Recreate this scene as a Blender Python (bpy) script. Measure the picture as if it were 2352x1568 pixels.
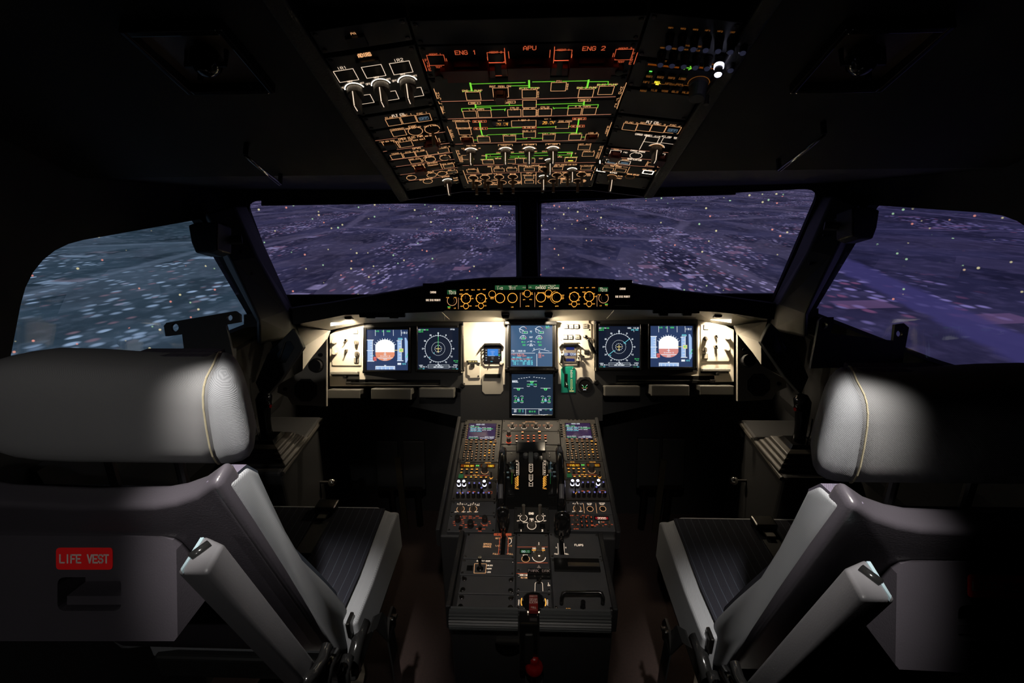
import bpy, math, random
from mathutils import Vector, Matrix
from mathutils.geometry import tessellate_polygon
random.seed(7)
for o in list(bpy.data.objects): bpy.data.objects.remove(o)
S = bpy.context.scene
COL = S.collection
# ---------------------------------------------------------------- camera
F, CX, CY = 1045.0, 1176.0, 784.0
EYE = Vector((0, 0, 1.42))
_p, _y, _r = (math.radians(a) for a in (20.0, 2.1, 0.66))
FW = Vector((-math.sin(_y)*math.cos(_p), math.cos(_y)*math.cos(_p), -math.sin(_p)))
_rt = Vector((math.cos(_y), math.sin(_y), 0)); _up = _rt.cross(FW)
RT = _rt*math.cos(_r) - _up*math.sin(_r)
UP = _up*math.cos(_r) + _rt*math.sin(_r)
cam = bpy.data.cameras.new('camera'); cam.sensor_width = 36; cam.lens = F/2352*36
cam.clip_start = .02
cam_o = bpy.data.objects.new('camera', cam); COL.objects.link(cam_o)
cam_o.matrix_world = Matrix(((RT.x, UP.x, -FW.x, EYE.x), (RT.y, UP.y, -FW.y, EYE.y), (RT.z, UP.z, -FW.z, EYE.z), (0, 0, 0, 1)))
S.camera = cam_o
# ---------------------------------------------------------------- world, lights, exposure
w = bpy.data.worlds.new('world'); S.world = w; w.use_nodes = True
w.node_tree.nodes['Background'].inputs[0].default_value = (0, 0, 0, 1)
w.node_tree.nodes['Background'].inputs[1].default_value = 0
S.view_settings.view_transform = 'Standard'; S.view_settings.look = 'None'
S.view_settings.exposure = 0; S.view_settings.gamma = 1; S.view_settings.use_curve_mapping = False

def ray(x, y): return FW + RT*((x-CX)/F) + UP*((CY-y)/F)
def D(x, y, d): return EYE + ray(x, y)*d              # at camera depth d
def onX(x, y, v): r = ray(x, y); return EYE + r*((v-EYE.x)/r.x)
def onY(x, y, v): r = ray(x, y); return EYE + r*((v-EYE.y)/r.y)
def onZ(x, y, v): r = ray(x, y); return EYE + r*((v-EYE.z)/r.z)
def frame(ox, oy, s): return lambda x, y: (ox+x*s, oy+y*s)
def spot(name, loc, target, power, deg, blend, col, size=.01, parent=None):
    l = bpy.data.lights.new(name, 'SPOT'); l.energy = power; l.spot_size = math.radians(deg); l.spot_blend = blend
    l.color = col; l.shadow_soft_size = size
    o = bpy.data.objects.new(name, l); COL.objects.link(o); o.location = loc
    o.rotation_euler = (Vector(target)-Vector(loc)).to_track_quat('-Z', 'Y').to_euler()
    return o
WARM = (1, .80, .55)
LAMP_AFT = Vector((-.02, .10, 1.80))
# ceiling lamps above and behind the camera, outside the picture
spot('pedestal_flood_offscreen', LAMP_AFT, (0, 1.12, .56), 34, 42, 1.0, (1, .90, .80), .02)
for sx, zz in ((-1, 0), (1, -.02)):
    spot('seat_reading_lamp_offscreen', Vector((sx*.33, .30, 1.74)), (sx*.437, .545, .985+zz), 116, 23, 1.0, (1, .95, .89), .02)
LAMP_DOOR = Vector((-.50, -.50, 1.80))
spot('rear_cabin_lamp_offscreen', LAMP_DOOR, (-.70, .5, .88), 17, 50, 1.0, (1, .96, .92), .03)
# ---------------------------------------------------------------- materials
def mat(name, col, rough=.5, metal=0, emit=None, es=1, noise=0, nscale=60, bump=0, bscale=300, coat=0, spec=.5):
    m = bpy.data.materials.new(name); m.use_nodes = True
    nt = m.node_tree; b = nt.nodes['Principled BSDF']
    b.inputs['Base Color'].default_value = (*col, 1); b.inputs['Roughness'].default_value = rough
    b.inputs['Metallic'].default_value = metal; b.inputs['Specular IOR Level'].default_value = spec
    b.inputs['Coat Weight'].default_value = coat
    tc = None
    if noise or bump: tc = nt.nodes.new('ShaderNodeTexCoord')
    if noise:
        n = nt.nodes.new('ShaderNodeTexNoise'); n.inputs['Scale'].default_value = nscale; n.inputs['Detail'].default_value = 5
        nt.links.new(tc.outputs['Object'], n.inputs['Vector'])
        r = nt.nodes.new('ShaderNodeMapRange'); r.inputs[3].default_value = 1-noise; r.inputs[4].default_value = 1+noise
        nt.links.new(n.outputs[0], r.inputs[0])
        mx = nt.nodes.new('ShaderNodeMix'); mx.data_type = 'RGBA'; mx.blend_type = 'MULTIPLY'; mx.inputs[0].default_value = 1
        mx.inputs[6].default_value = (*col, 1); nt.links.new(r.outputs[0], mx.inputs[7]); nt.links.new(mx.outputs[2], b.inputs['Base Color'])
    if bump:
        n = nt.nodes.new('ShaderNodeTexNoise'); n.inputs['Scale'].default_value = bscale; n.inputs['Detail'].default_value = 3
        nt.links.new(tc.outputs['Object'], n.inputs['Vector'])
        bp = nt.nodes.new('ShaderNodeBump'); bp.inputs['Strength'].default_value = bump; bp.inputs['Distance'].default_value = .002
        nt.links.new(n.outputs[0], bp.inputs['Height']); nt.links.new(bp.outputs[0], b.inputs['Normal'])
    if emit:
        b.inputs['Emission Color'].default_value = (*emit, 1); b.inputs['Emission Strength'].default_value = es
        if es < 5.5: m.cycles.emission_sampling = 'NONE'
    return m
def strip(name, loc, aim, along, power, sx, sy, spread, col):
    l = bpy.data.lights.new(name, 'AREA'); l.shape = 'RECTANGLE'; l.size = sx; l.size_y = sy; l.energy = power; l.spread = math.radians(spread); l.color = col
    o = bpy.data.objects.new(name, l); COL.objects.link(o)
    z = -(Vector(aim)-Vector(loc)).normalized(); x = Vector(along); x = (x-z*x.dot(z)).normalized(); y = z.cross(x)
    o.matrix_world = Matrix.Translation(loc) @ Matrix((x, y, z)).transposed().to_4x4(); return o
def glow(name, col, es=1.0): return mat(name, (0, 0, 0), .6, emit=col, es=es, spec=.1)
M = {}
M['black'] = mat('black_plastic', (.010, .010, .010), .55, noise=.25, bump=.15, bscale=500)
M['gloss'] = mat('black_gloss', (.008, .008, .008), .16)
M['leather'] = mat('black_leather', (.009, .009, .010), .62, bump=.5, bscale=260)
M['lining'] = mat('dark_lining', (.012, .012, .013), .8, noise=.3, nscale=20)
M['pillar'] = mat('pillar_grey', (.030, .031, .032), .55, noise=.2, nscale=15)
M['plate'] = mat('panel_grey', (.050, .051, .055), .5, noise=.2, nscale=30, bump=.1, bscale=700)
M['plate2'] = mat('pedestal_grey', (.042, .038, .033), .42, noise=.15, nscale=40, bump=.1, bscale=700)
M['ohplate'] = mat('overhead_grey', (.040, .043, .048), .6, noise=.2, nscale=30)
M['cream'] = mat('cream_paint', (.60, .55, .46), .5, noise=.05, nscale=20, bump=.05, bscale=800)
M['greyb'] = mat('grey_beige_paint', (.30, .28, .24), .5, noise=.08, nscale=20)
M['bevel'] = mat('underside_paint', (.22, .21, .18), .45, noise=.1, nscale=20)
M['steel'] = mat('steel', (.55, .52, .47), .28, 1)
M['chrome'] = mat('chrome', (.75, .72, .66), .12, 1)
M['dsteel'] = mat('dark_steel', (.10, .095, .09), .3, 1)
M['knobgrey'] = mat('knob_grey', (.10, .085, .07), .45)
M['key'] = mat('key_black', (.013, .012, .011), .4)
M['red'] = mat('guard_red', (.16, .006, .006), .4)
M['label_red'] = mat('label_red', (.80, .010, .012), .45)
M['label_txt'] = mat('label_white', (.55, .45, .42), .5)
M['knobred'] = mat('knob_red', (.20, .002, .002), .35)
M['teal'] = mat('teal_paint', (.0, .22, .15), .45)
M['carpet'] = mat('carpet', (.020, .010, .008), .95, noise=.5, nscale=140, bump=.6, bscale=400)
M['shell'] = mat('seat_shell', (.040, .036, .043), .32, noise=.1, nscale=20, bump=.12, bscale=350)
M['sgrey'] = mat('arm_grey', (.092, .09, .096), .45, bump=.1, bscale=350)
M['ped'] = mat('pedestal_body', (.018, .018, .019), .6, noise=.2)
M['rib'] = mat('ribbed_grey', (.055, .06, .062), .5)
# glowing marks
M['amb'] = glow('backlit_amber', (1, .42, .06), 1.3)
M['wrm'] = glow('backlit_warm', (1, .50, .22), .85)
M['wht'] = glow('backlit_white', (1, .78, .58), 1.1)
M['hot'] = glow('knob_halo', (1, .85, .66), 5)
M['sep'] = glow('backlit_peach', (1, .40, .24), .50)
M['org'] = glow('backlit_orange', (1, .17, .06), .6)
M['dim'] = glow('backlit_dim', (.9, .30, .05), .16)
M['grn'] = glow('mimic_green', (.22, .80, .05), .9)
M['sgrn'] = glow('symbol_green', (.10, .85, .22), .8)
M['swht'] = glow('symbol_white', (.85, .92, 1), .95)
M['scyn'] = glow('symbol_cyan', (.2, .85, 1), .8)
M['sred'] = glow('symbol_red', (1, .12, .12), .6)
M['spnk'] = glow('symbol_pale_red', (.9, .35, .32), .7)
M['syel'] = glow('symbol_yellow', (1, .8, .3), .9)
M['slbl'] = glow('symbol_light_blue', (.42, .62, .98), .85)
M['sky'] = glow('attitude_sky', (.93, .98, 1), 1.3)
M['gnd'] = glow('attitude_ground', (1, .38, .22), .8)
M['gnd2'] = glow('attitude_ground_pale', (.92, .36, .32), .75)
M['isky'] = glow('standby_sky', (.05, .30, .95), .75)
M['ledw'] = glow('key_lamp_white', (.72, .72, 1), 6)
M['ledd'] = glow('key_lamp_violet', (.35, .33, .95), .45)
M['ledo'] = glow('key_lamp_off', (.14, .15, .30), .10)
M['ledg'] = glow('lamp_green', (.15, 1, .12), 1.3)
M['ledy'] = glow('lamp_yellow', (1, .75, .05), 1.6)
M['ledr'] = glow('lamp_red', (1, .10, .04), 1.6)
M['lcd'] = glow('lcd_green', (.02, .10, .035), .7)
M['lcdo'] = glow('lcd_orange', (.16, .035, .003), .8)
M['lcdr'] = glow('lcd_red', (.30, .012, .02), .6)
M['lcdb'] = glow('lcd_blue', (.01, .02, .14), .9)
M['win_off'] = glow('legend_off', (.35, .55, .75), .35)
def scr(name, c, es=1): return mat(name, (.006, .006, .008), .12, emit=c, es=es)
M['s_pfd'] = scr('screen_navy', (.026, .048, .125)); M['s_nd'] = scr('screen_dark_navy', (.007, .0115, .026))
M['s_ew'] = scr('screen_steel_blue', (.055, .115, .215)); M['s_sd'] = scr('screen_slate_blue', (.014, .027, .052))
M['s_mcdu'] = scr('screen_purple', (.028, .012, .052)); M['s_blk'] = scr('screen_black', (.002, .002, .003))
# ---------------------------------------------------------------- mesh helpers
class MB:
    def __init__(s): s.v = []; s.f = []; s.m = []; s.sm = False
    def face(s, pts, mi=0):
        i = len(s.v); s.v += [tuple(p) for p in pts]; s.f.append(tuple(range(i, i+len(pts)))); s.m.append(mi)
    def box(s, x0, x1, y0, y1, z0, z1, mi=0):
        i = len(s.v); s.v += [(x, y, z) for z in (z0, z1) for y in (y0, y1) for x in (x0, x1)]
        for q in ((0, 2, 3, 1), (4, 5, 7, 6), (0, 1, 5, 4), (2, 6, 7, 3), (0, 4, 6, 2), (1, 3, 7, 5)):
            s.f.append(tuple(i+k for k in q)); s.m.append(mi)
    def taper(s, x0, x1, y0, y1, z0, z1, k, mi=0):     # box whose top is inset by k
        i = len(s.v)
        s.v += [(x, y, z0) for y in (y0, y1) for x in (x0, x1)] + [(x, y, z1) for y in (y0+k, y1-k) for x in (x0+k, x1-k)]
        for q in ((0, 2, 3, 1), (4, 5, 7, 6), (0, 1, 5, 4), (2, 6, 7, 3), (0, 4, 6, 2), (1, 3, 7, 5)):
            s.f.append(tuple(i+k2 for k2 in q)); s.m.append(mi)
    def prism(s, poly, z0, z1, mi=0, inset=0):
        i = len(s.v); n = len(poly)
        cx = sum(p[0] for p in poly)/n; cy = sum(p[1] for p in poly)/n
        s.v += [(p[0], p[1], z0) for p in poly]
        s.v += [(cx+(p[0]-cx)*(1-inset), cy+(p[1]-cy)*(1-inset), z1) for p in poly]
        s.f.append(tuple(range(i+n-1, i-1, -1))); s.f.append(tuple(range(i+n, i+2*n))); s.m += [mi, mi]
        for k in range(n):
            a, b = k, (k+1) % n; s.f.append((i+a, i+b, i+n+b, i+n+a)); s.m.append(mi)
    def lathe(s, prof, cx=0, cy=0, n=20, mi=0, z=0):
        i = len(s.v)
        for r, h in prof:
            for k in range(n):
                a = 2*math.pi*k/n; s.v.append((cx+r*math.cos(a), cy+r*math.sin(a), z+h))
        for j in range(len(prof)-1):
            for k in range(n):
                a = i+j*n+k; b = i+j*n+(k+1) % n; s.f.append((a, b, b+n, a+n)); s.m.append(mi)
        s.f.append(tuple(i+k for k in range(n-1, -1, -1))); s.m.append(mi)
        t = i+(len(prof)-1)*n; s.f.append(tuple(t+k for k in range(n))); s.m.append(mi)
    def tube(s, pts, r, n=8, mi=0):
        pts = [Vector(p) for p in pts]; rs = r if isinstance(r, (list, tuple)) else [r]*len(pts)
        i = len(s.v); ref = None
        for j, p in enumerate(pts):
            t = (pts[min(j+1, len(pts)-1)]-pts[max(j-1, 0)]).normalized()
            if ref is None: ref = t.orthogonal().normalized()
            else: ref = (ref-t*ref.dot(t)).normalized()
            b = t.cross(ref)
            for k in range(n):
                a = 2*math.pi*k/n; s.v.append(tuple(p+(ref*math.cos(a)+b*math.sin(a))*rs[j]))
        for j in range(len(pts)-1):
            for k in range(n):
                a = i+j*n+k; b = i+j*n+(k+1) % n; s.f.append((a, b, b+n, a+n)); s.m.append(mi)
        s.f.append(tuple(i+k for k in range(n-1, -1, -1))); s.m.append(mi)
        t = i+(len(pts)-1)*n; s.f.append(tuple(t+k for k in range(n))); s.m.append(mi)
    def loft(s, rings, mi=0, closed=True, cap=True):
        i = len(s.v); n = len(rings[0])
        for r in rings: s.v += [tuple(p) for p in r]
        for j in range(len(rings)-1):
            for k in range(n if closed else n-1):
                a = i+j*n+k; b = i+j*n+(k+1) % n; s.f.append((a, b, b+n, a+n)); s.m.append(mi)
        if cap:
            s.f.append(tuple(i+k for k in range(n-1, -1, -1))); s.f.append(tuple(i+(len(rings)-1)*n+k for k in range(n))); s.m += [mi, mi]
    # flat marks on z = const
    def seg(s, a, b, w, z=.0005, mi=0, ext=.5):
        dx, dy = b[0]-a[0], b[1]-a[1]; l = math.hypot(dx, dy) or 1e-9; dx /= l; dy /= l; h = w/2; e = w*ext
        s.face([(a[0]-dx*e-dy*h, a[1]-dy*e+dx*h, z), (a[0]-dx*e+dy*h, a[1]-dy*e-dx*h, z), (b[0]+dx*e+dy*h, b[1]+dy*e-dx*h, z), (b[0]+dx*e-dy*h, b[1]+dy*e+dx*h, z)], mi)
    def pline(s, pts, w, z=.0005, mi=0):
        for a, b in zip(pts, pts[1:]): s.seg(a, b, w, z, mi)
    def rect(s, x0, x1, y0, y1, w, z=.0005, mi=0): s.pline([(x0, y0), (x1, y0), (x1, y1), (x0, y1), (x0, y0)], w, z, mi)
    def arc(s, c, r, a0, a1, w, z=.0005, mi=0, n=24, dash=0):
        P = [(c[0]+r*math.cos(math.radians(a0+(a1-a0)*k/n)), c[1]+r*math.sin(math.radians(a0+(a1-a0)*k/n))) for k in range(n+1)]
        for k in range(n):
            if dash and k % 2: continue
            s.seg(P[k], P[k+1], w, z, mi, .1)
    def text(s, t, cx, cy, h, w=None, th=None, z=.0006, mi=0, vert=False, al=0):
        n = len(t)
        if vert:
            for k, c in enumerate(t): s.text(c, cx, cy-(k-(n-1)/2)*h*1.3, h, h*.6, th, z, mi)
            return
        adv = (w/(n-.28)) if w else h*.92
        gw = adv*.72; th = th or h*.15; tot = adv*(n-.28); x = cx-tot/2 if al == 0 else (cx if al < 0 else cx-tot)
        for c in t:
            for pl in FONT.get(c, '').split('|'):
                P = [(x+gw*int(pl[k])/4, cy-h/2+h*int(pl[k+1])/6) for k in range(0, len(pl)-1, 2)]
                s.pline(P, th, z, mi)
            x += adv
    def build(s, name, mats, parent=None, loc=None, smooth=False, bevel=0, sub=0):
        me = bpy.data.meshes.new(name); me.from_pydata(s.v, [], s.f)
        ms = mats if isinstance(mats, (list, tuple)) else [mats]
        for m in ms: me.materials.append(M[m] if isinstance(m, str) else m)
        if len(ms) > 1: me.polygons.foreach_set('material_index', s.m)
        if smooth: me.polygons.foreach_set('use_smooth', [True]*len(me.polygons))
        me.update()
        o = bpy.data.objects.new(name, me); COL.objects.link(o)
        if parent: o.parent = parent
        if loc is not None: o.location = loc
        if bevel:
            b = o.modifiers.new('bevel', 'BEVEL'); b.width = bevel; b.segments = 3; b.limit_method = 'ANGLE'; b.angle_limit = math.radians(35)
        if sub:
            b = o.modifiers.new('sub', 'SUBSURF'); b.levels = sub; b.render_levels = sub
        return o
FONT = {'A': '0004264440|0242', 'B': '00063645443303|3342413000', 'C': '4536160501103041', 'D': '00062645412000', 'E': '46060040|0333', 'F': '460600|0333', 'G': '45361605011030414323',
 'H': '0006|4046|0343', 'I': '2026', 'J': '4641301001', 'K': '0006|460340', 'L': '060040', 'M': '0006234640', 'N': '00064046', 'O': '100105163645413010', 'P': '00063645443303',
 'Q': '100105163645413010|2240', 'R': '00063645443303|2340', 'S': '453616050413334241301001', 'T': '0646|2620', 'U': '060110304146', 'V': '062046', 'W': '0610243046', 'X': '0046|0640',
 'Y': '062346|2320', 'Z': '06460040', '0': '100105163645413010', '1': '152620', '2': '05163645440040', '3': '0516364544334241301001|3313', '4': '30360242', '5': '460603334241301000',
 '6': '4536160501103041423303', '7': '064620', '8': '13040516364544331302011030414233', '9': '011030414536160504134', '.': '2021', '-': '0343', '+': '0343|2125', '/': '0046', ':': '2122|2425',
 '&': '40051635011032', '<': '450341', '>': '054301', '*': '1135|3115|2125', '=': '0242|0444', '[': '36161030', ']': '16363010', '(': '36141230', ')': '16343210', ' ': ''}
FONT['9'] = '01103041453616050413'+'43'
def props(o, label=None, cat=None, group=None, kind=None):
    if label: o['label'] = label
    if cat: o['category'] = cat
    if group: o['group'] = group
    if kind: o['kind'] = kind
    return o
def empty(name, loc, rot=None, **k):
    o = bpy.data.objects.new(name, None); COL.objects.link(o); o.empty_display_size = .05
    if rot is not None: o.matrix_world = Matrix.Translation(loc) @ rot.to_4x4()
    else: o.location = loc
    return props(o, **k)
class Plane:
    def __init__(s, o, ex, ey):
        s.o = Vector(o); s.ex = Vector(ex).normalized(); ey = Vector(ey); s.ey = (ey-s.ex*ey.dot(s.ex)).normalized(); s.n = s.ex.cross(s.ey)
    def hit(s, x, y): r = ray(x, y); return EYE + r*((s.o-EYE).dot(s.n)/r.dot(s.n))
    def loc(s, x, y): q = s.hit(x, y)-s.o; return q.dot(s.ex), q.dot(s.ey)
    def pt(s, u, v, h=0): return s.o+s.ex*u+s.ey*v+s.n*h
    def rot(s): return Matrix((s.ex, s.ey, s.n)).transposed()
    def shift(s, h): return Plane(s.o+s.n*h, s.ex, s.ey)
def sn(a): return math.sin(math.radians(a))
def cs(a): return math.cos(math.radians(a))
MIP = Plane(D(1215, 850, 1.6), (1, 0, 0), (0, sn(20), cs(20)))
FCU = Plane(D(1215, 680, 1.485), (1, 0, 0), (0, sn(15), cs(15)))
OHC = Plane(D(1215, 350, .84), (1, 0, 0), (0, -cs(26), sn(26)))
_u = OHC.loc(1016, 290)[0]; OHL = Plane(OHC.pt(_u, 0), OHC.ex*cs(8)-OHC.n*sn(8), OHC.ey); SEAM_L = _u
_u = OHC.loc(1407, 290)[0]; OHR = Plane(OHC.pt(_u, 0), OHC.ex*cs(8)+OHC.n*sn(8), OHC.ey); SEAM_R = _u
PUP = Plane(D(1220, 966, 1.585), (1, 0, 0), (0, cs(12), sn(12)))
PLO = Plane(PUP.hit(1220, 1222), (1, 0, 0), (0, 1, 0))
CACHE = {}
class Panel:
    """a faceplate on a plane, with its knobs, keys and lettering as parts"""
    def __init__(s, name, label, plane, rect, m='plate', t=.012, fr=None, cat='control panel', group=None, poly=None, bevel=.0012, screws=True, ink=('wrm',), ur=None):
        s.P = plane; s.fr = fr or (lambda x, y: (x, y))
        xl, xr, ym, yt, yb = rect
        u0 = plane.loc(xl, ym)[0]; u1 = plane.loc(xr, ym)[0]; xm = (xl+xr)/2
        if ur: u0, u1 = ur
        v1 = plane.loc(xm, yt)[1]; v0 = plane.loc(xm, yb)[1]
        s.c = ((u0+u1)/2, (v0+v1)/2); s.w = u1-u0; s.h = v1-v0; s.t = t
        s.root = empty(name, plane.pt(*s.c), plane.rot(), label=label, cat=cat, group=group)
        g = .0006; b = MB()
        if poly: b.prism([s.pp(x, y) for x, y in poly], -t, 0)
        else: b.box(-s.w/2+g, s.w/2-g, -s.h/2+g, s.h/2-g, -t, 0)
        s.plate = b.build('faceplate', m, s.root, bevel=bevel)
        s.ink = list(ink); s.T = MB(); s.sc = s.lin(1)
        if screws:
            k = min(.006, s.h*.18)
            for sx in (-1, 1):
                for sy in (-1, 1): s.screw(sx*(s.w/2-.006), sy*(s.h/2-k))
    def lin(s, px):                                   # metres per photo pixel at the panel centre
        p = s.P.pt(*s.c); return px*(p-EYE).dot(FW)/F
    def pp(s, x, y): u, v = s.P.loc(x, y); return u-s.c[0], v-s.c[1]
    def L(s, x, y): return s.pp(*s.fr(x, y))
    def mi(s, c):
        if c not in s.ink: s.ink.append(c)
        return s.ink.index(c)
    def screw(s, u, v, r=.0026):
        if 'screw' not in CACHE:
            b = MB(); b.lathe([(.0030, 0), (.0030, .0008), (.0022, .0014)], n=10); b.box(-.0017, .0017, -.0003, .0003, .0014, .0016)
            o = b.build('screw', 'dsteel', s.root, (u, v, 0)); CACHE['screw'] = o.data
        else:
            o = bpy.data.objects.new('screw', CACHE['screw']); COL.objects.link(o); o.parent = s.root; o.location = (u, v, 0)
    def shared(s, key, name, make, mats, u, v, z=0, rz=0, parent=None, smooth=False):
        if key not in CACHE:
            b = MB(); make(b); o = b.build(name, mats, parent or s.root, (u, v, z), smooth); CACHE[key] = o.data
        else:
            o = bpy.data.objects.new(name, CACHE[key]); COL.objects.link(o); o.parent = parent or s.root; o.location = (u, v, z)
        o.rotation_euler.z = rz
        return o
    def tx(s, x, y, t, h, w=None, c=None, th=None, vert=False, al=0):     # px height h, optional px width w (frame units)
        u, v = s.L(x, y); X0, Y0 = s.fr(x, y)
        k = s.fr(1, 0)[0]-s.fr(0, 0)[0]
        v1 = s.pp(X0, Y0-h*k/2)[1]; v0 = s.pp(X0, Y0+h*k/2)[1]; hh = v1-v0
        ww = None
        if w: ww = s.pp(X0+w*k/2, Y0)[0]-s.pp(X0-w*k/2, Y0)[0]
        s.T.text(t, u, v, hh, ww, th or max(hh*.135, .00045), mi=s.mi(c or s.ink[0]), vert=vert, al=al)
    def ln(s, *p, c=None, w=.0009):
        P = [s.L(p[k], p[k+1]) for k in range(0, len(p), 2)]; s.T.pline(P, w, mi=s.mi(c or s.ink[0]))
    def ring(s, x, y, r, a0=0, a1=360, c=None, w=.0009):
        s.T.arc(s.L(x, y), r, a0, a1, w, mi=s.mi(c or s.ink[0]), n=28)
    def btn(s, x, y, t=None, bw=.0200, bh=.0170, c=None, th=None, tc=None, cap='key', frame=True, legend=None, tk=1.0, name='push_button'):
        u, v = s.L(x, y)
        kh = .0012 if frame else .004
        o = s.shared(('btn', bw, bh, cap, kh), name, lambda b: (b.taper(-bw*.44, bw*.44, -bh*.42, bh*.42, 0, kh, .0005)), cap, u, v)
        if frame: s.T.rect(u-bw/2, u+bw/2, v-bh/2, v+bh/2, th or .00075, mi=s.mi(c or s.ink[0]))
        if t:
            hh = .0036*tk
            s.T.text(t, u, v+bh/2+.0033*tk, hh, min(bw*1.35, len(t)*hh*.9), (.0005), mi=s.mi(tc or c or s.ink[0]))
        if legend:
            lb = MB(); lb.text(legend[0], 0, 0, bh*.2, bw*.5, .0007, z=kh+.0003); lb.rect(-bw*.32, bw*.32, -bh*.2, bh*.2, .0006, z=kh+.0003)
            lb.build('legend', legend[1], o)
        return o
    def rot(s, x, y, r=.0105, h=.021, ang=0, halo=True, hc='hot', a0=15, a1=165, m='knobgrey', ptr='wht'):
        u, v = s.L(x, y)
        def mk(b):
            b.lathe([(r, 0), (r, h*.30), (r*.92, h*.36)], n=20)
            b.prism([(-r*.42, -r*1.0), (r*.42, -r*1.0), (r*.50, r*.2), (r*.30, r*1.02), (-r*.30, r*1.02), (-r*.50, r*.2)], h*.36, h, 0, .14)
        o = s.shared(('rot', r, h, m), 'rotary_knob', mk, m, u, v, 0, math.radians(ang))
        s.shared(('ptr', r, h, ptr), 'pointer', lambda b: (b.seg((0, -r*.1), (0, r*.84), .0010, h+.0004), b.face([(-.0006, r*.90+.0004, h), (-.0006, r*1.04+.0004, h*.36), (.0006, r*1.04+.0004, h*.36), (.0006, r*.90+.0004, h)])), ptr, 0, 0, 0, 0, o)
        if halo: s.T.arc((u, v), r*1.18, a0, a1, .0014, mi=s.mi(hc), n=20)
        return o
    def dial(s, x, y, r=.006, h=.014, m='key', rz=0, name='knob', cap=None, cr=.86):
        u, v = s.L(x, y)
        o = s.shared(('dial', r, h, m), name, lambda b: b.lathe([(r*1.1, 0), (r*1.1, h*.2), (r, h*.25), (r*.94, h*.95), (r*.8, h)], n=20), m, u, v, 0, rz, smooth=False)
        if cap: s.shared(('cap', r, h, cap), 'knob_cap', lambda b: b.lathe([(r*cr, h), (r*cr*.9, h+.0012)], n=18), cap, 0, 0, 0, 0, o)
        return o
    def toggle(s, x, y, h=.020, lean=.35, m='dsteel', r=.0028):
        u, v = s.L(x, y)
        return s.shared(('tog', h, lean, m, r), 'toggle_switch', lambda b: (b.lathe([(r*1.9, 0), (r*1.9, .002), (r*1.3, .004)], n=12), b.tube([(0, 0, .003), (0, -h*lean*.5, h*.5), (0, -h*lean, h)], [r*.7, r*.85, r*1.15], 8)), m, u, v)
    def guard(s, x, y, bw=.019, bh=.019, h=.012, m='red'):
        u, v = s.L(x, y)
        def mk(b):
            b.taper(-bw*.5, bw*.5, -bh*.5, bh*.5, .0, h, .0016); b.box(-bw*.28, bw*.28, bh*.38, bh*.56, 0, h*.7); b.box(-bw*.62, -bw*.5, -bh*.45, bh*.1, 0, h*.55); b.box(bw*.5, bw*.62, -bh*.45, bh*.1, 0, h*.55)
        return s.shared(('grd', bw, bh, h, m), 'switch_guard', mk, m, u, v)
    def win(s, x0, y0, x1, y1, m, name='display_window', z=.0006, fm=None):
        a = s.L(x0, y0); c = s.L(x1, y1); b = MB(); u0, u1 = sorted((a[0], c[0])); v0, v1 = sorted((a[1], c[1]))
        b.box(u0, u1, v0, v1, -.002, z); o = b.build(name, m, s.root)
        if fm:
            f = MB(); k = .0022
            f.box(u0-k, u0, v0-k, v1+k, -.002, .0014); f.box(u1, u1+k, v0-k, v1+k, -.002, .0014); f.box(u0, u1, v0-k, v0, -.002, .0014); f.box(u0, u1, v1, v1+k, -.002, .0014)
            f.build('window_bezel', fm, s.root)
        return o
    def done(s, name='lettering'):
        if s.T.v: s.T.build(name, s.ink, s.root)
        return s.root
def struct(b, name, m, **k):
    o = b.build(name, m, **k); o['kind'] = 'structure'; return o
def mark(o, label, cat, group=None): return props(o, label, cat, group)
# ================================================================ the setting
b = MB(); b.box(-1.06, 1.06, -.75, 2.1, -.04, 0); struct(b, 'floor', 'carpet')
def rounded(P, rads, n=6):
    out = []; N = len(P)
    for k in range(N):
        p = Vector(P[k]); a = Vector(P[k-1]); c = Vector(P[(k+1) % N]); r = rads[k]
        if r <= 0: out.append(tuple(p)); continue
        d1 = (a-p); d2 = (c-p); l1 = min(r, d1.length*.48); l2 = min(r, d2.length*.48)
        q0 = p+d1.normalized()*l1; q1 = p+d2.normalized()*l2
        for j in range(n+1):
            t = j/n; out.append(tuple(q0*(1-t)**2+p*2*t*(1-t)+q1*t*t))
    return out
def holed(name, pl, outer, inner, t, m):              # a plate with a window opening
    polys = [[Vector((*p, 0)) for p in outer], [Vector((*p, 0)) for p in inner]]
    tri = tessellate_polygon(polys); P = [*outer, *inner]; n = len(P)
    b = MB(); b.v = [tuple(pl.pt(*p)) for p in P]+[tuple(pl.pt(*p, t)) for p in P]
    for f in tri:
        f = list(f); b.f += [tuple(f), tuple(n+k for k in reversed(f))]
    for lo, hi in ((0, len(outer)), (len(outer), n)):
        for k in range(lo, hi):
            q = k+1 if k+1 < hi else lo; b.f.append((k, q, n+q, n+k))
    b.m = [0]*len(b.f)
    return struct(b, name, m)
def glasspane(name, pl, inner, t, m):
    b = MB(); b.prism(inner, t*.4, t*.4+.004); b.v = [tuple(pl.pt(*p)) for p in b.v]
    return b.build(name, m)
gm = bpy.data.materials.new('window_glass'); gm.use_nodes = True; nt = gm.node_tree; nt.nodes.clear()
_o = nt.nodes.new('ShaderNodeOutputMaterial'); _m = nt.nodes.new('ShaderNodeMixShader'); _t = nt.nodes.new('ShaderNodeBsdfTransparent'); _g = nt.nodes.new('ShaderNodeBsdfGlossy'); _f = nt.nodes.new('ShaderNodeMath'); _f.operation = 'MULTIPLY_ADD'; _w = nt.nodes.new('ShaderNodeLayerWeight'); _w.inputs[0].default_value = .08; nt.links.new(_w.outputs['Facing'], _f.inputs[0]); _f.inputs[1].default_value = .12; _f.inputs[2].default_value = .012
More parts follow.
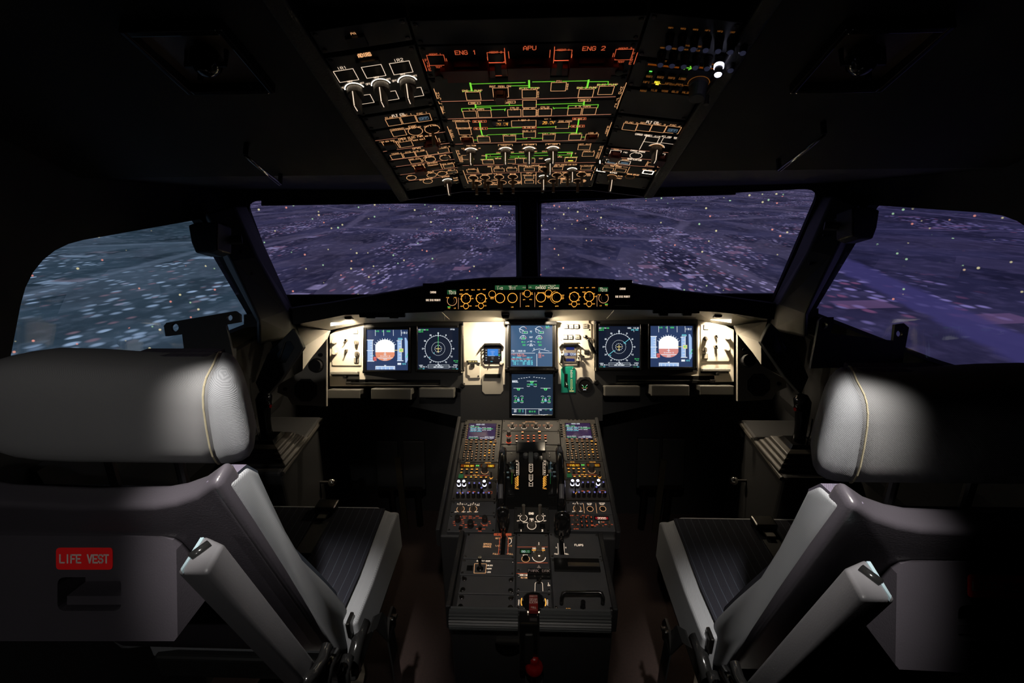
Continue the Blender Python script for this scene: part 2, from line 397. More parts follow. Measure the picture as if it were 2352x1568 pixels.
_t.inputs[0].default_value = (.97, .98, .98, 1); _g.inputs['Roughness'].default_value = .02
nt.links.new(_f.outputs[0], _m.inputs[0]); nt.links.new(_t.outputs[0], _m.inputs[1]); nt.links.new(_g.outputs[0], _m.inputs[2]); nt.links.new(_m.outputs[0], _o.inputs[0])
# windscreens: one plane each side of the centre post, swept back to the side walls
def plane3(a, b_, c, face):
    a, b_, c = Vector(a), Vector(b_), Vector(c); p = Plane(a, b_-a, c-a)
    if p.n.dot(face-a) < 0: p = Plane(a, a-b_, c-a)
    return p
WPL = plane3((0, 1.838, 1.315), (-.905, 1.488, 1.356), (0, 1.938, 1.005), Vector((-.4, 0, 1.4)))
WPR = plane3((0, 1.838, 1.315), (.905, 1.488, 1.356), (0, 1.938, 1.005), Vector((.4, 0, 1.4)))
def onplane_xz(pl, x, z):                              # point of a plane with given x and z
    y = pl.o.y-((x-pl.o.x)*pl.n.x+(z-pl.o.z)*pl.n.z)/pl.n.y; return Vector((x, y, z))
def uv(pl, p): q = Vector(p)-pl.o; return q.dot(pl.ex), q.dot(pl.ey)
WX = .95
for sgn, pl, px, rad, wn in ((-1, WPL, [(562, 460), (1189, 472), (1191, 645), (664, 730)], [.05, .012, .012, .01], 1), (1, WPR, [(1886, 432), (1238, 467), (1236, 645), (1764, 715)], [.05, .012, .012, .01], 2)):
    inner = rounded([pl.loc(*p) for p in px], rad)
    outer = [uv(pl, onplane_xz(pl, x, z)) for x, z in ((sgn*WX, 2.1), (0, 2.1), (0, .0), (sgn*WX, .0))]
    holed('wall_front_left' if sgn < 0 else 'wall_front_right', pl, outer, inner, -.03, 'lining')
    g = glasspane('window_%d' % wn, pl, inner, -.03, gm); g['kind'] = 'structure'
SWL = Plane((-WX, 0, 0), (0, 1, 0), (0, 0, 1)); SWR = Plane((WX, 0, 0), (0, -1, 0), (0, 0, 1))
for sgn, pl, wpl, px, rad, wn in ((-1, SWL, WPL, [(72, 572), (462, 503), (596, 738), (380, 826), (5, 920)], [.11, .012, .01, .02, .03], 3), (1, SWR, WPR, [(2395, 498), (1994, 470), (1850, 716), (2125, 826), (2480, 935)], [.11, .012, .01, .02, .03], 4)):
    inner = rounded([pl.loc(*p) for p in px], rad)
    y0 = onplane_xz(wpl, sgn*WX, 0).y; y1 = onplane_xz(wpl, sgn*WX, 2.1).y
    outer = [uv(pl, q) for q in ((sgn*WX, -.75, 0), (sgn*WX, y0, 0), (sgn*WX, y1, 2.1), (sgn*WX, -.75, 2.1))]
    holed('wall_left' if sgn < 0 else 'wall_right', pl, outer, inner, -.03, 'lining')
    g = glasspane('window_%d' % wn, pl, inner, -.03, gm); g['kind'] = 'structure'
b = MB(); b.box(-1.06, 1.06, -.79, -.75, 0, 2.1); struct(b, 'wall_back', 'lining')
prof = [(1.86, 1.36), (1.0, 1.425), (.15, 1.86), (-.78, 2.02), (-.78, 2.1), (.15, 2.1), (1.0, 1.50), (1.86, 1.44)]
b = MB(); b.loft([[(x, y, z) for y, z in prof] for x in (-1.06, 1.06)]); struct(b, 'ceiling', 'lining')
# centre post trim and the two corner pillars
b = MB(); b.loft([[D(x, y, d) for x, y, d in r] for r in ([(1194, 452, 1.70), (1234, 452, 1.70), (1237, 452, 1.80), (1190, 452, 1.80)], [(1197, 560, 1.80), (1233, 560, 1.80), (1238, 560, 1.87), (1190, 560, 1.87)], [(1199, 650, 1.86), (1236, 650, 1.86), (1239, 650, 1.93), (1191, 650, 1.93)])])
struct(b, 'trim_1', 'lining', bevel=.006)
def pillar(name, L):
    b = MB(); b.loft([[D(x, y, d) for x, y, d in r] for r in L]); o = struct(b, name, 'pillar', bevel=.008); return o
pl1 = pillar('trim_2', ([(470, 488, 1.26), (538, 470, 1.30), (566, 470, 1.42), (470, 500, 1.36)], [(530, 600, 1.30), (592, 590, 1.36), (625, 600, 1.48), (520, 610, 1.38)], [(594, 735, 1.36), (660, 712, 1.46), (676, 715, 1.60), (590, 740, 1.44)], [(596, 790, 1.38), (672, 770, 1.48), (690, 770, 1.62), (590, 790, 1.46)]))
pl2 = pillar('trim_3', ([(1975, 470, 1.26), (1912, 448, 1.30), (1884, 448, 1.42), (1985, 480, 1.36)], [(1916, 588, 1.30), (1856, 575, 1.36), (1826, 585, 1.48), (1926, 598, 1.38)], [(1852, 720, 1.36), (1788, 698, 1.46), (1772, 700, 1.60), (1856, 725, 1.44)], [(1850, 775, 1.38), (1778, 755, 1.48), (1760, 755, 1.62), (1856, 775, 1.46)]))
for o, pts in ((pl1, [(518, 520), (540, 560), (552, 578), (578, 628)]), (pl2, [(1926, 502), (1894, 540), (1912, 552), (1862, 605)])):
    for k, (x, y) in enumerate(pts):
        c = D(x, y, 1.27+.00036*(y-500)+.012*k); d = (EYE-c).normalized(); q = d.to_track_quat('Z', 'Y').to_matrix()
        e = MB(); e.lathe([(.009 if k == 0 else .005, -.03), (.009 if k == 0 else .005, .0), (.004, .002)], n=12)
        e.v = [tuple(c+q @ Vector(p)) for p in e.v]; e.build('stud', 'dsteel', o)
# ---------------------------------------------------------------- picture screen of the simulator
def city(name, tint, tint2, bright, squash, seed, river):
    m = bpy.data.materials.new(name); m.use_nodes = True; nt = m.node_tree; N = nt.nodes; LK = nt.links; N.clear()
    def node(t, **k):
        n = N.new(t)
        for a, v in k.items(): setattr(n, a, v)
        return n
    def setin(n, i, v):
        if hasattr(v, 'outputs'): v = v.outputs[0]
        if hasattr(v, 'is_linked'): LK.new(v, n.inputs[i])
        else: n.inputs[i].default_value = v
    def math_(op, a, b_=0.0, c=0.0, clamp=False):
        n = node('ShaderNodeMath', operation=op, use_clamp=clamp); setin(n, 0, a); setin(n, 1, b_); setin(n, 2, c); return n
    def ramp(v, lo, hi): n = node('ShaderNodeMapRange', interpolation_type='SMOOTHSTEP'); setin(n, 0, v); n.inputs[1].default_value = lo; n.inputs[2].default_value = hi; return n
    def mixc(f, a, b_): n = node('ShaderNodeMix', data_type='RGBA'); setin(n, 0, f); setin(n, 6, a); setin(n, 7, b_); return n.outputs[2]
    geo = node('ShaderNodeTexCoord'); sep = node('ShaderNodeSeparateXYZ'); LK.new(geo.outputs['Object'], sep.inputs[0])
    dz = math_('MAXIMUM', math_('MULTIPLY', sep.outputs[2], -1.0), .03)
    gx = math_('DIVIDE', sep.outputs[0], dz); gy = math_('DIVIDE', sep.outputs[1], dz)
    gv = node('ShaderNodeCombineXYZ'); LK.new(gx.outputs[0], gv.inputs[0]); LK.new(gy.outputs[0], gv.inputs[1]); gv.inputs[2].default_value = seed
    def scaled(sx, sy, z=0):
        n = node('ShaderNodeVectorMath', operation='MULTIPLY'); LK.new(gv.outputs[0], n.inputs[0]); n.inputs[1].default_value = (sx, sy, 1)
        n2 = node('ShaderNodeVectorMath', operation='ADD'); LK.new(n.outputs[0], n2.inputs[0]); n2.inputs[1].default_value = (0, 0, z); return n2.outputs[0]
    def noise(vec, sc, det=4, dist=0.0): n = node('ShaderNodeTexNoise'); LK.new(vec, n.inputs['Vector']); n.inputs['Scale'].default_value = sc; n.inputs['Detail'].default_value = det; n.inputs['Distortion'].default_value = dist; return n.outputs[0]
    fields = noise(scaled(squash[0]*.5, squash[1]*.30), 2.6, 6, .6)
    patch = node('ShaderNodeTexVoronoi'); LK.new(scaled(squash[0]*.9, squash[1]*.45, 2), patch.inputs['Vector']); patch.inputs['Scale'].default_value = 2.4
    pc = node('ShaderNodeSeparateColor'); LK.new(patch.outputs['Color'], pc.inputs[0])
    fine = noise(scaled(squash[0]*1.2, squash[1]*.6, 3), 9, 5)
    town = ramp(noise(scaled(squash[0]*.6, squash[1]*.22, 7), 1.5, 4, .5), .47, .60)
    vr = node('ShaderNodeTexVoronoi'); LK.new(scaled(squash[0]*1.0, squash[1]*.42, 0), vr.inputs['Vector']); vr.inputs['Scale'].default_value = 19; vr.inputs['Randomness'].default_value = .9
    roof = ramp(vr.outputs['Distance'], .52, .20)
    rc = node('ShaderNodeSeparateColor'); LK.new(vr.outputs['Color'], rc.inputs[0])
    houses = math_('MULTIPLY', math_('MULTIPLY', roof, town), ramp(rc.outputs[0], .10, .75))
    v2 = node('ShaderNodeTexVoronoi', distance='CHEBYCHEV'); LK.new(scaled(squash[0]*.8, squash[1]*.9, 0), v2.inputs['Vector']); v2.inputs['Scale'].default_value = 3.6
    rc2 = node('ShaderNodeSeparateColor'); LK.new(v2.outputs['Color'], rc2.inputs[0])
    hall = math_('MULTIPLY', math_('MULTIPLY', ramp(v2.outputs['Distance'], .34, .28), ramp(rc2.outputs[0], .74, .78)), ramp(town, .0, .3))
    wv = node('ShaderNodeTexVoronoi', feature='DISTANCE_TO_EDGE'); LK.new(scaled(.30, .22, 5), wv.inputs['Vector']); wv.inputs['Scale'].default_value = .55
    road = math_('MULTIPLY', ramp(math_('ADD', wv.outputs['Distance'], math_('MULTIPLY', math_('SUBTRACT', fields, .5), .05)), .020, .004), .40)
    base = mixc(ramp(fields, .30, .70), (*[c*.45 for c in tint], 1), (*[c*1.15 for c in tint], 1))
    base = mixc(math_('MULTIPLY', ramp(pc.outputs[0], .35, .95), .35), base, (*[c*.9 for c in tint2], 1))
    base = mixc(math_('MULTIPLY', ramp(fine, .45, .75), .40), base, (*[c*1.05 for c in tint2], 1))
    base = mixc(road, base, (*[c*1.3 for c in tint2], 1))
    roofc = mixc(ramp(rc.outputs[1], .78, .84), (*[c*3.3 for c in tint2], 1), (tint2[0]*2.6, tint2[1]*1.2, tint2[2]*1.1, 1))
    base = mixc(math_('MULTIPLY', houses, .9), base, roofc)
    hallc = mixc(ramp(rc2.outputs[1], .55, .6), (*[c*3.2 for c in tint2], 1), (tint2[0]*2.4, tint2[1]*1.6, tint2[2]*1.5, 1))
    base = mixc(math_('MULTIPLY', hall, .5), base, hallc)
    if river:                                          # a broad river in the picture
        rd = math_('ABSOLUTE', math_('SUBTRACT', gx, math_('ADD', math_('MULTIPLY', gy, .29), 2.32)))
        base = mixc(math_('MULTIPLY', ramp(math_('ADD', rd, math_('MULTIPLY', math_('SUBTRACT', fine, .5), .2)), .25, .14), .85), base, (.036, .031, .120, 1))
    # street lamps: small discs, dense towards the far end of the picture
    dvec = node('ShaderNodeVectorMath', operation='NORMALIZE'); LK.new(geo.outputs['Object'], dvec.inputs[0])
    v3 = node('ShaderNodeTexVoronoi'); LK.new(dvec.outputs[0], v3.inputs['Vector']); v3.inputs['Scale'].default_value = 92
    c3 = node('ShaderNodeSeparateColor'); LK.new(v3.outputs['Color'], c3.inputs[0])
    dens = noise(scaled(.30, .10, 9), 2.4, 3)
    hr_ = node('ShaderNodeVectorMath', operation='LENGTH'); hc_ = node('ShaderNodeCombineXYZ'); LK.new(sep.outputs[0], hc_.inputs[0]); LK.new(sep.outputs[1], hc_.inputs[1]); LK.new(hc_.outputs[0], hr_.inputs[0])
    hz = ramp(math_('DIVIDE', dz, hr_.outputs['Value']), .20, .03)
    keep = math_('GREATER_THAN', math_('ADD', c3.outputs[0], math_('ADD', math_('MULTIPLY', math_('SUBTRACT', dens, .5), 1.1), math_('MULTIPLY', hz, .34))), .95)
    dot = math_('MULTIPLY', ramp(v3.outputs['Distance'], .24, .12), keep)
    lc = mixc(ramp(c3.outputs[1], .45, .55), (.62, .55, .32, 1), mixc(ramp(c3.outputs[2], .45, .5), (.34, .55, .34, 1), (.68, .24, .20, 1)))
    base = mixc(math_('MULTIPLY', dot, .75), base, lc)
    em = node('ShaderNodeEmission'); em.inputs[1].default_value = bright; LK.new(base, em.inputs[0])
    out = node('ShaderNodeOutputMaterial'); LK.new(em.outputs[0], out.inputs[0])
    return m
M['city_l'] = city('projected_city_green', (.020, .036, .056), (.066, .092, .138), 1.35, (.5, 1.1), 3.0, 0)
M['city_f'] = city('projected_city_violet', (.021, .020, .052), (.066, .056, .110), 1.45, (1, 1), 0.0, 0)
M['city_r'] = city('projected_city_indigo', (.018, .017, .052), (.052, .043, .115), 1.2, (.5, .9), 6.0, 1)
scr_root = empty('projection_screen', (0, .6, 1.42), label='huge curved screen outside the windows showing a night city from the air', cat='screen')
def screen_part(name, a0, a1, m):
    R_ = 4.6; b = MB(); n = 24; rings = []
    for e in (-52, -40, -28, -16, -6, 4, 12):
        rings.append([(R_*cs(e)*sn(a0+(a1-a0)*k/n), R_*cs(e)*cs(a0+(a1-a0)*k/n), R_*sn(e)) for k in range(n+1)])
    b.loft(rings, closed=False, cap=False)
    o = b.build(name, m, scr_root, smooth=True); md = o.modifiers.new('thick', 'SOLIDIFY'); md.thickness = .03; md.offset = 1
    return o
screen_part('screen_segment', -150, -37, 'city_l'); screen_part('screen_segment', -37, 37, 'city_f'); screen_part('screen_segment', 37, 150, 'city_r')
# ================================================================ glareshield
gs = empty('glareshield', D(1215, 713, 1.49), label='black leather-covered glareshield above the instrument panel with a pale lit underside', cat='glareshield')
GO = gs.location
ST = [(560, 722, 752, 752, 0), (690, 702, 743, 750, 0), (757, 693, 730, 758, 0), (792, 687, 723, 751, 0), (836, 679, 722, 742, 0), (900, 668, 720, 739, 0), (1018, 647, 715, 738, 0), (1022, 645, 713, 738, .03), (1110, 637, 713, 738, .03), (1215, 634.5, 712.5, 737.5, .03),
      (1320, 636, 711.5, 736.5, .03), (1410, 641, 711, 735, .03), (1414, 643, 711, 735, 0), (1530, 662, 712, 733, 0), (1598, 670, 714, 735, 0), (1642, 675, 716, 745, 0), (1682, 681, 720, 749, 0), (1762, 692, 732, 738, 0), (1880, 708, 742, 742, 0)]
cov = []; und = []
for x, t, l, bv, k in ST:
    lip = D(x, l, 1.50); top = D(x, t+3, 1.505); top2 = D(x, t, 1.53); rear = D(x, t+2, 1.80); rb = D(x, t+60, 1.80); bev = D(x, bv, 1.592)
    cov.append([p-GO for p in (bev+Vector((0, .02, .02)), lip, top, top2, rear, rb)]); und.append([p-GO for p in (lip, bev, bev+Vector((0, .012, .006)), lip+Vector((0, .012, .012)))])
b = MB(); b.loft(cov); b.build('cover', 'leather', gs)
b = MB(); b.loft(und[1:-1]); b.build('underside', 'bevel', gs)
for x, y, sx in ((783, 744.5, 1), (1656, 737, -1)):    # triangular lamp lenses in the underside
    b = MB(); P = [D(x-sx*24, y-4, 1.54)-GO, D(x+sx*24, y-4, 1.54)-GO, D(x+sx*24, y-2.5, 1.544)-GO, D(x-sx*24, y+4.5, 1.55)-GO]
    q = (EYE-D(x, y, 1.54)).normalized()
    b.loft([[p for p in P], [p+q*.004 for p in P]]); b.build('lamp_lens', glow('lens_%d' % x, (1, .9, .72), 2.5), gs)
for x0, y0, x1, y1 in ((1015, 717, 1032, 733), (1410, 713, 1394, 731)):
    b = MB(); a = D(x0, y0, 1.487)-GO; c = D(x1, y1, 1.55)-GO; b.tube([a, c], .0012, 6); b.build('joint_strip', 'steel', gs)
def nub(x, y, d, w, lab, tx_, ty_):                                   # small hooded lamps under the glareshield
    c = D(x, y, d); r = empty('panel_lamp', c, label=lab, cat='lamp', group='hooded lamps under the glareshield')
    rx, uy, fz = RT*w, UP*w*.62, FW
    b = MB(); b.loft([[rx*-.42+uy*.6-fz*.004, rx*.42+uy*.6-fz*.004, rx*.42+uy*.6+fz*.03, rx*-.42+uy*.6+fz*.03], [rx*-.52+uy*.35-fz*.01, rx*.52+uy*.35-fz*.01, rx*.52+uy*.35+fz*.03, rx*-.52+uy*.35+fz*.03], [rx*-.40-uy*.5-fz*.008, rx*.40-uy*.5-fz*.008, rx*.40-uy*.5+fz*.025, rx*-.40-uy*.5+fz*.025]])
    b.build('hood', 'gloss', r, bevel=.002)
    b = MB(); b.loft([[rx*-.3-uy*.5-fz*.004, rx*.3-uy*.5-fz*.004, rx*.3-uy*.5+fz*.02, rx*-.3-uy*.5+fz*.02], [rx*-.26-uy*.58-fz*.002, rx*.26-uy*.58-fz*.002, rx*.26-uy*.58+fz*.018, rx*-.26-uy*.58+fz*.018]])
    b.build('bulb_glass', 'gloss', r)
    strip('panel_lamp_light', c-UP*.0125+FW*.008, MIP.hit(tx_, ty_), (1, 0, 0), 1.25, .020, .012, 120, (1, .83, .60)); return r
for x, y, lab, tx_, ty_ in ((801, 727, 'small black hooded lamp above the captain lighting panel', 797, 805), (1161, 725, 'small black hooded lamp above the left cream column', 1110, 800), (1260, 724, 'small black hooded lamp above the right cream column', 1320, 799), (1648, 723, 'small black hooded lamp above the first officer lighting panel', 1645, 798)): nub(x, y, 1.525, .028, lab, tx_, ty_)
for x, y, s in ((905, 726, 1), (852, 726, 1), (1524, 720, 1), (1578, 720, 1)):   # clips along the lip
    b = MB(); c = D(x, y, 1.492)-GO; b.box(c.x-.014, c.x+.014, c.y-.004, c.y+.01, c.z-.006, c.z+.010); b.build('clip', 'gloss', gs)
for x0, x1, y in ((826, 931, 723.5), (1500, 1605, 714.5)):
    b = MB(); c = D(x0, y, 1.49)-GO; e = D(x1, y, 1.49)-GO; b.box(c.x, e.x, c.y-.003, c.y+.008, min(c.z, e.z)-.005, max(c.z, e.z)+.006); b.build('clip_rail', 'gloss', gs)
# side warning panels on the glareshield wings
for x, y, s in ((995, 680, 'left'), (1430, 672, 'right')):
    p = Panel('sidestick_priority_panel', 'CHRONO and SIDE STICK PRIORITY plate on the captain half of the glareshield' if s == 'left' else 'CHRONO and SIDE STICK PRIORITY plate on the first officer half of the glareshield', FCU.shift(-.002), (x-24, x+22, y, y-30, y+30), 'black', .02, screws=False, ink=('wht',))
    p.tx(x, y-9, 'CHRONO', 4, 13); p.tx(x, y+9, 'SIDE STICK PRIORITY', 4, 33)
    p.btn(x, y-14, bw=.02, bh=.008, frame=False, cap='gloss'); p.btn(x, y+18, bw=.026, bh=.014, frame=False, cap='gloss'); p.done()
# ---------------------------------------------------------------- glareshield control unit
Z3 = frame(960, 640, 500/2352)
p = Panel('flight_control_unit', 'long black glareshield panel of amber-ringed knobs with green speed and altitude windows', FCU, (1021, 1411, 680, 649, 711), 'black', .03, Z3, 'control panel', screws=False, ink=('amb',))
for x0, y0, x1, y1 in ((832, 72, 1168, 118), (1190, 65, 1528, 112), (316, 122, 414, 168), (1950, 92, 2052, 138)): p.win(x0, y0, x1, y1, 'lcd')
for x, y, t, h, w in ((884, 104, '140', 24, 62), (1020, 102, '359', 24, 64), (1325, 97, '04900', 24, 105), (1436, 97, '+00', 24, 66), (1497, 101, 'OO', 13, 42), (372, 152, '1013', 27, 72), (2004, 122, '1013', 27, 72)): p.tx(x, y, t, h, w, 'wht', th=.0011)
for x, y, t, w in ((862, 82, 'SPD', 26), (995, 80, 'HDG', 32), (1062, 79, 'LAT', 26), (1146, 94, 'HDG', 34), (1210, 92, 'V/S', 26), (1400, 72, 'ALT-LVL/CH-V/S', 170), (348, 130, 'QFE', 28), (1980, 100, 'QFE', 28)): p.tx(x, y, t, 9, w, 'wht')
for x, y, r in ((887, 209, .0186), (1021, 207, .0186), (1328, 201, .0186), (1498, 200, .0186)): p.ring(x, y, r*.82, c='amb', w=.0019); p.dial(x, y, .0105, .022, 'gloss')
p.ring(1498, 200, .0205, 100, 260)
for x, y in ((802, 167), (1181, 160), (1411, 157)): p.ring(x, y, .0112, w=.0012); p.dial(x, y, .0070, .010, 'gloss')
for x, y, rg in ((519, 215, 0), (681, 212, 40), (1688, 196, 40), (1850, 192, 0)): p.ring(x, y, .0155, c='amb', w=.0019); p.rot(x, y, .0095, .02, rg, False, m='gloss', ptr='dim')
for x, y in ((519, 295), (681, 292), (1688, 273), (1850, 271)): p.ring(x, y, .0086, w=.0013); p.toggle(x, y, .016, .3, 'gloss')
for x, y, a0, a1 in ((368, 238, 140, 400), (2005, 210, 140, 400)): p.ring(x, y, .0155, a0, a1, 'wrm', .0014); p.dial(x, y, .011, .02, 'gloss')
for x0, y0, x1, y1 in ((437, 205, 437, 326), (1105, 152, 1105, 305), (1262, 150, 1262, 303), (1934, 178, 1934, 298)): p.ln(x0, y0, x1, y1, c='wrm')
for x, y, t, w in ((470, 122, 'CSTR', 32), (532, 120, 'WPT', 28), (594, 120, 'VOR.D', 34), (656, 118, 'NDB', 26), (717, 116, 'ARPT', 32), (1646, 99, 'ARPT', 32), (1708, 98, 'NDB', 26), (1771, 97, 'VOR.D', 34), (1833, 96, 'WPT', 28), (1896, 96, 'CSTR', 32),
    (465, 166, 'ROSE', 32), (475, 186, 'VOR', 24), (466, 218, 'LS', 20), (525, 160, 'NAV', 28), (568, 185, 'ARC', 28), (580, 214, 'PLAN', 36), (681, 160, '40', 16), (640, 176, '20', 16), (720, 176, '80', 16), (630, 213, '10', 16), (736, 213, '160', 22), (724, 248, '320', 24),
    (474, 297, 'ADF', 28), (565, 294, 'VOR', 26), (520, 324, 'OFF', 26), (635, 293, 'ADF', 28), (724, 291, 'VOR', 28), (682, 322, 'OFF', 26), (802, 200, 'SPD', 26), (802, 215, 'MACH', 38), (1020, 305, 'LOC', 24), (1138, 154, 'HDG', 28), (1138, 170, 'TRK', 28), (1225, 152, 'V/S', 24), (1227, 167, 'FPA', 28),
    (1148, 226, 'AP1', 24), (1218, 224, 'AP2', 26), (1183, 296, 'A/THR', 38), (1300, 150, '100', 20), (1352, 150, '1000', 28), (1328, 299, 'EXPED', 38), (1411, 188, 'METRIC', 46), (1412, 203, 'ALT', 24), (1498, 146, 'UP', 18), (1500, 250, 'DN', 18), (1500, 296, 'APPR', 34), (1562, 178, 'PUSH', 34), (1564, 193, 'TO', 18), (1563, 208, 'LEVEL', 34), (1562, 217, 'OFF', 24),
    (1644, 275, 'ADF', 28), (1734, 274, 'VOR', 28), (1690, 304, 'OFF', 28), (1806, 271, 'ADF', 28), (1896, 271, 'VOR', 28), (1852, 302, 'OFF', 28), (1688, 143, '40', 16), (1647, 160, '20', 16), (1727, 160, '80', 16), (1637, 196, '10', 16), (1746, 196, '160', 24), (1732, 232, '320', 26),
    (1795, 144, 'ROSE', 34), (1807, 162, 'VOR', 24), (1797, 193, 'LS', 20), (1853, 140, 'NAV', 28), (1898, 162, 'ARC', 28), (1914, 191, 'PLAN', 36), (336, 318, 'FD', 20), (399, 317, 'LS', 18), (1974, 290, 'LS', 18), (2036, 288, 'FD', 22), (320, 203, 'IN HG', 30), (402, 203, 'HPA', 26), (1958, 172, 'IN HG', 30), (2040, 174, 'HPA', 26)):
    p.tx(x, y, t, 9.5, w)
for x, y in ((336, 304), (2035, 274)): u, v = p.L(x, y); p.T.seg((u-.004, v), (u+.004, v), .0016, mi=p.mi('ledg'))
for x, y in ((1148, 226), (1218, 224), (1183, 296), (1020, 305), (1328, 299), (1500, 296), (336, 312), (399, 312), (1974, 284), (2036, 284)): p.btn(x, y-1, bw=.021, bh=.012, frame=False, cap='gloss').location.z = -.0037
p.done()
# ================================================================ main instrument panel
ip = Panel('instrument_panel', 'cream-painted main instrument panel carrying the flight displays', MIP.shift(-.004), (757, 1686, 800, 740, 886), 'cream', .03, cat='instrument panel', screws=False, bevel=.002,
    poly=[(757, 768), (775, 757), (835, 741), (1600, 734), (1668, 748), (1686, 757), (1686, 877), (1376, 881), (1062, 886), (757, 887)])
for pts in ([(836, 739), (1064, 736), (1064, 890), (1058, 892), (836, 860)], [(1160, 737), (1276, 737), (1276, 850), (1282, 858), (1282, 964), (1160, 966)], [(1364, 735), (1602, 732), (1602, 852), (1370, 886), (1366, 870)]):
    b = MB(); b.prism([ip.pp(x, y) for x, y in pts], -.01, .003); b.build('display_surround', 'black', ip.root)
b = MB(); b.prism([ip.pp(x, y) for x, y in [(1058, 884), (1384, 880), (1384, 966), (1058, 968)]], -.02, .002); b.build('lower_plate', 'black', ip.root)
b = MB(); b.prism([ip.pp(x, y) for x, y in [(775, 885), (1062, 885), (1062, 966), (775, 905)]], -.14, -.06); b.build('knee_plate', 'black', ip.root)
b = MB(); b.prism([ip.pp(x, y) for x, y in [(1376, 882), (1680, 880), (1680, 900), (1376, 962)]], -.14, -.06); b.build('knee_plate', 'black', ip.root)
for x0, y0, x1, y1 in ((1064, 742, 1066, 852), (1367, 738, 1365, 851)):
    b = MB(); u0, v0 = ip.pp(x0, y0); u1, v1 = ip.pp(x1, y1); b.tube([(u0, v0, .007), (u1, v1, .007)], .0022, 8); sg = 1 if x0 > 1200 else -1
    b.tube([(u1, v1, .007), (u1+sg*.012, v1, .007)], .0022, 8); b.build('display_rail', 'chrome', ip.root)
ip.done()
for x, y in ((1063, 884), (1369, 877)):                # black knobs at the seams
    p = Panel('rotary_trimmer', 'little round black knob left of the undercarriage plate seam' if x < 1200 else 'little round black knob right of the triple pressure gauge', MIP, (x-5, x+5, y, y-5, y+5), 'gloss', .01, cat='knob', screws=False)
    p.dial(x, y, .0075, .016, 'gloss'); p.done()
# ---------------------------------------------------------------- display units
def display(name, label, rc, sm, group=None, clips='l'):
    x0, y0, x1, y1 = rc
    p = Panel(name, label, MIP.shift(.006), (x0-6, x1+6, (y0+y1)/2, y0-6, y1+7), 'gloss', .012, cat='display', screws=False, ink=('swht',), bevel=.002)
    u0, v1 = p.pp((x0), (y0+y1)/2)[0], p.pp((x0+x1)/2, y0)[1]; u1, v0 = p.pp(x1, (y0+y1)/2)[0], p.pp((x0+x1)/2, y1)[1]
    b = MB(); b.box(u0, u1, v0, v1, -.001, .0008); b.build('screen', sm, p.root)
    b = MB(); k = .0085; h = .009
    for q in ((u0-k, u0, v0-k, v1+k), (u1, u1+k, v0-k, v1+k), (u0, u1, v0-k, v0), (u0, u1, v1, v1+k)): b.box(*q, -.004, h)
    b.build('bezel', 'gloss', p.root, bevel=.002)
    p.N = lambda x, y: (u0+(u1-u0)*x, v1-(v1-v0)*y); p.Wd = u1-u0; p.T = MB()
    for cx_ in clips:
        u = u0-k if cx_ == 'l' else u1+k
        b = MB(); b.taper(u-.004, u+.005, v0-k-.004, v0-k+.008, 0, .014, .0015); b.build('latch', 'chrome', p.root)
        b = MB(); b.box(u-.0022, u-.0006, v0-k, v1+k, .0, .0105) if cx_ == 'l' else b.box(u+.0006, u+.0022, v0-k, v1+k, .0, .0105); b.build('edge_strip', 'steel', p.root)
    zz = .0011
    W_ = p.Wd
    def g_line(*q, c='swht', w=.008):
        P = [p.N(q[k], q[k+1]) for k in range(0, len(q), 2)]; p.T.pline(P, w*W_, zz+.0002, p.mi(c))
    def g_fill(*q, c='swht', z=0):
        p.T.face([(*p.N(q[k], q[k+1]), zz+z) for k in range(0, len(q), 2)][::-1], p.mi(c))
    def g_arc(x, y, r, a0, a1, c='swht', w=.008, dash=0, n=40): p.T.arc(p.N(x, y), r*W_, a0, a1, w*W_, zz+.0002, p.mi(c), n, dash)
    def g_tx(x, y, t, h=.035, w=None, c='swht', al=0): u, v = p.N(x, y); p.T.text(t, u, v, h*W_, w*W_ if w else None, h*W_*.2, zz+.0003, p.mi(c), al=al)
    p.line, p.fill, p.garc, p.gt = g_line, g_fill, g_arc, g_tx
    return p
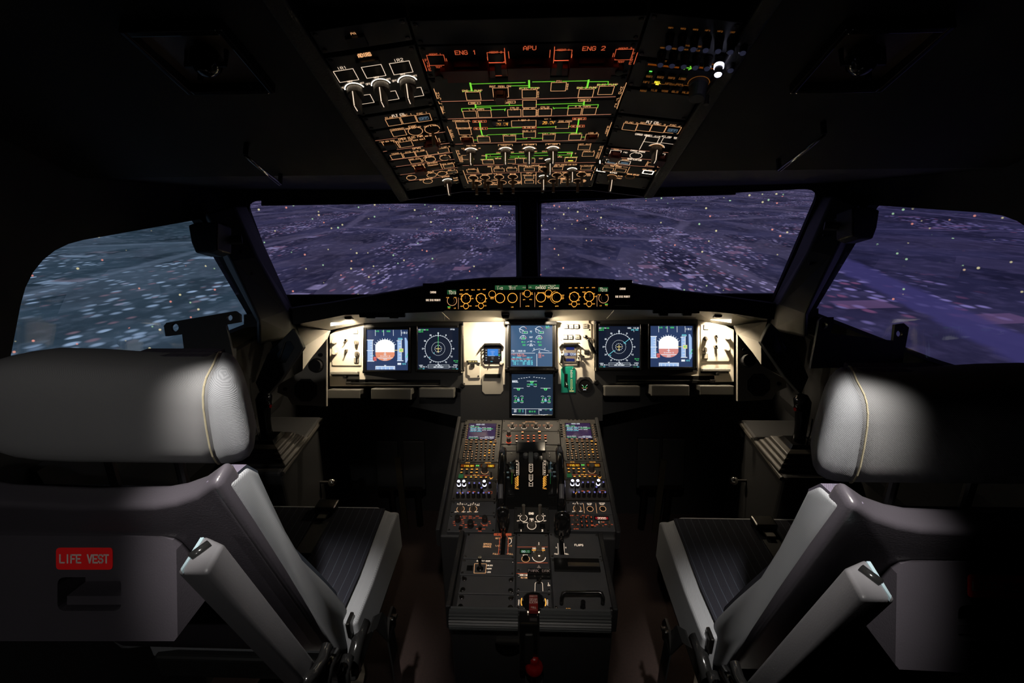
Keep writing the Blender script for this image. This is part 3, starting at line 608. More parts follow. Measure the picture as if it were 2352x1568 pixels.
def pfd(rc, label, clips, gc):
    p = display('primary_flight_display', label, rc, 's_pfd', None, clips)
    X = lambda x: (x-1000)/950; Y = lambda y: (y-115)/980
    def fl(c, *q, z=0): p.fill(*[f(v) for v, f in zip(q, [X, Y]*20)], c=c, z=z)
    def ln(c, w, *q): p.line(*[f(v) for v, f in zip(q, [X, Y]*20)], c=c, w=w)
    for x in (1190, 1385, 1605, 1785): ln('swht', .010, x, 125, x+3, 260)
    for x, t, w in ((1240, 'V/S', .07), (1362, '0', .02), (1495, 'HDG', .08)): p.gt(X(x), Y(152), t, .032, w, 'sgrn')
    p.gt(X(1862), Y(190), '1 FD 2', .04, .125)
    for x0, x1, y0, y1 in ((1015, 1125, 370, 870), (1700, 1785, 370, 865)): fl('slbl', x0, y0, x1, y0, x1, y1, x0, y1)
    fl('slbl', 1865, 310, 1900, 310, 1935, 400, 1940, 850, 1910, 915, 1880, 915)
    ln('swht', .014, 1128, 365, 1128, 880); ln('swht', .018, 1010, 365, 1145, 365); ln('swht', .018, 1020, 880, 1160, 880)
    ln('swht', .014, 1000, 622, 1155, 622); ln('swht', .014, 1790, 350, 1795, 870); ln('swht', .016, 1690, 385, 1740, 385); ln('swht', .016, 1700, 868, 1830, 868); ln('swht', .014, 1715, 352, 1815, 352)
    for y in (440, 500, 560, 690, 750, 820): ln('swht', .010, 1080, y, 1118, y)
    for y in (450, 530, 720, 800): ln('swht', .010, 1735, y, 1780, y)
    p.gt(X(1765), Y(335), '5000', .035, .1, 'scyn')
    a = [(1195, 660), (1195, 490), (1230, 435), (1290, 385), (1360, 358), (1415, 350), (1470, 358), (1540, 385), (1600, 435), (1636, 490), (1636, 660)]
    fl('sky', *[c for q in a for c in q])
    a = [(1195, 660), (1636, 660), (1636, 740), (1600, 800), (1540, 845), (1470, 868), (1415, 873), (1360, 868), (1290, 845), (1230, 800), (1198, 740)]
    fl(gc, *[c for q in a for c in q], z=.0001)
    for k in range(-60, 61, 12):
        r0, r1 = 262, 285; cx, cy = 1416, 610; ln('swht', .012, cx+r0*sn(k), cy-r0*cs(k), cx+r1*sn(k), cy-r1*cs(k))
    ln('syel', .014, 1620, 614, 1715, 614); fl('syel', 1740, 570, 1835, 570, 1835, 658, 1740, 658, z=.0002); p.gt(X(1785), Y(612), '49', .05, .06, 'sgrn')
    ln('swht', .016, 1418, 672, 1418, 735); ln('swht', .010, 1385, 708, 1448, 708); ln('swht', .012, 1360, 758, 1472, 758); ln('swht', .014, 1255, 803, 1585, 803)
    for x in (1322, 1515): p.gt(X(x), Y(757), '10', .026, .035)
    p.gt(X(1418), Y(840), '20', .035, .08)
    for y, t in ((800, 'SPD'), (850, 'LIM')): fl('sred', 1150, y-28, 1222, y-28, 1222, y+24, 1150, y+24, z=.0001); p.gt(X(1186), Y(y), t, .03, .06, 'spnk')
    p.gt(X(1148), Y(748), '=', .025, .03, 'scyn'); fl('swht', 1703, 920, 1785, 920, 1785, 968, 1703, 968); p.gt(X(1848), Y(945), '1013', .03, .09, 'scyn')
    fl('slbl', 1205, 1010, 1640, 1010, 1640, 1078, 1205, 1078); ln('swht', .014, 1205, 1075, 1205, 1005, 1640, 1005, 1640, 1075)
    for x in (1250, 1340, 1430, 1520, 1610): ln('swht', .012, x, 1035, x+4, 1075)
    fl('swht', 1392, 975, 1448, 975, 1420, 1010, z=.0003); ln('sgrn', .012, 1945, 680, 1905, 790); ln('scyn', .012, 1880, 768, 1950, 768)
    p.done('symbology')
pfd((843, 757, 938, 849.5), 'primary flight display with orange ground, next to the captain lighting panel', 'l', 'gnd')
pfd((1493, 748.5, 1590, 842), 'primary flight display with pinkish ground, next to the first officer lighting panel', 'r', 'gnd2')
def nd(rc, label, left):
    p = display('navigation_display', label, rc, 's_nd', None, 'r' if left else 'l')
    X = lambda x: (x-1035)/440; Y = lambda y: (y-250)/445
    cx, cy = X(1255), Y(473)
    p.garc(cx, cy, 142/440, 0, 360, 'swht', .009, n=72); p.garc(cx, cy, 72/440, 0, 360, 'swht', .008, 1, 60); p.garc(cx, cy, 37/440, 0, 360, 'swht', .010, 1, 24)
    for k in range(0, 360, 10):
        r0, r1 = 142/440, (150 if k % 30 else 156)/440; p.line(cx+r0*sn(k), cy-r0*cs(k), cx+r1*sn(k), cy-r1*cs(k), w=.006)
    for k in range(0, 360, 30):
        r = 166/440; p.gt(cx+r*sn(k), cy-r*cs(k), str(k//10), .030, .028 if k < 100 else .042)
    p.line(cx, cy-.05, cx, cy+.09, c='syel', w=.012); p.line(cx-.055, cy-.0, cx+.055, cy-.0, c='syel', w=.012); p.line(cx-.025, cy+.065, cx+.025, cy+.065, c='syel', w=.008)
    if left:
        p.line(cx, cy-.37, cx, cy-.02, c='sgrn', w=.010); p.line(cx, cy-.38, cx, cy-.30, w=.016)
    else:
        for s in (1, -1): p.line(cx+s*.075*1.6, cy-s*.055*1.6, cx+s*.26, cy-s*.20, c='scyn', w=.012)
        p.line(cx+.10, cy-.13, cx+.17, cy-.07, c='scyn', w=.010); p.line(cx, cy-.40, cx, cy-.32, w=.018)
        p.gt(.84, .045, 'VOR2  113.30', .028, .27); p.gt(.88, .088, 'CRS 052', .028, .17, 'scyn'); p.gt(.86, .125, 'T', .026)
    p.gt(.015, .045, 'GS', .026, .05, al=-1); p.gt(.07, .045, '166', .026, .065, 'sgrn', al=-1); p.gt(.14, .045, 'TAS', .02, .045, al=-1); p.gt(.19, .045, '166', .026, .065, 'sgrn', al=-1); p.gt(.015, .09, '000/0', .026, .11, 'sgrn', al=-1)
    if left: p.gt(.85, .035, 'PPOS', .028, .1)
    p.gt(.93, .79, 'DK-T-M', .022, .1, 'sgrn'); p.gt(.94, .825, '+4.5', .02, .06, 'sgrn')
    p.gt(.08, .905, 'VOR1', .024, .1); p.gt(.92, .895, 'VOR2', .024, .1); p.gt(.13, .94, '109.90 M', .024, .17); p.gt(.87, .94, 'M 113.30', .024, .17)
    p.line(.25, .89, .77, .89, .77, .965, .25, .965, .25, .89, w=.006); p.line(.25, .925, .77, .925, w=.005); p.gt(.51, .908, 'TA ONLY', .024, .16); p.gt(.51, .946, 'GPS PRIMARY', .024, .24)
    p.gt(.06, .985, '---', .02, .06, 'sgrn'); p.gt(.14, .985, 'NM', .02, .04, 'scyn'); p.gt(.88, .985, '---', .02, .06, 'sgrn'); p.gt(.96, .985, 'NM', .02, .04, 'scyn')
    p.gt(.40, .605, '5', .022, .018, 'scyn'); p.gt(.29, .71, '10', .022, .03, 'scyn')
    p.done('symbology')
nd((960, 753, 1053.5, 848), 'left navigation display, compass rose with one straight green course line', True)
nd((1374.5, 749, 1469, 843.5), 'right navigation display, compass rose crossed by a slanting cyan bearing line', False)
p = display('engine_warning_display', 'upper centre display with engine dials and red warnings on steel blue', (1173.5, 747.5, 1268.5, 841), 's_ew', None, 'lr')
X = lambda x: (x-60)/680; Y = lambda y: (y-90)/665
for x in (262, 525):
    p.garc(X(x), Y(165), .085, 60, 225, w=.012); p.garc(X(x), Y(165), .085, 20, 60, 'spnk', .012); p.line(X(x-65), Y(140), X(x+5), Y(172), w=.014); p.line(X(x-18), Y(185), X(x+72), Y(185), X(x+72), Y(218), X(x-18), Y(218), X(x-18), Y(185), w=.007); p.gt(X(x+40), Y(202), '50.4', .035, .09, 'sgrn')
    p.garc(X(x), Y(305), .078, 45, 180, w=.012); p.garc(X(x), Y(305), .078, 5, 45, 'spnk', .012); p.line(X(x), Y(250), X(x), Y(275), w=.012); p.line(X(x-32), Y(287), X(x+36), Y(287), X(x+36), Y(312), X(x-32), Y(312), X(x-32), Y(287), w=.007); p.gt(X(x+5), Y(300), '390', .032, .07, 'sgrn')
    p.gt(X(x+2), Y(357), '80.0', .032, .085, 'sgrn'); p.gt(X(x+15), Y(407), '500', .032, .07, 'sgrn')
for y, a, c in ((185, 'N1', '%'), (280, 'EGT', 'C'), (347, 'N2', ''), (395, 'FF', ''), (415, 'KG/H', '')): p.gt(X(393), Y(y), a, .032, .075 if len(a) > 2 else .045)
p.gt(X(393), Y(205), 'O', .022, .02, 'scyn')
for y in (355, 405):
    for s in (-1, 1): p.line(X(393+s*38), Y(y-6), X(393+s*66), Y(y+4), w=.008)
p.gt(X(660), Y(97), 'CLB', .036, .075, 'scyn'); p.gt(X(672), Y(122), '83.2%', .032, .1, 'sgrn')
p.gt(X(185), Y(505), 'FOB : 10020 KG', .034, .33); p.line(X(412), Y(508), X(470), Y(480), X(525), Y(470), X(580), Y(480), X(690), Y(508), w=.009); p.gt(X(440), Y(472), 'S', .034); p.gt(X(622), Y(472), 'F', .034); p.gt(X(527), Y(510), '2', .034)
p.line(X(68), Y(538), X(455), Y(538), w=.010); p.line(X(515), Y(534), X(730), Y(534), w=.010); p.line(X(486), Y(555), X(487), Y(748), w=.012)
for y, t, w, c, x in ((560, 'C-ALT ALTN LAW', .30, 'spnk', 70), (585, '<PROT LOST>', .22, 'spnk', 165), (612, 'MAX SPEED......320 KT', .48, 'scyn', 88), (638, 'AUTO FLT FAC 1+2 FAULT', .46, 'spnk', 70), (665, 'RUD WITH CARE ABV 160 KT', .50, 'scyn', 78), (692, '-FAC 1.....OFF THEN ON', .48, 'scyn', 92), (720, '-FAC 2.....OFF THEN ON', .48, 'scyn', 92)): p.gt(X(x), Y(y), t, .031, w, c, -1)
for y, t, w in ((555, 'AIR', .06), (581, 'CAB PR', .13), (607, 'AIR', .06)): p.gt(X(515), Y(y), t, .031, w, 'spnk', -1)
p.done('symbology')
p = display('system_display', 'lower centre display headed WHEEL with green gear symbols on slate blue', (1175.3, 858.8, 1269.5, 951), 's_sd', None, '')
X = lambda x: (x-70)/675; Y = lambda y: (y-880)/660
for x, y in ((188, 957), (232, 950), (275, 943), (317, 937), (360, 931), (438, 930), (482, 936), (524, 939), (567, 944), (610, 950)): p.line(X(x-9), Y(y), X(x+9), Y(y-1), c='swht', w=.010)
p.gt(X(128), Y(1000), 'WHEEL', .042, .14); p.line(X(80), Y(1017), X(176), Y(1017), w=.006)
for x, y in ((402, 995), (182, 1112), (627, 1110)):
    p.fill(X(x-35), Y(y), X(x+35), Y(y), X(x+18), Y(y+34), X(x), Y(y+44), X(x-18), Y(y+34), c='sgrn'); p.line(X(x-80), Y(y), X(x+80), Y(y), w=.008); p.line(X(x), Y(y), X(x), Y(y+40), c='s_sd', w=.012)
for x, y, t, c in ((345, 1052, '170', 'sgrn'), (402, 1052, 'PSI', 'scyn'), (457, 1052, '170', 'sgrn')): p.gt(X(x), Y(y), t, .033, .07, c)
for x in (345, 457): p.garc(X(x), Y(1035), .075, 240, 300, w=.008, n=8)
for x in (130, 238, 577, 684):
    p.garc(X(x), Y(1290), .075, 60, 120, w=.008, n=8); p.garc(X(x), Y(1300), .075, 240, 300, w=.008, n=8); p.gt(X(x+6), Y(1272), '10', .03, .045, 'sgrn'); p.gt(X(x), Y(1325), '100', .03, .065, 'sgrn')
for x, n in ((184, '12'), (630, '34')):
    p.gt(X(x), Y(1270), 'C', .026, .025, 'scyn'); p.gt(X(x), Y(1300), 'REL', .03, .055); p.gt(X(x), Y(1325), 'PSI', .03, .055, 'scyn'); p.gt(X(x-55), Y(1300), n[0], .03); p.gt(X(x+52), Y(1298), n[1], .03)
p.line(X(75), Y(1452), X(740), Y(1448), w=.008); p.line(X(300), Y(1455), X(300), Y(1538), w=.008); p.line(X(517), Y(1452), X(517), Y(1538), w=.008)
for y, t in ((1472, 'TAT'), (1498, 'SAT')): p.gt(X(130), Y(y), t, .028, .06); p.gt(X(197), Y(y), '-15' if t == 'TAT' else '-11', .028, .06, 'sgrn'); p.gt(X(256), Y(y), 'C', .024, .022, 'scyn')
p.gt(X(408), Y(1494), '03 H 10', .032, .15, 'sgrn'); p.gt(X(548), Y(1468), 'GW', .026, .045); p.gt(X(633), Y(1467), '--', .026, .04, 'sgrn'); p.gt(X(712), Y(1466), 'KG', .026, .04, 'scyn')
p.done('symbology')
for rc in ((1160, 1283, 857, 847, 857),):
    b = MB(); u0, v0 = MIP.loc(1160, 852); u1, v1 = MIP.loc(1282, 846); b.box(u0, u1, v0, v1, .0, .020); b.v = [tuple(MIP.pt(*q)) for q in b.v]
    mark(b.build('display_hood', 'gloss', bevel=.002), 'slim glossy black ledge between the two stacked centre displays', 'hood')
    b = MB(); u0, v0 = MIP.loc(1159, 746); u1, v1 = MIP.loc(1278, 738); b.box(u0, u1, v0, v1, .0, .026); b.v = [tuple(MIP.pt(*q)) for q in b.v]
    mark(b.build('display_hood', 'gloss', bevel=.002), 'slim glossy black ledge above the engine warning display', 'hood')
# ---------------------------------------------------------------- lighting panels at the two ends
Z6 = frame(750, 745, 200/2091)
def endpanel(side):
    left = side == 'left'
    if left: fr = Z6; rc = (762, 831, 800, 762, 840); poly = [(762, 779), (772, 766), (790, 763), (812, 760), (812, 757), (829, 753), (829, 839.5), (764, 839.5), (762, 836)]
    else:
        fr = lambda x, y: (1676.5+762-Z6(x, y)[0], Z6(x, y)[1]-9.5); rc = (1607, 1677, 795, 752, 830); poly = [(1609.5, 830), (1609.5, 744), (1627, 747), (1627, 750), (1650, 754), (1665, 757), (1676.5, 770), (1676.5, 827), (1674, 830)]
    p = Panel('lighting_control_panel', 'cream lighting panel with six knobs beside the captain flight display' if left else 'cream lighting panel with six knobs beside the first officer flight display', MIP, rc, 'cream', .008, fr, screws=False, poly=poly, ink=('wht',), bevel=.0015)
    for x, y, k in ((205, 440, 0), (480, 380, 1), (725, 435, 2), (210, 705, 0), (485, 625, 1), (742, 705, 2)):
        if k == 1: p.dial(x, y, .0045, .012, 'chrome'); p.toggle(x, y+8, .020, .2, 'chrome', .002)
        elif k == 0: p.dial(x, y-25, .0075, .015, 'cream'); p.dial(x, y, .0055, .010, 'knobgrey')
        else: p.rot(x, y, .0082, .018, 25 if y < 500 else 0, False, m='knobgrey', ptr='steel')
    for x, y in ((702, 168), (722, 865)): p.btn(x, y, bw=.0175, bh=.0175, frame=False, cap='greyb'); u, v = p.L(x, y); bb = MB(); bb.rect(u-.0085, u+.0085, v-.0085, v+.0085, .0016, z=.0012); bb.build('button_bezel', 'black', p.root)
    p.done()
endpanel('left'); endpanel('right')
for x0, x1, y, s in ((762, 825, 858, 'captain'), (1609, 1674, 851, 'first officer')):
    p = Panel('grab_bar', 'dark horizontal grab bar with a knob below the %s lighting panel' % s, MIP, (x0, x1, y, y-5.5, y+6.5), 'gloss', .006, cat='handle', screws=False)
    b = MB(); b.box(-p.w/2, p.w/2, -p.h*.1, p.h*.5, 0, .016); b.build('bar', 'bevel', p.root, bevel=.003); p.dial((x0+x1)/2+2, y+7, .0055, .02, 'gloss'); p.done()
# ---------------------------------------------------------------- left centre column: standby display
Z9 = frame(1055, 725, 130/1073)
p = Panel('standby_display', 'small eight-sided standby attitude display with blue sky, in the left cream column', MIP, (1105.5, 1157.5, 812, 790, 841), 'cream', .012, Z9, 'display', screws=False, poly=[(1106, 797), (1112, 790), (1149, 789.5), (1157, 796), (1158, 835), (1150, 841), (1114, 841.5), (1106, 833)], bevel=.002, ink=('swht',))
p.win(480, 580, 790, 890, 's_blk', 'screen', .003, 'gloss'); p.win(535, 628, 738, 760, 'isky', 'sky_area', .0035)
b = MB(); u0, v0 = p.L(420, 575); u1, v1 = p.L(840, 520); b.prism([p.L(422, 620), p.L(480, 520), p.L(780, 518), p.L(842, 580), p.L(842, 600), p.L(775, 555), p.L(485, 558), p.L(430, 640)], 0, .010); b.build('hood', 'gloss', p.root)
T0 = p.T; p.T = MB()
for k in range(-30, 31, 10): u, v = p.L(632, 720); r0, r1 = .0085, .0105; p.T.seg((u+r0*sn(k*1.6), v+r0*cs(k*1.6)), (u+r1*sn(k*1.6), v+r1*cs(k*1.6)), .0004, .0042)
for y in (690, 712, 735, 790, 815): u, v = p.L(632, y); p.T.seg((u-.0035, v), (u+.0035, v), .0005, .0042)
for y in (650, 700, 748, 795, 840): u, v = p.L(510, y); p.T.text('100', u, v, .0022, .005, .0004, .0042)
for y in (640, 670, 700, 770, 810): u, v = p.L(755, y); p.T.text('00', u, v, .0020, .003, .0004, .0042)
u, v = p.L(760, 742); p.T.text('4900', u, v, .003, .007, .0006, .0044, p.mi('sgrn')); u, v = p.L(612, 865); p.T.text('1013', u, v, .0026, .007, .0005, .0044, p.mi('scyn')); u, v = p.L(620, 760); p.T.seg((u-.012, v), (u+.010, v), .0008, .0042)
for x, y in ((455, 655), (455, 710), (458, 800), (458, 855), (570, 922)): p.btn(x, y, bw=.004, bh=.006, frame=False, cap='key')
p.dial(800, 895, .0062, .022, 'cream'); p.done('symbology')
p = Panel('clipboard_flap', 'plain grey card with cut corners hanging below the standby display', MIP, (1106, 1157, 880, 858, 905), 'greyb', .006, Z9, 'card', screws=False, poly=[(1107, 865), (1112, 860), (1151, 857), (1155, 868), (1156, 897), (1150, 905), (1114, 905), (1107, 898)], bevel=.0008)
b = MB(); b.box(-.028, .028, p.h*.30, p.h*.49, 0, .004); b.build('clip', 'gloss', p.root); p.done()
p = Panel('terrain_switch_panel', 'small cream notched plate with a square button below the left cream column', MIP, (1071, 1104, 848, 827, 868), 'cream', .008, Z9, poly=[(1072, 827), (1097, 827), (1098, 832), (1103, 834), (1103, 868), (1079, 868), (1078, 863), (1073, 861)], screws=False, ink=('syel',))
b = MB(); b.prism([p.L(*q) for q in ((140, 845), (345, 842), (350, 885), (395, 888), (395, 915), (360, 910), (340, 885), (145, 890))], 0, .003); b.build('name_strip', 'black', p.root); p.tx(252, 865, 'TERR ON ND', 26, 160); 
p.T.v = [(a, c_, z+.003) for a, c_, z in p.T.v]; p.btn(255, 942, bw=.015, bh=.015, frame=False); p.screw(*p.L(172, 912)); p.screw(*p.L(362, 1142)); p.done()
# ---------------------------------------------------------------- right centre column
ZA = frame(1270, 725, 115/949)
p = Panel('autobrake_panel', 'cream panel of square buttons and a toggle above the clock', MIP, (1287, 1360, 778, 736, 823), 'cream', .008, ZA, screws=False, poly=[(1291, 735), (1353, 734), (1353, 742), (1358, 744), (1358, 815), (1354, 822), (1336, 823), (1336, 792), (1332, 787), (1293, 787), (1291, 782), (1287, 780), (1287, 745), (1291, 744)], bevel=.0012)
for x, y, m in ((245, 205, 'cream'), (347, 205, 'cream'), (445, 205, 'cream'), (618, 200, 'greyb'), (237, 405, 'greyb'), (333, 405, 'greyb'), (466, 403, 'greyb'), (638, 685, 'key')):
    u, v = p.L(x, y); o = p.btn(x, y, bw=.0155, bh=.0155, frame=False, cap=m); bb = MB(); bb.rect(-.0078, .0078, -.0078, .0078, .0013, z=.0012); bb.build('button_bezel', 'key', o)
    if m != 'key': bb = MB(); bb.seg((-.003, -.001), (.003, -.001), .0022, z=.0042); bb.build('legend', 'plate2', o)
p.dial(600, 400, .0055, .012, 'chrome'); p.screw(*p.L(690, 265)); p.screw(*p.L(578, 768)); p.done()
p = Panel('nose_wheel_lever', 'black tapering lever hanging from a chrome ball beside the right cream column', MIP, (1344, 1372, 790, 772, 812), 'chrome', .002, ZA, 'lever', screws=False, poly=[(1342, 773), (1350, 771), (1352, 777), (1345, 779)])
b = MB(); b.tube([(*p.L(630, 410), .014), (*p.L(665, 470), .018), (*p.L(700, 560), .020), (*p.L(745, 640), .018), (*p.L(790, 690), .014), (*p.L(810, 720), .006)], [.0035, .0035, .007, .008, .0075, .004], 10); b.build('arm', 'gloss', p.root, smooth=True)
b = MB(); b.lathe([(.0045, 0), (.0045, .010), (.007, .014), (.0065, .020), (.003, .022)], *p.L(615, 400), 12); b.build('ball', 'chrome', p.root, smooth=True); p.done()
p = Panel('clock', 'eight-sided cream clock with three blue windows and black side levers', MIP, (1284, 1333, 815, 789, 840), 'cream', .012, ZA, 'clock', screws=False, poly=[(1284, 798), (1290, 790), (1327, 789), (1333, 797), (1334, 832), (1329, 839), (1291, 840), (1284, 833)], bevel=.002, ink=('swht',))
b = MB(); b.prism([p.L(*q) for q in ((112, 600), (165, 530), (465, 528), (520, 580), (520, 605), (465, 560), (165, 562))], 0, .010); b.build('hood', 'gloss', p.root)
b = MB(); b.box(*sorted((p.L(205, 700)[0], p.L(445, 700)[0])), *sorted((p.L(300, 575)[1], p.L(300, 890)[1])), 0, .003); b.build('dial_face', 'knobgrey', p.root, bevel=.001)
for q in ((247, 595, 402, 645), (212, 700, 435, 755), (250, 810, 405, 860)): p.win(*q, 'lcdb', 'display_window', .0036)
p.tx(255, 725, '03:', 44, 80, th=.0012); p.tx(340, 725, '10', 44, 50, th=.0012); p.tx(405, 727, '58', 38, 50, th=.0011)
p.T.v = [(a, c_, z+.0034) for a, c_, z in p.T.v]
for x, y in ((165, 680), (480, 690)): p.dial(x, y, .0035, .010, 'knobgrey')
for x, y0, y1 in ((160, 740, 900), (480, 780, 960)): b = MB(); b.tube([(*p.L(x+8, y0), .006), (*p.L(x-6, y1), .010)], [.0026, .0045], 8); b.build('side_lever', 'gloss', p.root)
for x, y in ((178, 730), (485, 725), (470, 840)): p.dial(x, y, .0040, .013, 'cream')
p.done()
p = Panel('gear_lever_panel', 'green eight-sided plate with landing gear lever slot and UP and DOWN arrows', MIP, (1288.5, 1323, 870, 841, 902), 'teal', .010, ZA, screws=False, poly=[(1288.5, 847), (1295, 841.5), (1317, 841.5), (1322.5, 848), (1322.5, 902), (1288.5, 902)], bevel=.0015, ink=('wrm',))
b = MB(); b.box(p.L(215, 1100)[0], p.L(275, 1100)[0], p.L(240, 1350)[1], p.L(240, 1100)[1], -.002, .0008); b.build('lever_slot_shade', 'gloss', p.root)  # black box stands in for the shade inside the lever slot
b = MB(); b.tube([(*p.L(240, 1230), .004), (*p.L(252, 1300), .018), (*p.L(268, 1330), .020)], [.002, .003, .0045], 10); b.build('gear_lever', 'chrome', p.root, smooth=True)
p.ln(340, 1165, 340, 1085, 330, 1085, 350, 1062, 372, 1085, 362, 1085, 362, 1165, 340, 1165, c='wht', w=.0009); p.ln(340, 1205, 340, 1365, 332, 1365, 352, 1400, 374, 1365, 364, 1365, 364, 1205, 340, 1205, c='syel', w=.0009)
p.tx(350, 1040, 'UP', 24, 36, c='wht'); p.tx(355, 1425, 'DOWN', 24, 80, c='syel'); p.screw(*p.L(388, 998)); p.done()
p = Panel('brake_pressure_gauge', 'round black triple pressure gauge with green needles in an eight-sided bezel', MIP, (1324, 1361, 884, 866, 902), 'black', .012, ZA, 'gauge', screws=False, poly=[(1325, 873), (1332, 866), (1354, 866), (1360, 873), (1360, 895), (1353, 902), (1332, 902), (1325, 896)], bevel=.002, ink=('swht',))
b = MB(); b.lathe([(.0235, 0), (.0235, .003), (.0205, .0032), (.0200, .001)], *p.L(600, 1310), 28); b.build('dial_rim', 'dsteel', p.root)
b = MB(); b.lathe([(.0198, 0), (.0198, .0018)], *p.L(600, 1310), 28); b.build('dial_face', 'gloss', p.root)
for q, c in (((590, 1365, 565, 1320), 'sgrn'), ((610, 1365, 632, 1320), 'sgrn'), ((565, 1318, 550, 1310), 'swht'), ((635, 1318, 650, 1310), 'swht'), ((550, 1365, 575, 1372), 'wrm'), ((625, 1372, 648, 1365), 'wrm')): p.ln(*q, c=c, w=.0012)
p.tx(600, 1398, 'BRAKES', 12, 54); p.T.v = [(a, c_, z+.002) for a, c_, z in p.T.v]; p.done()
M['ledge'] = mat('ledge_grey', (.075, .072, .064), .5, noise=.1)
# ---------------------------------------------------------------- ledges, tray slots and pedals below the panel
for x0, x1, y0, y1, xr, s in ((795, 1012, 871, 884, 800, 'captain'), (1415, 1642, 862, 880, 1634, 'first officer')):
    p = Panel('tray_slot', 'long black plate for a shaded recess with a slim metal rod below the %s displays' % s, MIP, (x0, x1, (y0+y1)/2, y0, y1), 'gloss', .01, cat='tray slot', screws=False)  # flat black plate, the recess is only coloured in as dark
    b = MB(); b.tube([(-p.w*.48, -.003, .006), (p.w*.48, -.003, .006)], .0022, 8); b.build('rod', 'dsteel', p.root)
    b = MB(); sx = -1 if xr < 1200 else 1; b.tube([(sx*p.w*.44, -.003, .006), (sx*p.w*.49, -.003, .006)], .006, 10); b.build('rod_end', 'dsteel', p.root); p.done()
for k, (x0, x1, y0, y1, lab) in enumerate(((760, 834, 892, 914, 'box ledge under the captain lighting panel'), (858, 950, 890, 916, 'box ledge under the left primary flight display'), (966, 1046, 889, 912, 'box ledge under the left navigation display'), (1385, 1466, 884, 908, 'box ledge under the right navigation display'), (1490, 1577, 882, 908, 'box ledge under the right primary flight display'), (1600, 1678, 883, 906, 'box ledge under the first officer lighting panel'))):
    b = MB(); u0, v1 = MIP.loc(x0, y0); u1, v0 = MIP.loc(x1, y1); b.box(u0, u1, v0, v1, -.05, .03); b.v = [tuple(MIP.pt(*q)) for q in b.v]
    mark(b.build('panel_ledge', 'ledge', bevel=.004), lab, 'ledge')
for x, y, lab in ((886, 1118, 'left rudder pedal in the captain footwell'), (948, 1118, 'right rudder pedal in the captain footwell'), (1492, 1115, 'left rudder pedal in the first officer footwell'), (1550, 1115, 'right rudder pedal in the first officer footwell')):
    c = onY(x, y, 1.52); r = empty('rudder_pedal', (c.x, c.y, 0), label=lab, cat='pedal')
    b = MB(); b.loft([[(sx, .02+dz*.25+t, c.z-.03+dz) for sx, t in ((-.045, 0), (.045, 0), (.045, .015), (-.045, .015))] for dz in (0, .08, .2)]); b.build('tread', 'black', r, bevel=.004)
    b = MB(); b.box(-.035, .035, .012, .018, c.z-.028, c.z-.012); b.build('toe_plate', 'dsteel', r)
    b = MB(); b.tube([(0, .05, 0), (0, .06, c.z-.02)], .015, 8); b.build('stem', 'dsteel', r)
for x, s in ((917, 'captain'), (1521, 'first officer')):
    c = onY(x, 1090, 1.54); b = MB(); b.box(-.012, .012, 0, .01, 0, .36); o = b.build('pedal_strut', mat('strut_%s' % s[0], (.03, .024, .013), .6), None, (c.x, c.y, 0)); mark(o, 'dull yellow upright strip between the %s rudder pedals' % s, 'strut')
b = MB(); b.box(-.98, .98, 1.66, 1.68, 0, 1.0); struct(b, 'wall_footwell', 'lining')
# ================================================================ centre pedestal
Z7 = frame(1030, 960, 200/2240); Z8 = frame(1220, 960, 200/2240); ZB = frame(1010, 950, 420/2352); ZC = frame(1010, 1210, 420/1840)
pedr = empty('pedestal', (0, PLO.o.y, 0), label='dark centre pedestal body between the seats, topped by the radio and throttle panels', cat='pedestal')
def pw(u, v, pl, h=0): q = pl.pt(u, v, h); return q
uA = PUP.loc(1063, 975)[0]; uB = PUP.loc(1378, 975)[0]; vT = PUP.loc(1220, 961)[1]; wA = PUP.loc(1026, 1200)[0]; wB = PUP.loc(1420, 1200)[0]
UL = min(uA, wA); UR = max(uB, wB)
yT = PUP.pt(0, vT).y; zT = PUP.pt(0, vT).z; yM = PLO.o.y; zM = PLO.o.z
LL = PLO.loc(1058, 1300)[0]; LR = PLO.loc(1400, 1300)[0]; yB = PLO.hit(1220, 1402).y
off = Vector((0, PLO.o.y, 0))
b = MB(); b.loft([[Vector((x, y, z))-off for y, z in ((yT, 0), (yT, zT-.014), (yM-.004, zM-.014), (yM-.004, .25), (yM+.05, 0))] for x in (UL, UR)]); b.build('upper_body', 'ped', pedr, bevel=.006)
b = MB(); b.loft([[Vector((x, y, z))-off for y, z in ((yM+.02, 0), (yM+.02, zM-.013), (yB, zM-.013), (yB, .16), (yB+.05, 0))] for x in (LL, LR)]); b.build('lower_body', 'ped', pedr, bevel=.006)
for u in (UL-.004, UR+.004):
    b = MB(); b.loft([[Vector((u+dx, y, z+dz))-off for dx, dz in ((-.006, -.05), (.006, -.05), (.006, .008), (-.006, .008))] for y, z in ((yT, zT), (yM-.004, zM))]); b.build('side_rim', 'leather', pedr, bevel=.003)
for u in (LL-.002, LR+.002):
    b = MB(); b.loft([[Vector((u+dx, y, zM+dz))-off for dx, dz in ((-.006, -.06), (.006, -.06), (.006, .008), (-.006, .008))] for y in (yM-.004, yB)]); b.build('side_rim', 'leather', pedr, bevel=.003)
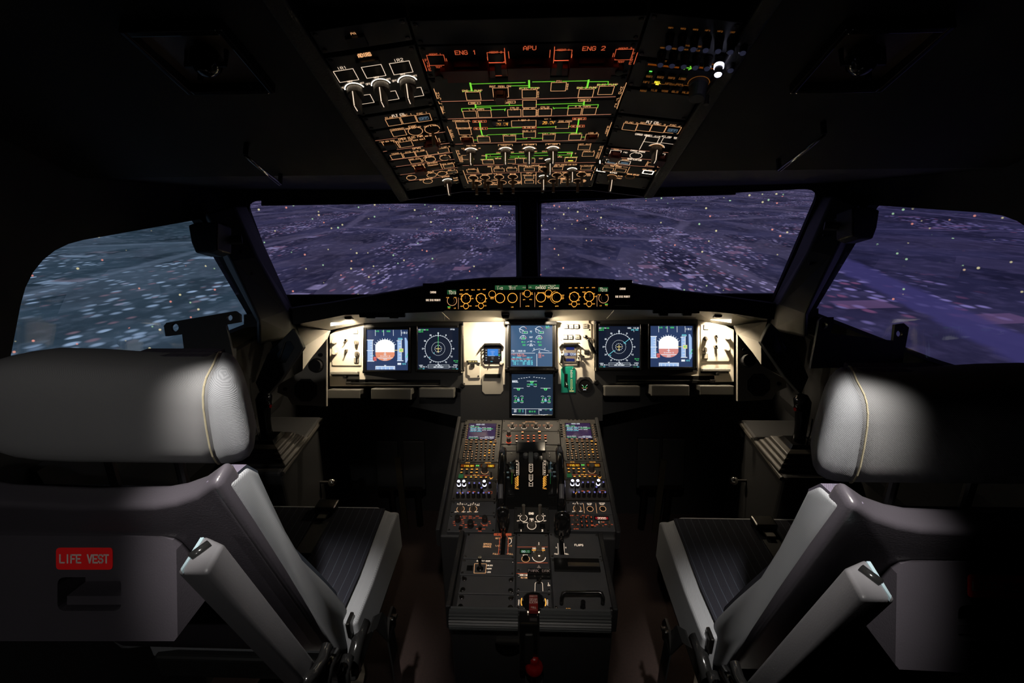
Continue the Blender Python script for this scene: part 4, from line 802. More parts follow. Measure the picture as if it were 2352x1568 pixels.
def ribbed(x0, x1):
    u0 = PLO.loc(x0, 1418)[0]; u1 = PLO.loc(x1, 1418)[0]; sec = []
    for k in range(10):
        a = math.radians(95+k*13); r = .030; sec.append((yB+.006+r*math.cos(a)*.9, zM-.026+r*math.sin(a)))
        a = math.radians(95+k*13+6.5); r = .027; sec.append((yB+.006+r*math.cos(a)*.9, zM-.026+r*math.sin(a)))
    sec += [(yB+.005, zM-.06), (yB+.01, zM-.004)]
    b = MB(); b.loft([[Vector((x, y, z))-off for y, z in sec] for x in (u0, u1)]); b.build('ribbed_footrest', 'rib', pedr)
ribbed(1039, 1200); ribbed(1250, 1415)
u0 = PLO.loc(1203, 1410)[0]; u1 = PLO.loc(1248, 1410)[0]
b = MB(); b.box(u0, u1, yB-.03-off.y, yB+.004-off.y, zM-.15, zM-.003); b.build('latch_box', 'gloss', pedr, bevel=.004)
b = MB(); b.box(u0+.012, u1-.012, yB-.034-off.y, yB-.028-off.y, zM-.12, zM-.03); b.build('latch_cover', 'black', pedr, bevel=.003)
c = onY(1168, 1480, yB-.01)-off; b = MB(); b.lathe([(.028, -.02), (.030, 0), (.018, .004)], 0, 0, 20); b.v = [(x+c.x, -z+c.y, c.z+min(y, .004)) for x, y, z in b.v]; b.build('ashtray_cup', 'dsteel', pedr)
# red mushroom knob behind the pedestal
c = onY(1227, 1530, yB-.03); kr = empty('pull_knob', (c.x, c.y, c.z-.012), label='red mushroom pull knob low on the back of the pedestal', cat='knob')
b = MB(); prof = [(.006, -.05), (.008, -.002), (.019, .0), (.020, .012), (.015, .020), (.010, .023), (.009, .030), (.0095, .038), (.006, .042)]
b.lathe(prof, n=24); b.build('handle', 'knobred', kr, smooth=True)
b = MB(); b.box(-.02, .02, -.005, .06, -.075, -.048); b.build('bracket', 'black', kr)
# ---------------------------------------------------------------- flight computer keyboards
def mcdu(fr, rc, left):
    lab = 'left' if left else 'right'
    p = Panel('flight_computer_keyboard', 'grey flight computer keyboard with a small purple text screen, %s of the throttle levers' % lab, PUP, rc, 'plate2', .02, fr, 'keyboard', ink=('swht',), bevel=.002)
    dx, dy = (0, 0) if left else (0, 0)
    def q(x, y): return (x, y) if left else (x, y)
    sc_ = ((540, 150), (1190, 555)) if left else ((880, 140), (1570, 535))
    p.win(sc_[0][0], sc_[0][1], sc_[1][0], sc_[1][1], 's_mcdu', 'screen', .0025, 'gloss')
    if left:
        TX = [(825, 180, 'A320-200', 30, 210, 'swht'), (620, 213, 'ENG', 26, 80, 'swht'), (672, 237, 'LEAP-1A26', 26, 240, 'sgrn'), (835, 267, 'ACTIVE NAV DATA BASE', 22, 530, 'swht'), (715, 292, '23MAR-19APR', 26, 290, 'scyn'), (1030, 292, 'CA21203001', 26, 240, 'sgrn'), (835, 324, 'SECOND NAV DATA BASE', 22, 530, 'swht'), (700, 353, '<23FEB-22MAR', 26, 310, 'scyn'), (640, 498, 'IDLE/PERF', 22, 240, 'swht'), (640, 530, '+0.0/+0.0', 26, 250, 'sgrn'), (1060, 500, 'SOFTWARE', 22, 240, 'swht'), (990, 530, 'STATUS/XLOAD>', 26, 350, 'swht')]
    else:
        TX = [(1140, 161, 'A320-200', 30, 210, 'swht'), (930, 194, 'ENG', 26, 60, 'swht'), (1000, 219, 'LEAP-1A26', 26, 240, 'sgrn'), (1180, 248, 'ACTIVE NAV DATA BASE', 22, 520, 'swht'), (1065, 274, '23MAR-19APR', 26, 290, 'scyn'), (1400, 272, 'CA21203001', 26, 250, 'sgrn'), (1185, 305, 'SECOND NAV DATA BASE', 22, 530, 'swht'), (1060, 333, '<23FEB-22MAR', 26, 310, 'scyn'), (1035, 483, 'IDLE/PERF', 22, 240, 'swht'), (1045, 512, '+0.0/+0.0', 26, 240, 'sgrn'), (1430, 482, 'SOFTWARE', 22, 210, 'swht'), (1395, 507, 'STATUS/XLOAD>', 26, 350, 'swht')]
    for x, y, t, h, w, c in TX: p.tx(x, y, t, h*.9, w, c)
    p.T.v = [(a, c_, z+.0026) for a, c_, z in p.T.v]
    keyed = MB()
    def key(x, y, bw, bh, lg=None, kind='rect', lit=False):
        u, v = p.L(x, y)
        o = p.btn(x, y, bw=bw, bh=bh, frame=False, cap='key', name='key') if kind == 'rect' else p.dial(x, y, .0042, .0035, 'key', name='key')
        if lg:
            hz = .0046 if kind == 'rect' else .0038
            if lit: p.T.rect(u-bw*.33, u+bw*.33, v-bh*.3, v+bh*.3, .0009, hz, p.mi('amb'))
            p.T.text(lg, u, v, bh*.36 if len(lg) > 1 else bh*.45, min(bw*.7, len(lg)*.0026), .0008, hz, p.mi('amb' if lit else 'wrm'))
    LX = lambda a, b_, t: a+(b_-a)*t
    if left:
        for k in range(6):
            t = k/5; key(LX(430, 378, t), LX(185, 488, t), .0085, .0060); key(LX(1305, 1285, t), LX(185, 470, t), .0085, .0060)
            for xa, xb in ((LX(495, 455, t), 1), (LX(1240, 1215, t), -1)): u, v = p.L(xa, LX(205, 500, t)); p.T.seg((u-xb*.0015, v+.0015), (u+xb*.0015, v-.0015), .0009, mi=p.mi('wrm'))
        rows = [((475, 585), (600, 583), (720, 582), (845, 582), (970, 580), (1095, 578), (1208, 588)), ((465, 640), (588, 638), (715, 638), (842, 636), (968, 635), (1095, 635), (1208, 635))]
        nm = [('DIR', 'PROG', 'PERF', 'INIT', 'DATA', '', 'BRT'), ('F-PLN', 'NAV', 'FUEL', 'SEC', 'ATC', 'MENU', 'DIM')]
        for ry, rr in enumerate(rows):
            for k, (x, y) in enumerate(rr): key(x, y, .0098 if k < 6 else .0065, .0052, nm[ry][k] or None, lit=(ry == 1 and k == 5))
        for (x, y), t in zip(((458, 700), (580, 700), (450, 762), (572, 762), (443, 820), (562, 820)), ('AIR', '-', '<-', 'UP', '->', 'DN')): key(x, y, .0098, .0055, t)
        for r_, (y0, xs) in enumerate(((710, (745, 855, 962, 1068, 1175)), (778, (738, 848, 955, 1062, 1170)), (848, (730, 842, 950, 1056, 1165)), (915, (722, 835, 942, 1050, 1160)), (985, (712, 828, 935, 1045, 1155)), (1058, (705, 820, 928, 1040, 1148)))):
            for k, x in enumerate(xs):
                ch = ('ABCDE', 'FGHIJ', 'KLMNO', 'PQRST', 'UVWXY', 'Z/*.C')[r_][k]; key(x, y0, .0068, .0062, ch, lit=ch in 'ENSW')
        for r_, (y0, xs) in enumerate(((880, (412, 515, 615)), (942, (403, 508, 610)), (1000, (395, 498, 602)), (1062, (385, 490, 595)))):
            for k, x in enumerate(xs): key(x, y0, .007, .007, ('123', '456', '789', '.0+')[r_][k], 'round')
        outl = [(400, 550), (375, 700), (335, 720), (275, 1020), (330, 1050), (330, 1115), (1215, 1120), (1225, 1035), (1290, 1000), (1300, 720), (1262, 700), (1265, 560)]
    else:
        for k in range(6):
            t = k/5; key(LX(765, 790, t), LX(170, 470, t), .0085, .0060); key(LX(1640, 1700, t), LX(162, 455, t), .0085, .0060)
            for xa, xb in ((LX(825, 860, t), 1), (LX(1578, 1635, t), -1)): u, v = p.L(xa, LX(185, 478, t)); p.T.seg((u-xb*.0015, v+.0015), (u+xb*.0015, v-.0015), .0009, mi=p.mi('wrm'))
        rows = [((920, 565), (1050, 563), (1178, 562), (1305, 560), (1432, 558), (1552, 560), (1652, 566)), ((925, 615), (1055, 615), (1182, 615), (1310, 614), (1436, 614), (1558, 614), (1662, 612))]
        nm = [('DIR', 'PROG', 'PERF', 'INIT', 'DATA', '', 'BRT'), ('F-PLN', 'NAV', 'FUEL', 'SEC', 'ATC', 'MENU', 'DIM')]
        for ry, rr in enumerate(rows):
            for k, (x, y) in enumerate(rr): key(x, y, .0098 if k < 6 else .0065, .0052, nm[ry][k] or None, lit=(ry == 1 and k == 5))
        for (x, y), t in zip(((935, 685), (1070, 685), (940, 745), (1075, 745), (945, 805), (1080, 805)), ('AIR', '-', '<-', 'UP', '->', 'DN')): key(x, y, .0098, .0055, t)
        for r_, (y0, xs) in enumerate(((692, (1235, 1340, 1447, 1552, 1655)), (760, (1240, 1347, 1455, 1562, 1668)), (828, (1248, 1355, 1463, 1572, 1680)), (895, (1258, 1367, 1477, 1585, 1692)), (965, (1268, 1378, 1487, 1598, 1708)), (1035, (1278, 1388, 1500, 1608, 1718)))):
            for k, x in enumerate(xs):
                ch = ('ABCDE', 'FGHIJ', 'KLMNO', 'PQRST', 'UVWXY', 'Z/*.C')[r_][k]; key(x, y0, .0068, .0062, ch, lit=ch in 'ENSW')
        for r_, (y0, xs) in enumerate(((868, (935, 1040, 1145)), (928, (940, 1045, 1152)), (985, (947, 1053, 1160)), (1045, (957, 1062, 1168)))):
            for k, x in enumerate(xs): key(x, y0, .007, .007, ('123', '456', '789', '.0+')[r_][k], 'round')
        outl = [(880, 545), (840, 560), (835, 690), (800, 710), (830, 1000), (895, 1040), (900, 1100), (1790, 1090), (1790, 1040), (1830, 1000), (1760, 700), (1715, 690), (1700, 545)]
    b = MB(); b.pline([p.L(*c) for c in outl], .0016, .0012); b.build('edge_bead', 'knobgrey', p.root)
    for k in range(5):
        x, y = (670+k*105, 65) if left else (975+k*105, 47); u, v = p.L(x, y); b = MB(); b.box(u-.0035, u+.0035, v-.001, v+.001, -.001, .0008); b.build('vent_slot_shade', 'gloss', p.root)  # black boxes put in for the shade of the vent openings
    p.done()
mcdu(Z7, (1060.5, 1151, 1010, 963.5, 1060.5), True); mcdu(Z8, (1287, 1380, 1010, 962.5, 1058.5), False)
# ---------------------------------------------------------------- switching and warning control panels
p = Panel('switching_panel', 'grey panel lettered SWITCHING with four selectors in a row', PUP, (1153.5, 1285.5, 978, 964, 989.6), 'plate2', .02, ZB, ink=('wrm',))
p.tx(1162, 104, 'SWITCHING', 11, 120)
for x in (934, 1084, 1237, 1389):
    p.rot(x, 172, .0062, .016, 0, False, m='knobgrey'); p.ring(x, 172, .0092, 180, 360, 'wht', .0011)
    u, v = p.L(x, 190); p.T.arc((u, v), .0009, 0, 360, .0012, .0008, p.mi('wht'), 8)
    for s, t in ((-1, 'CAPT'), (1, 'F/O')): p.tx(x+s*44, 145, t, 8, 34); p.ln(x+s*36, 160, x+s*60, 160, c='org', w=.001)
    p.tx(x, 118, 'NORM', 7, 44)
p.done()
p = Panel('warning_control_panel', 'grey panel of small red-lit keys with two short brown knobs at its left', PUP, (1152, 1286.5, 1005, 990, 1020.5), 'plate2', .02, ZB, ink=('ledr',))
for y in (272, 355): p.dial(888, y, .0062, .017, 'knobgrey'); p.ring(888, y, .0085, 190, 350, 'ledr', .0012)
KEYS = [(991, 293), (1066, 293), (1137, 293), (1211, 291), (1286, 291), (1359, 291), (991, 327), (1066, 326), (1137, 325), (1211, 324), (1286, 324), (1359, 322), (1138, 368), (1212, 362)]
for (x, y), t in zip(KEYS, ('ENG', 'BLEED', 'PRESS', 'ELEC', 'HYD', 'FUEL', 'APU', 'COND', 'DOOR', 'WHEEL', 'F/CTL', 'ALL', 'CLR', 'STS')):
    p.btn(x, y, bw=.0072, bh=.0048, frame=False, name='key'); u, v = p.L(x, y); p.T.seg((u-.0018, v), (u+.0018, v), .0013, .0046, p.mi('syel')); p.T.rect(u-.0030, u+.0030, v-.0014, v+.0014, .0007, .0044, p.mi('ledr'))
for x, y in ((991, 365), (1364, 362)): p.btn(x, y, bw=.009, bh=.0058, frame=False, name='key'); u, v = p.L(x, y); p.T.seg((u-.0015, v), (u+.0015, v), .0032, .0046, p.mi('wht'))
for x, y, w_ in ((1065, 248, .005), (1282, 243, .0085)):
    p.btn(x, y, bw=w_*1.5, bh=.0078, frame=False, name='key', cap='key'); u, v = p.L(x, y); p.T.seg((u-w_*.3, v-.0002), (u+w_*.3, v-.0002), .0040, .0046, p.mi('syel')); p.T.seg((u-w_*.38, v+.0022), (u+w_*.38, v+.0022), .0018, .0047, p.mi('ledr'))
p.done()
# ---------------------------------------------------------------- radio, audio and light panels either side
def radio(left):
    lab = 'left' if left else 'right'; dx, dy = (0, 0) if left else (1374, -9)
    sk = 0 if left else 1
    p = Panel('radio_panel', 'radio panel with two orange frequency windows reading 110.90, behind the %s keyboard' % lab, PUP, (1048.5, 1146, 1082, 1061.6, 1102.5) if left else (1294, 1397.5, 1080, 1059, 1100.5), 'plate2', .018, ZB, ink=('amb',))
    X = lambda x, y: x+dx+(0 if left else (y-740)*.26)
    for x0, x1 in ((275, 445), (535, 705)):
        p.win(X(x0, 675), 652+dy, X(x1, 675), 690+dy, 'lcdo', fm='gloss')
    p.tx(X(374, 676), 676+dy, '110.90', 26, 115, 'ledy', th=.0010); p.tx(X(655, 674), 674+dy, '160', 26, 64, 'ledy', th=.0010); p.tx(X(595, 674), 676+dy, 'C', 20, 16, 'ledy')
    u, v = p.L(X(486, 668), 668+dy); p.T.seg((u-.003, v), (u+.003, v), .0012, mi=p.mi('ledg')); p.T.pline([(u-.0022, v+.0022), (u-.0045, v), (u-.0022, v-.0022)], .0012, mi=p.mi('ledg')); p.T.pline([(u+.0022, v+.0022), (u+.0045, v), (u+.0022, v-.0022)], .0012, mi=p.mi('ledg'))
    p.tx(X(360, 632), 631+dy, 'ACTIVE', 9, 52); p.tx(X(620, 632), 631+dy, 'STBY/CRS', 9, 76)
    for x, y, t in ((288, 725, 'VHF1'), (351, 725, 'VHF2'), (416, 725, 'VHF3'), (480, 725, 'LOAD'), (282, 765, 'HF1'), (346, 766, ''), (409, 765, 'HF2'), (476, 766, 'AM'), (272, 827, 'NAV'), (336, 827, 'VOR'), (402, 827, 'ILS'), (468, 827, 'GLS'), (533, 827, 'MLS'), (598, 827, 'ADF')):
        p.btn(X(x, y), y+dy, bw=.0088, bh=.0064, frame=False, name='key'); u, v = p.L(X(x, y), y+dy)
        if t: p.T.text(t, u, v, .0030, .0058, .0007, .0046, p.mi('amb'))
    p.ln(X(315, 792), 792+dy, X(430, 792), 792+dy, c='org'); p.ln(X(515, 793), 793+dy, X(632, 794), 794+dy, c='org'); p.tx(X(472, 791), 791+dy, 'STBY NAV', 9, 76)
    for x, c in ((278, 'ledg'), (404, 'sgrn')): u, v = p.L(X(x, 803), 803+dy); p.T.seg((u, v-.001), (u, v+.001), .0022, mi=p.mi(c))
    b = MB(); u, v = p.L(X(274, 812), 812+dy); b.box(u-.007, u+.007, v-.008, v+.006, .004, .006); b.build('clear_guard', 'lcd', p.root)
    p.ring(X(580, 740), 740+dy, .0108, 180, 360, 'wrm', .0011); p.dial(X(578, 735), 735+dy, .0088, .024, 'plate2')
    p.ring(X(662, 812), 812+dy, .005, 190, 350, 'amb', .0010); p.toggle(X(662, 808), 806+dy, .017, -.2, 'dsteel', .0020); p.tx(X(660, 838), 838+dy, 'OFF', 9, 30)
    p.done()
radio(True); radio(False)
def audio(left):
    lab = 'left' if left else 'right'
    p = Panel('audio_control_panel', 'audio panel with two rows of violet-lit push knobs, on the %s of the throttle' % lab, PUP, (1040, 1141.5, 1127, 1103.5, 1149.5) if left else (1298, 1408, 1125, 1101.5, 1148), 'plate2', .018, ZB, ink=('amb',))
    top = ((252, 905, 1), (318, 904, 1), (385, 918, 0), (450, 918, 0), (514, 918, 0), (578, 905, 1), (646, 917, 0)) if left else ((1703, 897, 1), (1770, 897, 1), (1836, 909, 0), (1901, 908, 0), (1966, 907, 0), (2033, 894, 1), (2098, 906, 0))
    bot = [(234+67*k, 1044, 0) for k in range(7)] if left else [(1719+67*k, 1036, 0) for k in range(7)]
    mid = [(541, 980, 0)] if left else [(2009, 969, 0)]
    for x, y, lit in (*top, *mid, *bot):                # knob tops sit above the plate: base a little lower in the picture
        yb = y+26
        h = .026 if lit else .018
        o = p.dial(x, yb+(14 if lit else 0), .0050, h, 'key', cap='ledw' if lit else 'ledd', cr=.86 if lit else .52)
        if lit: p.shared(('collar', 'ledw'), 'lit_collar', lambda b: b.lathe([(.0056, .0095), (.0056, .0125)], n=18), 'ledw', 0, 0, 0, 0, o)
    for x, t in (((378, 'VOICE'), (443, 'RESET')) if left else ((1838, 'VOICE'), (1908, 'RESET'))): p.btn(x, 1016 if left else 1007, bw=.0095, bh=.005, frame=False, name='key'); u, v = p.L(x, 1016 if left else 1007); p.T.text(t, u, v, .0026, .007, .0006, .0045, p.mi('org'))
    x, y = (645, 1013) if left else (2102, 1004); p.btn(x, y, bw=.0125, bh=.0080, c='org', th=.0006); p.tx(x-57, y, 'ON', 9, 20, 'org')
    x, y = (283, 1010) if left else (1743, 1002); p.ring(x, y, .0044, 0, 360, 'amb', .0009); p.toggle(x, y, .018, -.2, 'key', .0022); p.tx(x, y+26, 'INT', 9, 22); p.done()
audio(True); audio(False)
p = Panel('flood_light_panel', 'dark panel lettered FLOOD LT and INTEG LT with two rotary knobs', PUP, (1035, 1140, 1166, 1150.5, 1182), 'plate', .018, ZB, ink=('wht',))
for x, t in ((268, 'FLOOD LT'), (430, 'INTEG LT')):
    p.tx(x+20, 1163, t, 13, 125); p.ring(x, 1226, .0105, -70, 250, 'wrm', .0010); p.rot(x, 1226, .0080, .020, 0 if t[0] == 'F' else -15, False, m='knobgrey')
    for s, l in ((-57, 'OFF'), (45, 'BRT')): p.tx(x+s, 1263, l, 10, 36)
p.tx(380, 1178, 'MAIN', 8, 40); p.tx(490, 1178, 'PED', 8, 40); p.done()
p = Panel('event_button_panel', 'dark panel lettered FLOOD LT, AIDS and DFDR with one knob and two ring buttons', PUP, (1301, 1415, 1165, 1151, 1181), 'plate', .018, ZB, ink=('wht',))
p.tx(1775, 1157, 'FLOOD LT', 13, 125); p.tx(1925, 1155, 'AIDS', 13, 60); p.tx(1925, 1170, 'PRINT', 8, 44); p.tx(2088, 1152, 'DFDR', 13, 70); p.tx(2088, 1167, 'EVENT', 8, 50)
p.ring(1768, 1218, .0105, -70, 250, 'wrm', .0010); p.rot(1768, 1218, .0080, .020, 12, False, m='knobgrey'); p.tx(1722, 1258, 'OFF', 10, 36); p.tx(1818, 1256, 'BRT', 10, 36)
for x, y in ((1934, 1224), (2098, 1222)): p.ring(x, y, .0086, 0, 360, 'wrm', .0010); p.dial(x, y, .0066, .0015, 'key', name='push_button')
p.ln(1848, 1155, 1860, 1278, c='wrm'); p.ln(2006, 1153, 2022, 1278, c='wrm'); p.done()
p = Panel('weather_radar_panel', 'dark panel lettered MULTI CAN with three black knobs and faint red marks', PUP, (1028.5, 1139, 1203, 1182.5, 1222), 'plate', .018, ZB, ink=('org',))
for x, y, r in ((232, 1370, .0075), (398, 1440, .0085), (580, 1375, .0075)): p.dial(x, y, r, .018, 'key')
for x, y, t, w in ((247, 1325, 'GAIN', 48), (352, 1318, 'MULTI CAN', 118), (317, 1342, 'MAN', 30), (392, 1342, 'AUTO', 42), (483, 1318, 'GCS', 40), (446, 1342, 'OFF', 26), (522, 1342, 'AUTO', 40), (588, 1324, 'TILT', 36), (182, 1385, '-8', 24), (178, 1408, '-12', 28), (190, 1435, '-16', 28), (290, 1362, 'CAL', 26), (298, 1385, '+4', 24), (298, 1408, '+8', 26), (276, 1436, 'MAX', 36), (345, 1428, 'WX+T', 40), (338, 1462, 'MAP', 30), (458, 1428, 'TURB', 36), (432, 1392, 'WX', 30), (640, 1385, 'UP', 22), (644, 1410, '15', 24), (585, 1440, 'DN 15', 60), (482, 1480, 'OFF', 26), (563, 1482, 'AUTO', 40), (516, 1512, 'PWS', 40), (274, 1510, 'SYS', 34)): p.tx(x, y, t, 9, w)
p.ring(580, 1385, .0115, 200, 320, 'org', .0008); p.toggle(270, 1475, .012, .2); p.toggle(520, 1475, .012, .2)
u, v = p.L(200, 1338); p.T.seg((u, v-.0008), (u, v+.0008), .0020, mi=p.mi('wht')); p.done()
p = Panel('transponder_panel', 'dark panel with a number keypad and a red window reading 2000', PUP, (1303.5, 1422.5, 1200, 1181, 1220), 'plate', .018, ZB, ink=('org',))
p.win(1998, 1327, 2168, 1362, 'lcdr', fm='gloss'); p.tx(2084, 1346, '2000', 26, 105, 'wht', th=.0012)
for (x, y), t in zip(((1817, 1342), (1882, 1341), (1946, 1341), (1824, 1397), (1888, 1394), (1954, 1395), (1830, 1449), (1895, 1450), (1960, 1446)), ('1', '2', '3', '4', '5', '6', '7', '0', 'CLR')):
    p.btn(x, y, bw=.0085, bh=.0085, frame=False, name='key'); u, v = p.L(x, y); p.T.text(t, u, v, .0038, .0022 if len(t) == 1 else .0058, .0008, .0046, p.mi('org'))
p.ring(2062, 1394, .0034, c='wht', w=.0009); p.dial(2062, 1394, .0024, .004, 'key')
for x, y, t, w in ((1700, 1309, 'STBY', 46), (1768, 1308, 'ON', 28), (1845, 1310, 'ATC', 30), (1905, 1310, 'FAIL', 32), (1718, 1365, '1', 8), (1768, 1365, '2', 8), (1708, 1424, 'OFF', 24), (1780, 1424, 'ON', 20), (1755, 1481, 'ALT RPTG', 60), (2102, 1394, 'IDENT', 34), (2022, 1427, 'THRT', 30), (2000, 1443, 'ALL', 26), (2090, 1441, 'BLW', 26), (2135, 1425, 'STBY', 28), (2212, 1426, 'TA', 24)): p.tx(x, y, t, 9, w)
p.ln(1656, 1372, 1662, 1410); p.ln(2248, 1360, 2256, 1412)
for x, y in ((1745, 1320), (1750, 1400), (1748, 1450)): p.toggle(x, y, .022, .1, 'knobgrey', .0024)
for x, y in ((2065, 1445), (2178, 1440)): p.rot(x, y, .0055, .014, 0, False, m='knobgrey', ptr='dim')
p.done()
# ---------------------------------------------------------------- throttle quadrant
p = Panel('throttle_quadrant', 'throttle quadrant with two curved black thrust levers and lit scales between trim wheels', PUP, (1146, 1287, 1095, 1021, 1163), 'gloss', .02, ZB, 'throttle', screws=False, ink=('wht',))
for q in (((780, 432), (985, 432), (985, 490), (780, 490)), ((1363, 432), (1555, 432), (1555, 490), (1363, 490)), ((780, 500), (1020, 495), (975, 590), (880, 670), (770, 560)), ((1320, 495), (1550, 498), (1570, 560), (1470, 660), (1370, 590))):
    b = MB(); b.prism([p.L(*c) for c in q], 0, .005); b.build('cover_plate', 'plate2', p.root, bevel=.0008)
for x, y in ((925, 522), (1410, 523), (1412, 565), (805, 453), (1535, 447), (820, 525), (1515, 520)): u, v = p.L(x, y); p.screw(u, v); list(p.root.children)[-1].location.z = .005
b = MB(); b.prism([p.L(*c) for c in ((985, 395), (1362, 395), (1362, 510), (985, 520))], 0, .012); b.build('front_shroud', 'gloss', p.root, bevel=.002)
for x0, x1 in ((972, 1022), (1318, 1372)):
    b = MB(); b.prism([p.L(*c) for c in ((x0, 515), (x1, 515), (x1, 600), (x0, 600))], 0, .006); b.build('scale_cover', 'plate2', p.root, bevel=.001)
b = MB(); b.prism([p.L(*c) for c in ((1160, 435), (1180, 435), (1182, 500), (1202, 520), (1202, 640), (1142, 640), (1142, 520), (1158, 500))], 0, .008); b.build('centre_spine', 'rib', p.root, bevel=.001)
for x in (1105, 1238): b = MB(); b.lathe([(.0085, 0), (.0085, .010), (.006, .012)], *p.L(x, 550), 16); b.build('lever_stop', 'plate', p.root)
# scales
p.ln(1150, 648, 1150, 740, 1170, 758, 1196, 740, 1196, 648, 1150, 648, w=.0011); p.ln(1150, 780, 1150, 850, 1172, 870, 1196, 850, 1196, 780, w=.0011); p.ln(1150, 880, 1150, 935, w=.0011); p.ln(1196, 880, 1196, 935, w=.0011)
for y in (665, 690, 715, 738, 790, 815, 840, 862, 900, 930): u, v = p.L(1172, y); p.T.seg((u-.0014, v), (u+.0014, v), .0016, mi=0)
for s, xb, xt in ((-1, 1016, 994), (1, 1330, 1352)):
    p.ln(xb, 625, xb-s*0, 788, w=.0010); p.tx(xt, 600, 'REV', 8, 34); p.tx(xt, 616, 'IDLE', 8, 34)
    for k, ch in enumerate('A/THR'): p.tx(xt, 650+k*27, ch, 18, 15)
    p.tx(xt, 786, '0', 12, 10); u, v = p.L(xt+s*32, 788); p.T.face([(u-.002, v-.0016, .0006), (u+.002, v-.0016, .0006), (u+.002*s, v+.002, .0006)], 0)
    for k in range(6): y = 815+k*22; p.ln(xt-24, y+18, xt+18, y-14, c='amb', w=.0016)
    p.ln(xt+s*-12, 805, xt+s*-12, 930, c='amb', w=.0014); p.tx(xt, 960, 'FULL', 16, 46, 'amb')
# trim wheel scales (curved side shells)
for s in (-1, 1):
    xs = (880, 960) if s < 0 else (1475, 1392)
    ring_ = []
    for k in range(9):
        y = 640+k*52; h = .030*math.sin(math.pi*(k+.6)/9.2)
        (ua, va), (ub, vb) = p.L(xs[0]+s*10, y), p.L(xs[1], y)
        ring_.append([(ua, va, 0), (ua, va, h), ((ua+ub)/2, va, h+.002), (ub, vb, h*.9), (ub, vb, 0)])
    b = MB(); b.loft(ring_); b.build('trim_wheel', 'gloss', p.root, smooth=False)
for q, c in (((1420, 715, 1420, 920), 'win_off'), ((1440, 850, 1440, 900), 'win_off'), ((1420, 850, 1455, 850), 'win_off'), ((1418, 850, 1418, 1000), 'sgrn'), ((933, 845, 930, 1000), 'grn')):
    b = MB(); b.pline([p.L(q[0], q[1]), p.L(q[2], q[3])], .0010, .033); b.build('trim_mark', glow('trim_'+c, M[c].node_tree.nodes['Principled BSDF'].inputs['Emission Color'].default_value[:3], .12), p.root)
b = MB()
for x, y, t in ((1425, 720, '5'), (1428, 735, 'UP'), (1436, 800, '10'), (1470, 845, 'CG'), (1472, 900, '25'), (915, 725, '5'), (910, 800, '10'), (878, 850, '30'), (882, 915, '25')): u, v = p.L(x, y); b.text(t, u, v, .004, None, .0007, .033)
b.build('trim_numbers', glow('trim_n', (.6, .8, .8), .22), p.root)
# thrust levers: curved black arms with grey grips
for s in (-1, 1):
    xc = 808 if s < 0 else 1540
    pts = [(*p.L(xc+s*0+(22 if s < 0 else -22), 545), .010), (*p.L(xc+(14 if s < 0 else -14), 560), .030), (*p.L(xc+(6 if s < 0 else -6), 640), .048), (*p.L(xc, 760), .055), (*p.L(xc-6*-s, 920), .052), (*p.L(xc-16*-s, 1080), .040), (*p.L(xc-20*-s, 1200), .022), (*p.L(xc-18*-s, 1240), .004)]
    b = MB(); b.tube(pts, [.008, .011, .012, .012, .012, .012, .012, .010], 12); lv = b.build('thrust_lever', 'gloss', p.root, smooth=True)
    for (y0, y1, z0, z1) in ((600, 670, .054, .062), (1065, 1200, .052, .034)):
        b = MB(); u0, v0 = p.L(xc-s*2+(0 if y0 < 900 else s*18), y0); u1, v1 = p.L(xc-s*0+(0 if y0 < 900 else s*22), y1)
        b.tube([(u0, v0, z0), (u1, v1, z1)], .0072, 10); b.build('grip_pad', 'sgrey', lv, bevel=.001)
p.done('scale_lettering')
# engine start panel, speed brake and flap levers
p = Panel('engine_start_panel', 'black panel lettered ENG with two master switches and a mode selector', PUP, (1180, 1262, 1192, 1163.5, 1222), 'black', .02, ZB, ink=('wht',))
for x, s in ((1078, -1), (1288, 1)): p.ring(x, 1342, .0102, w=.0011); p.toggle(x, 1335, .040, -.25, 'knobgrey', .0042); p.tx(x-s*0-60*(1 if s < 0 else -1), 1312, 'ON', 12, 24); p.tx(x+s*66, 1378, 'OFF', 12, 34); p.tx(x-s*-40 if s > 0 else x-38, 1290, '1' if s < 0 else '2', 10, 8)
p.tx(1177, 1283, 'ENG', 24, 58, th=.0012); p.tx(1182, 1352, 'MODE', 14, 54); p.tx(1182, 1372, 'NORM', 10, 52); p.tx(1102, 1398, 'CRANK', 12, 62); p.tx(1255, 1390, 'IGN START', 12, 70)
p.ring(1183, 1438, .0118, 0, 360, 'wht', .0012); p.dial(1183, 1438, .0100, .012, 'knobgrey'); b = MB(); u, v = p.L(1183, 1438); b.seg((u, v+.004), (u, v+.011), .0016, .0128); b.seg((u-.003, v+.011), (u+.003, v+.011), .0012, .0128); b.build('selector_mark', 'wht', p.root)
for x, t in ((1047, '1'), (1320, '2')): p.tx(x, 1502, t, 22, 14, th=.0014); p.btn(x, 1450, bw=.017, bh=.015, frame=False, cap='gloss')
p.done()
p = Panel('speed_brake_unit', 'dark panel lettered SPEED BRAKE with a vertical slot scale', PLO, (1067, 1184, 1254, 1224.5, 1283), 'plate', .012, ZC, ink=('org',))
p.tx(480, 173, 'SPEED', 16, 78, 'wrm'); p.tx(478, 198, 'BRAKE', 16, 80, 'wrm'); b = MB(); b.box(p.L(620, 150)[0], p.L(662, 150)[0], p.L(640, 280)[1], p.L(640, 75)[1], -.002, .0006); b.build('lever_slot_shade', 'gloss', p.root)  # slot's inner shade put in as a thin black box
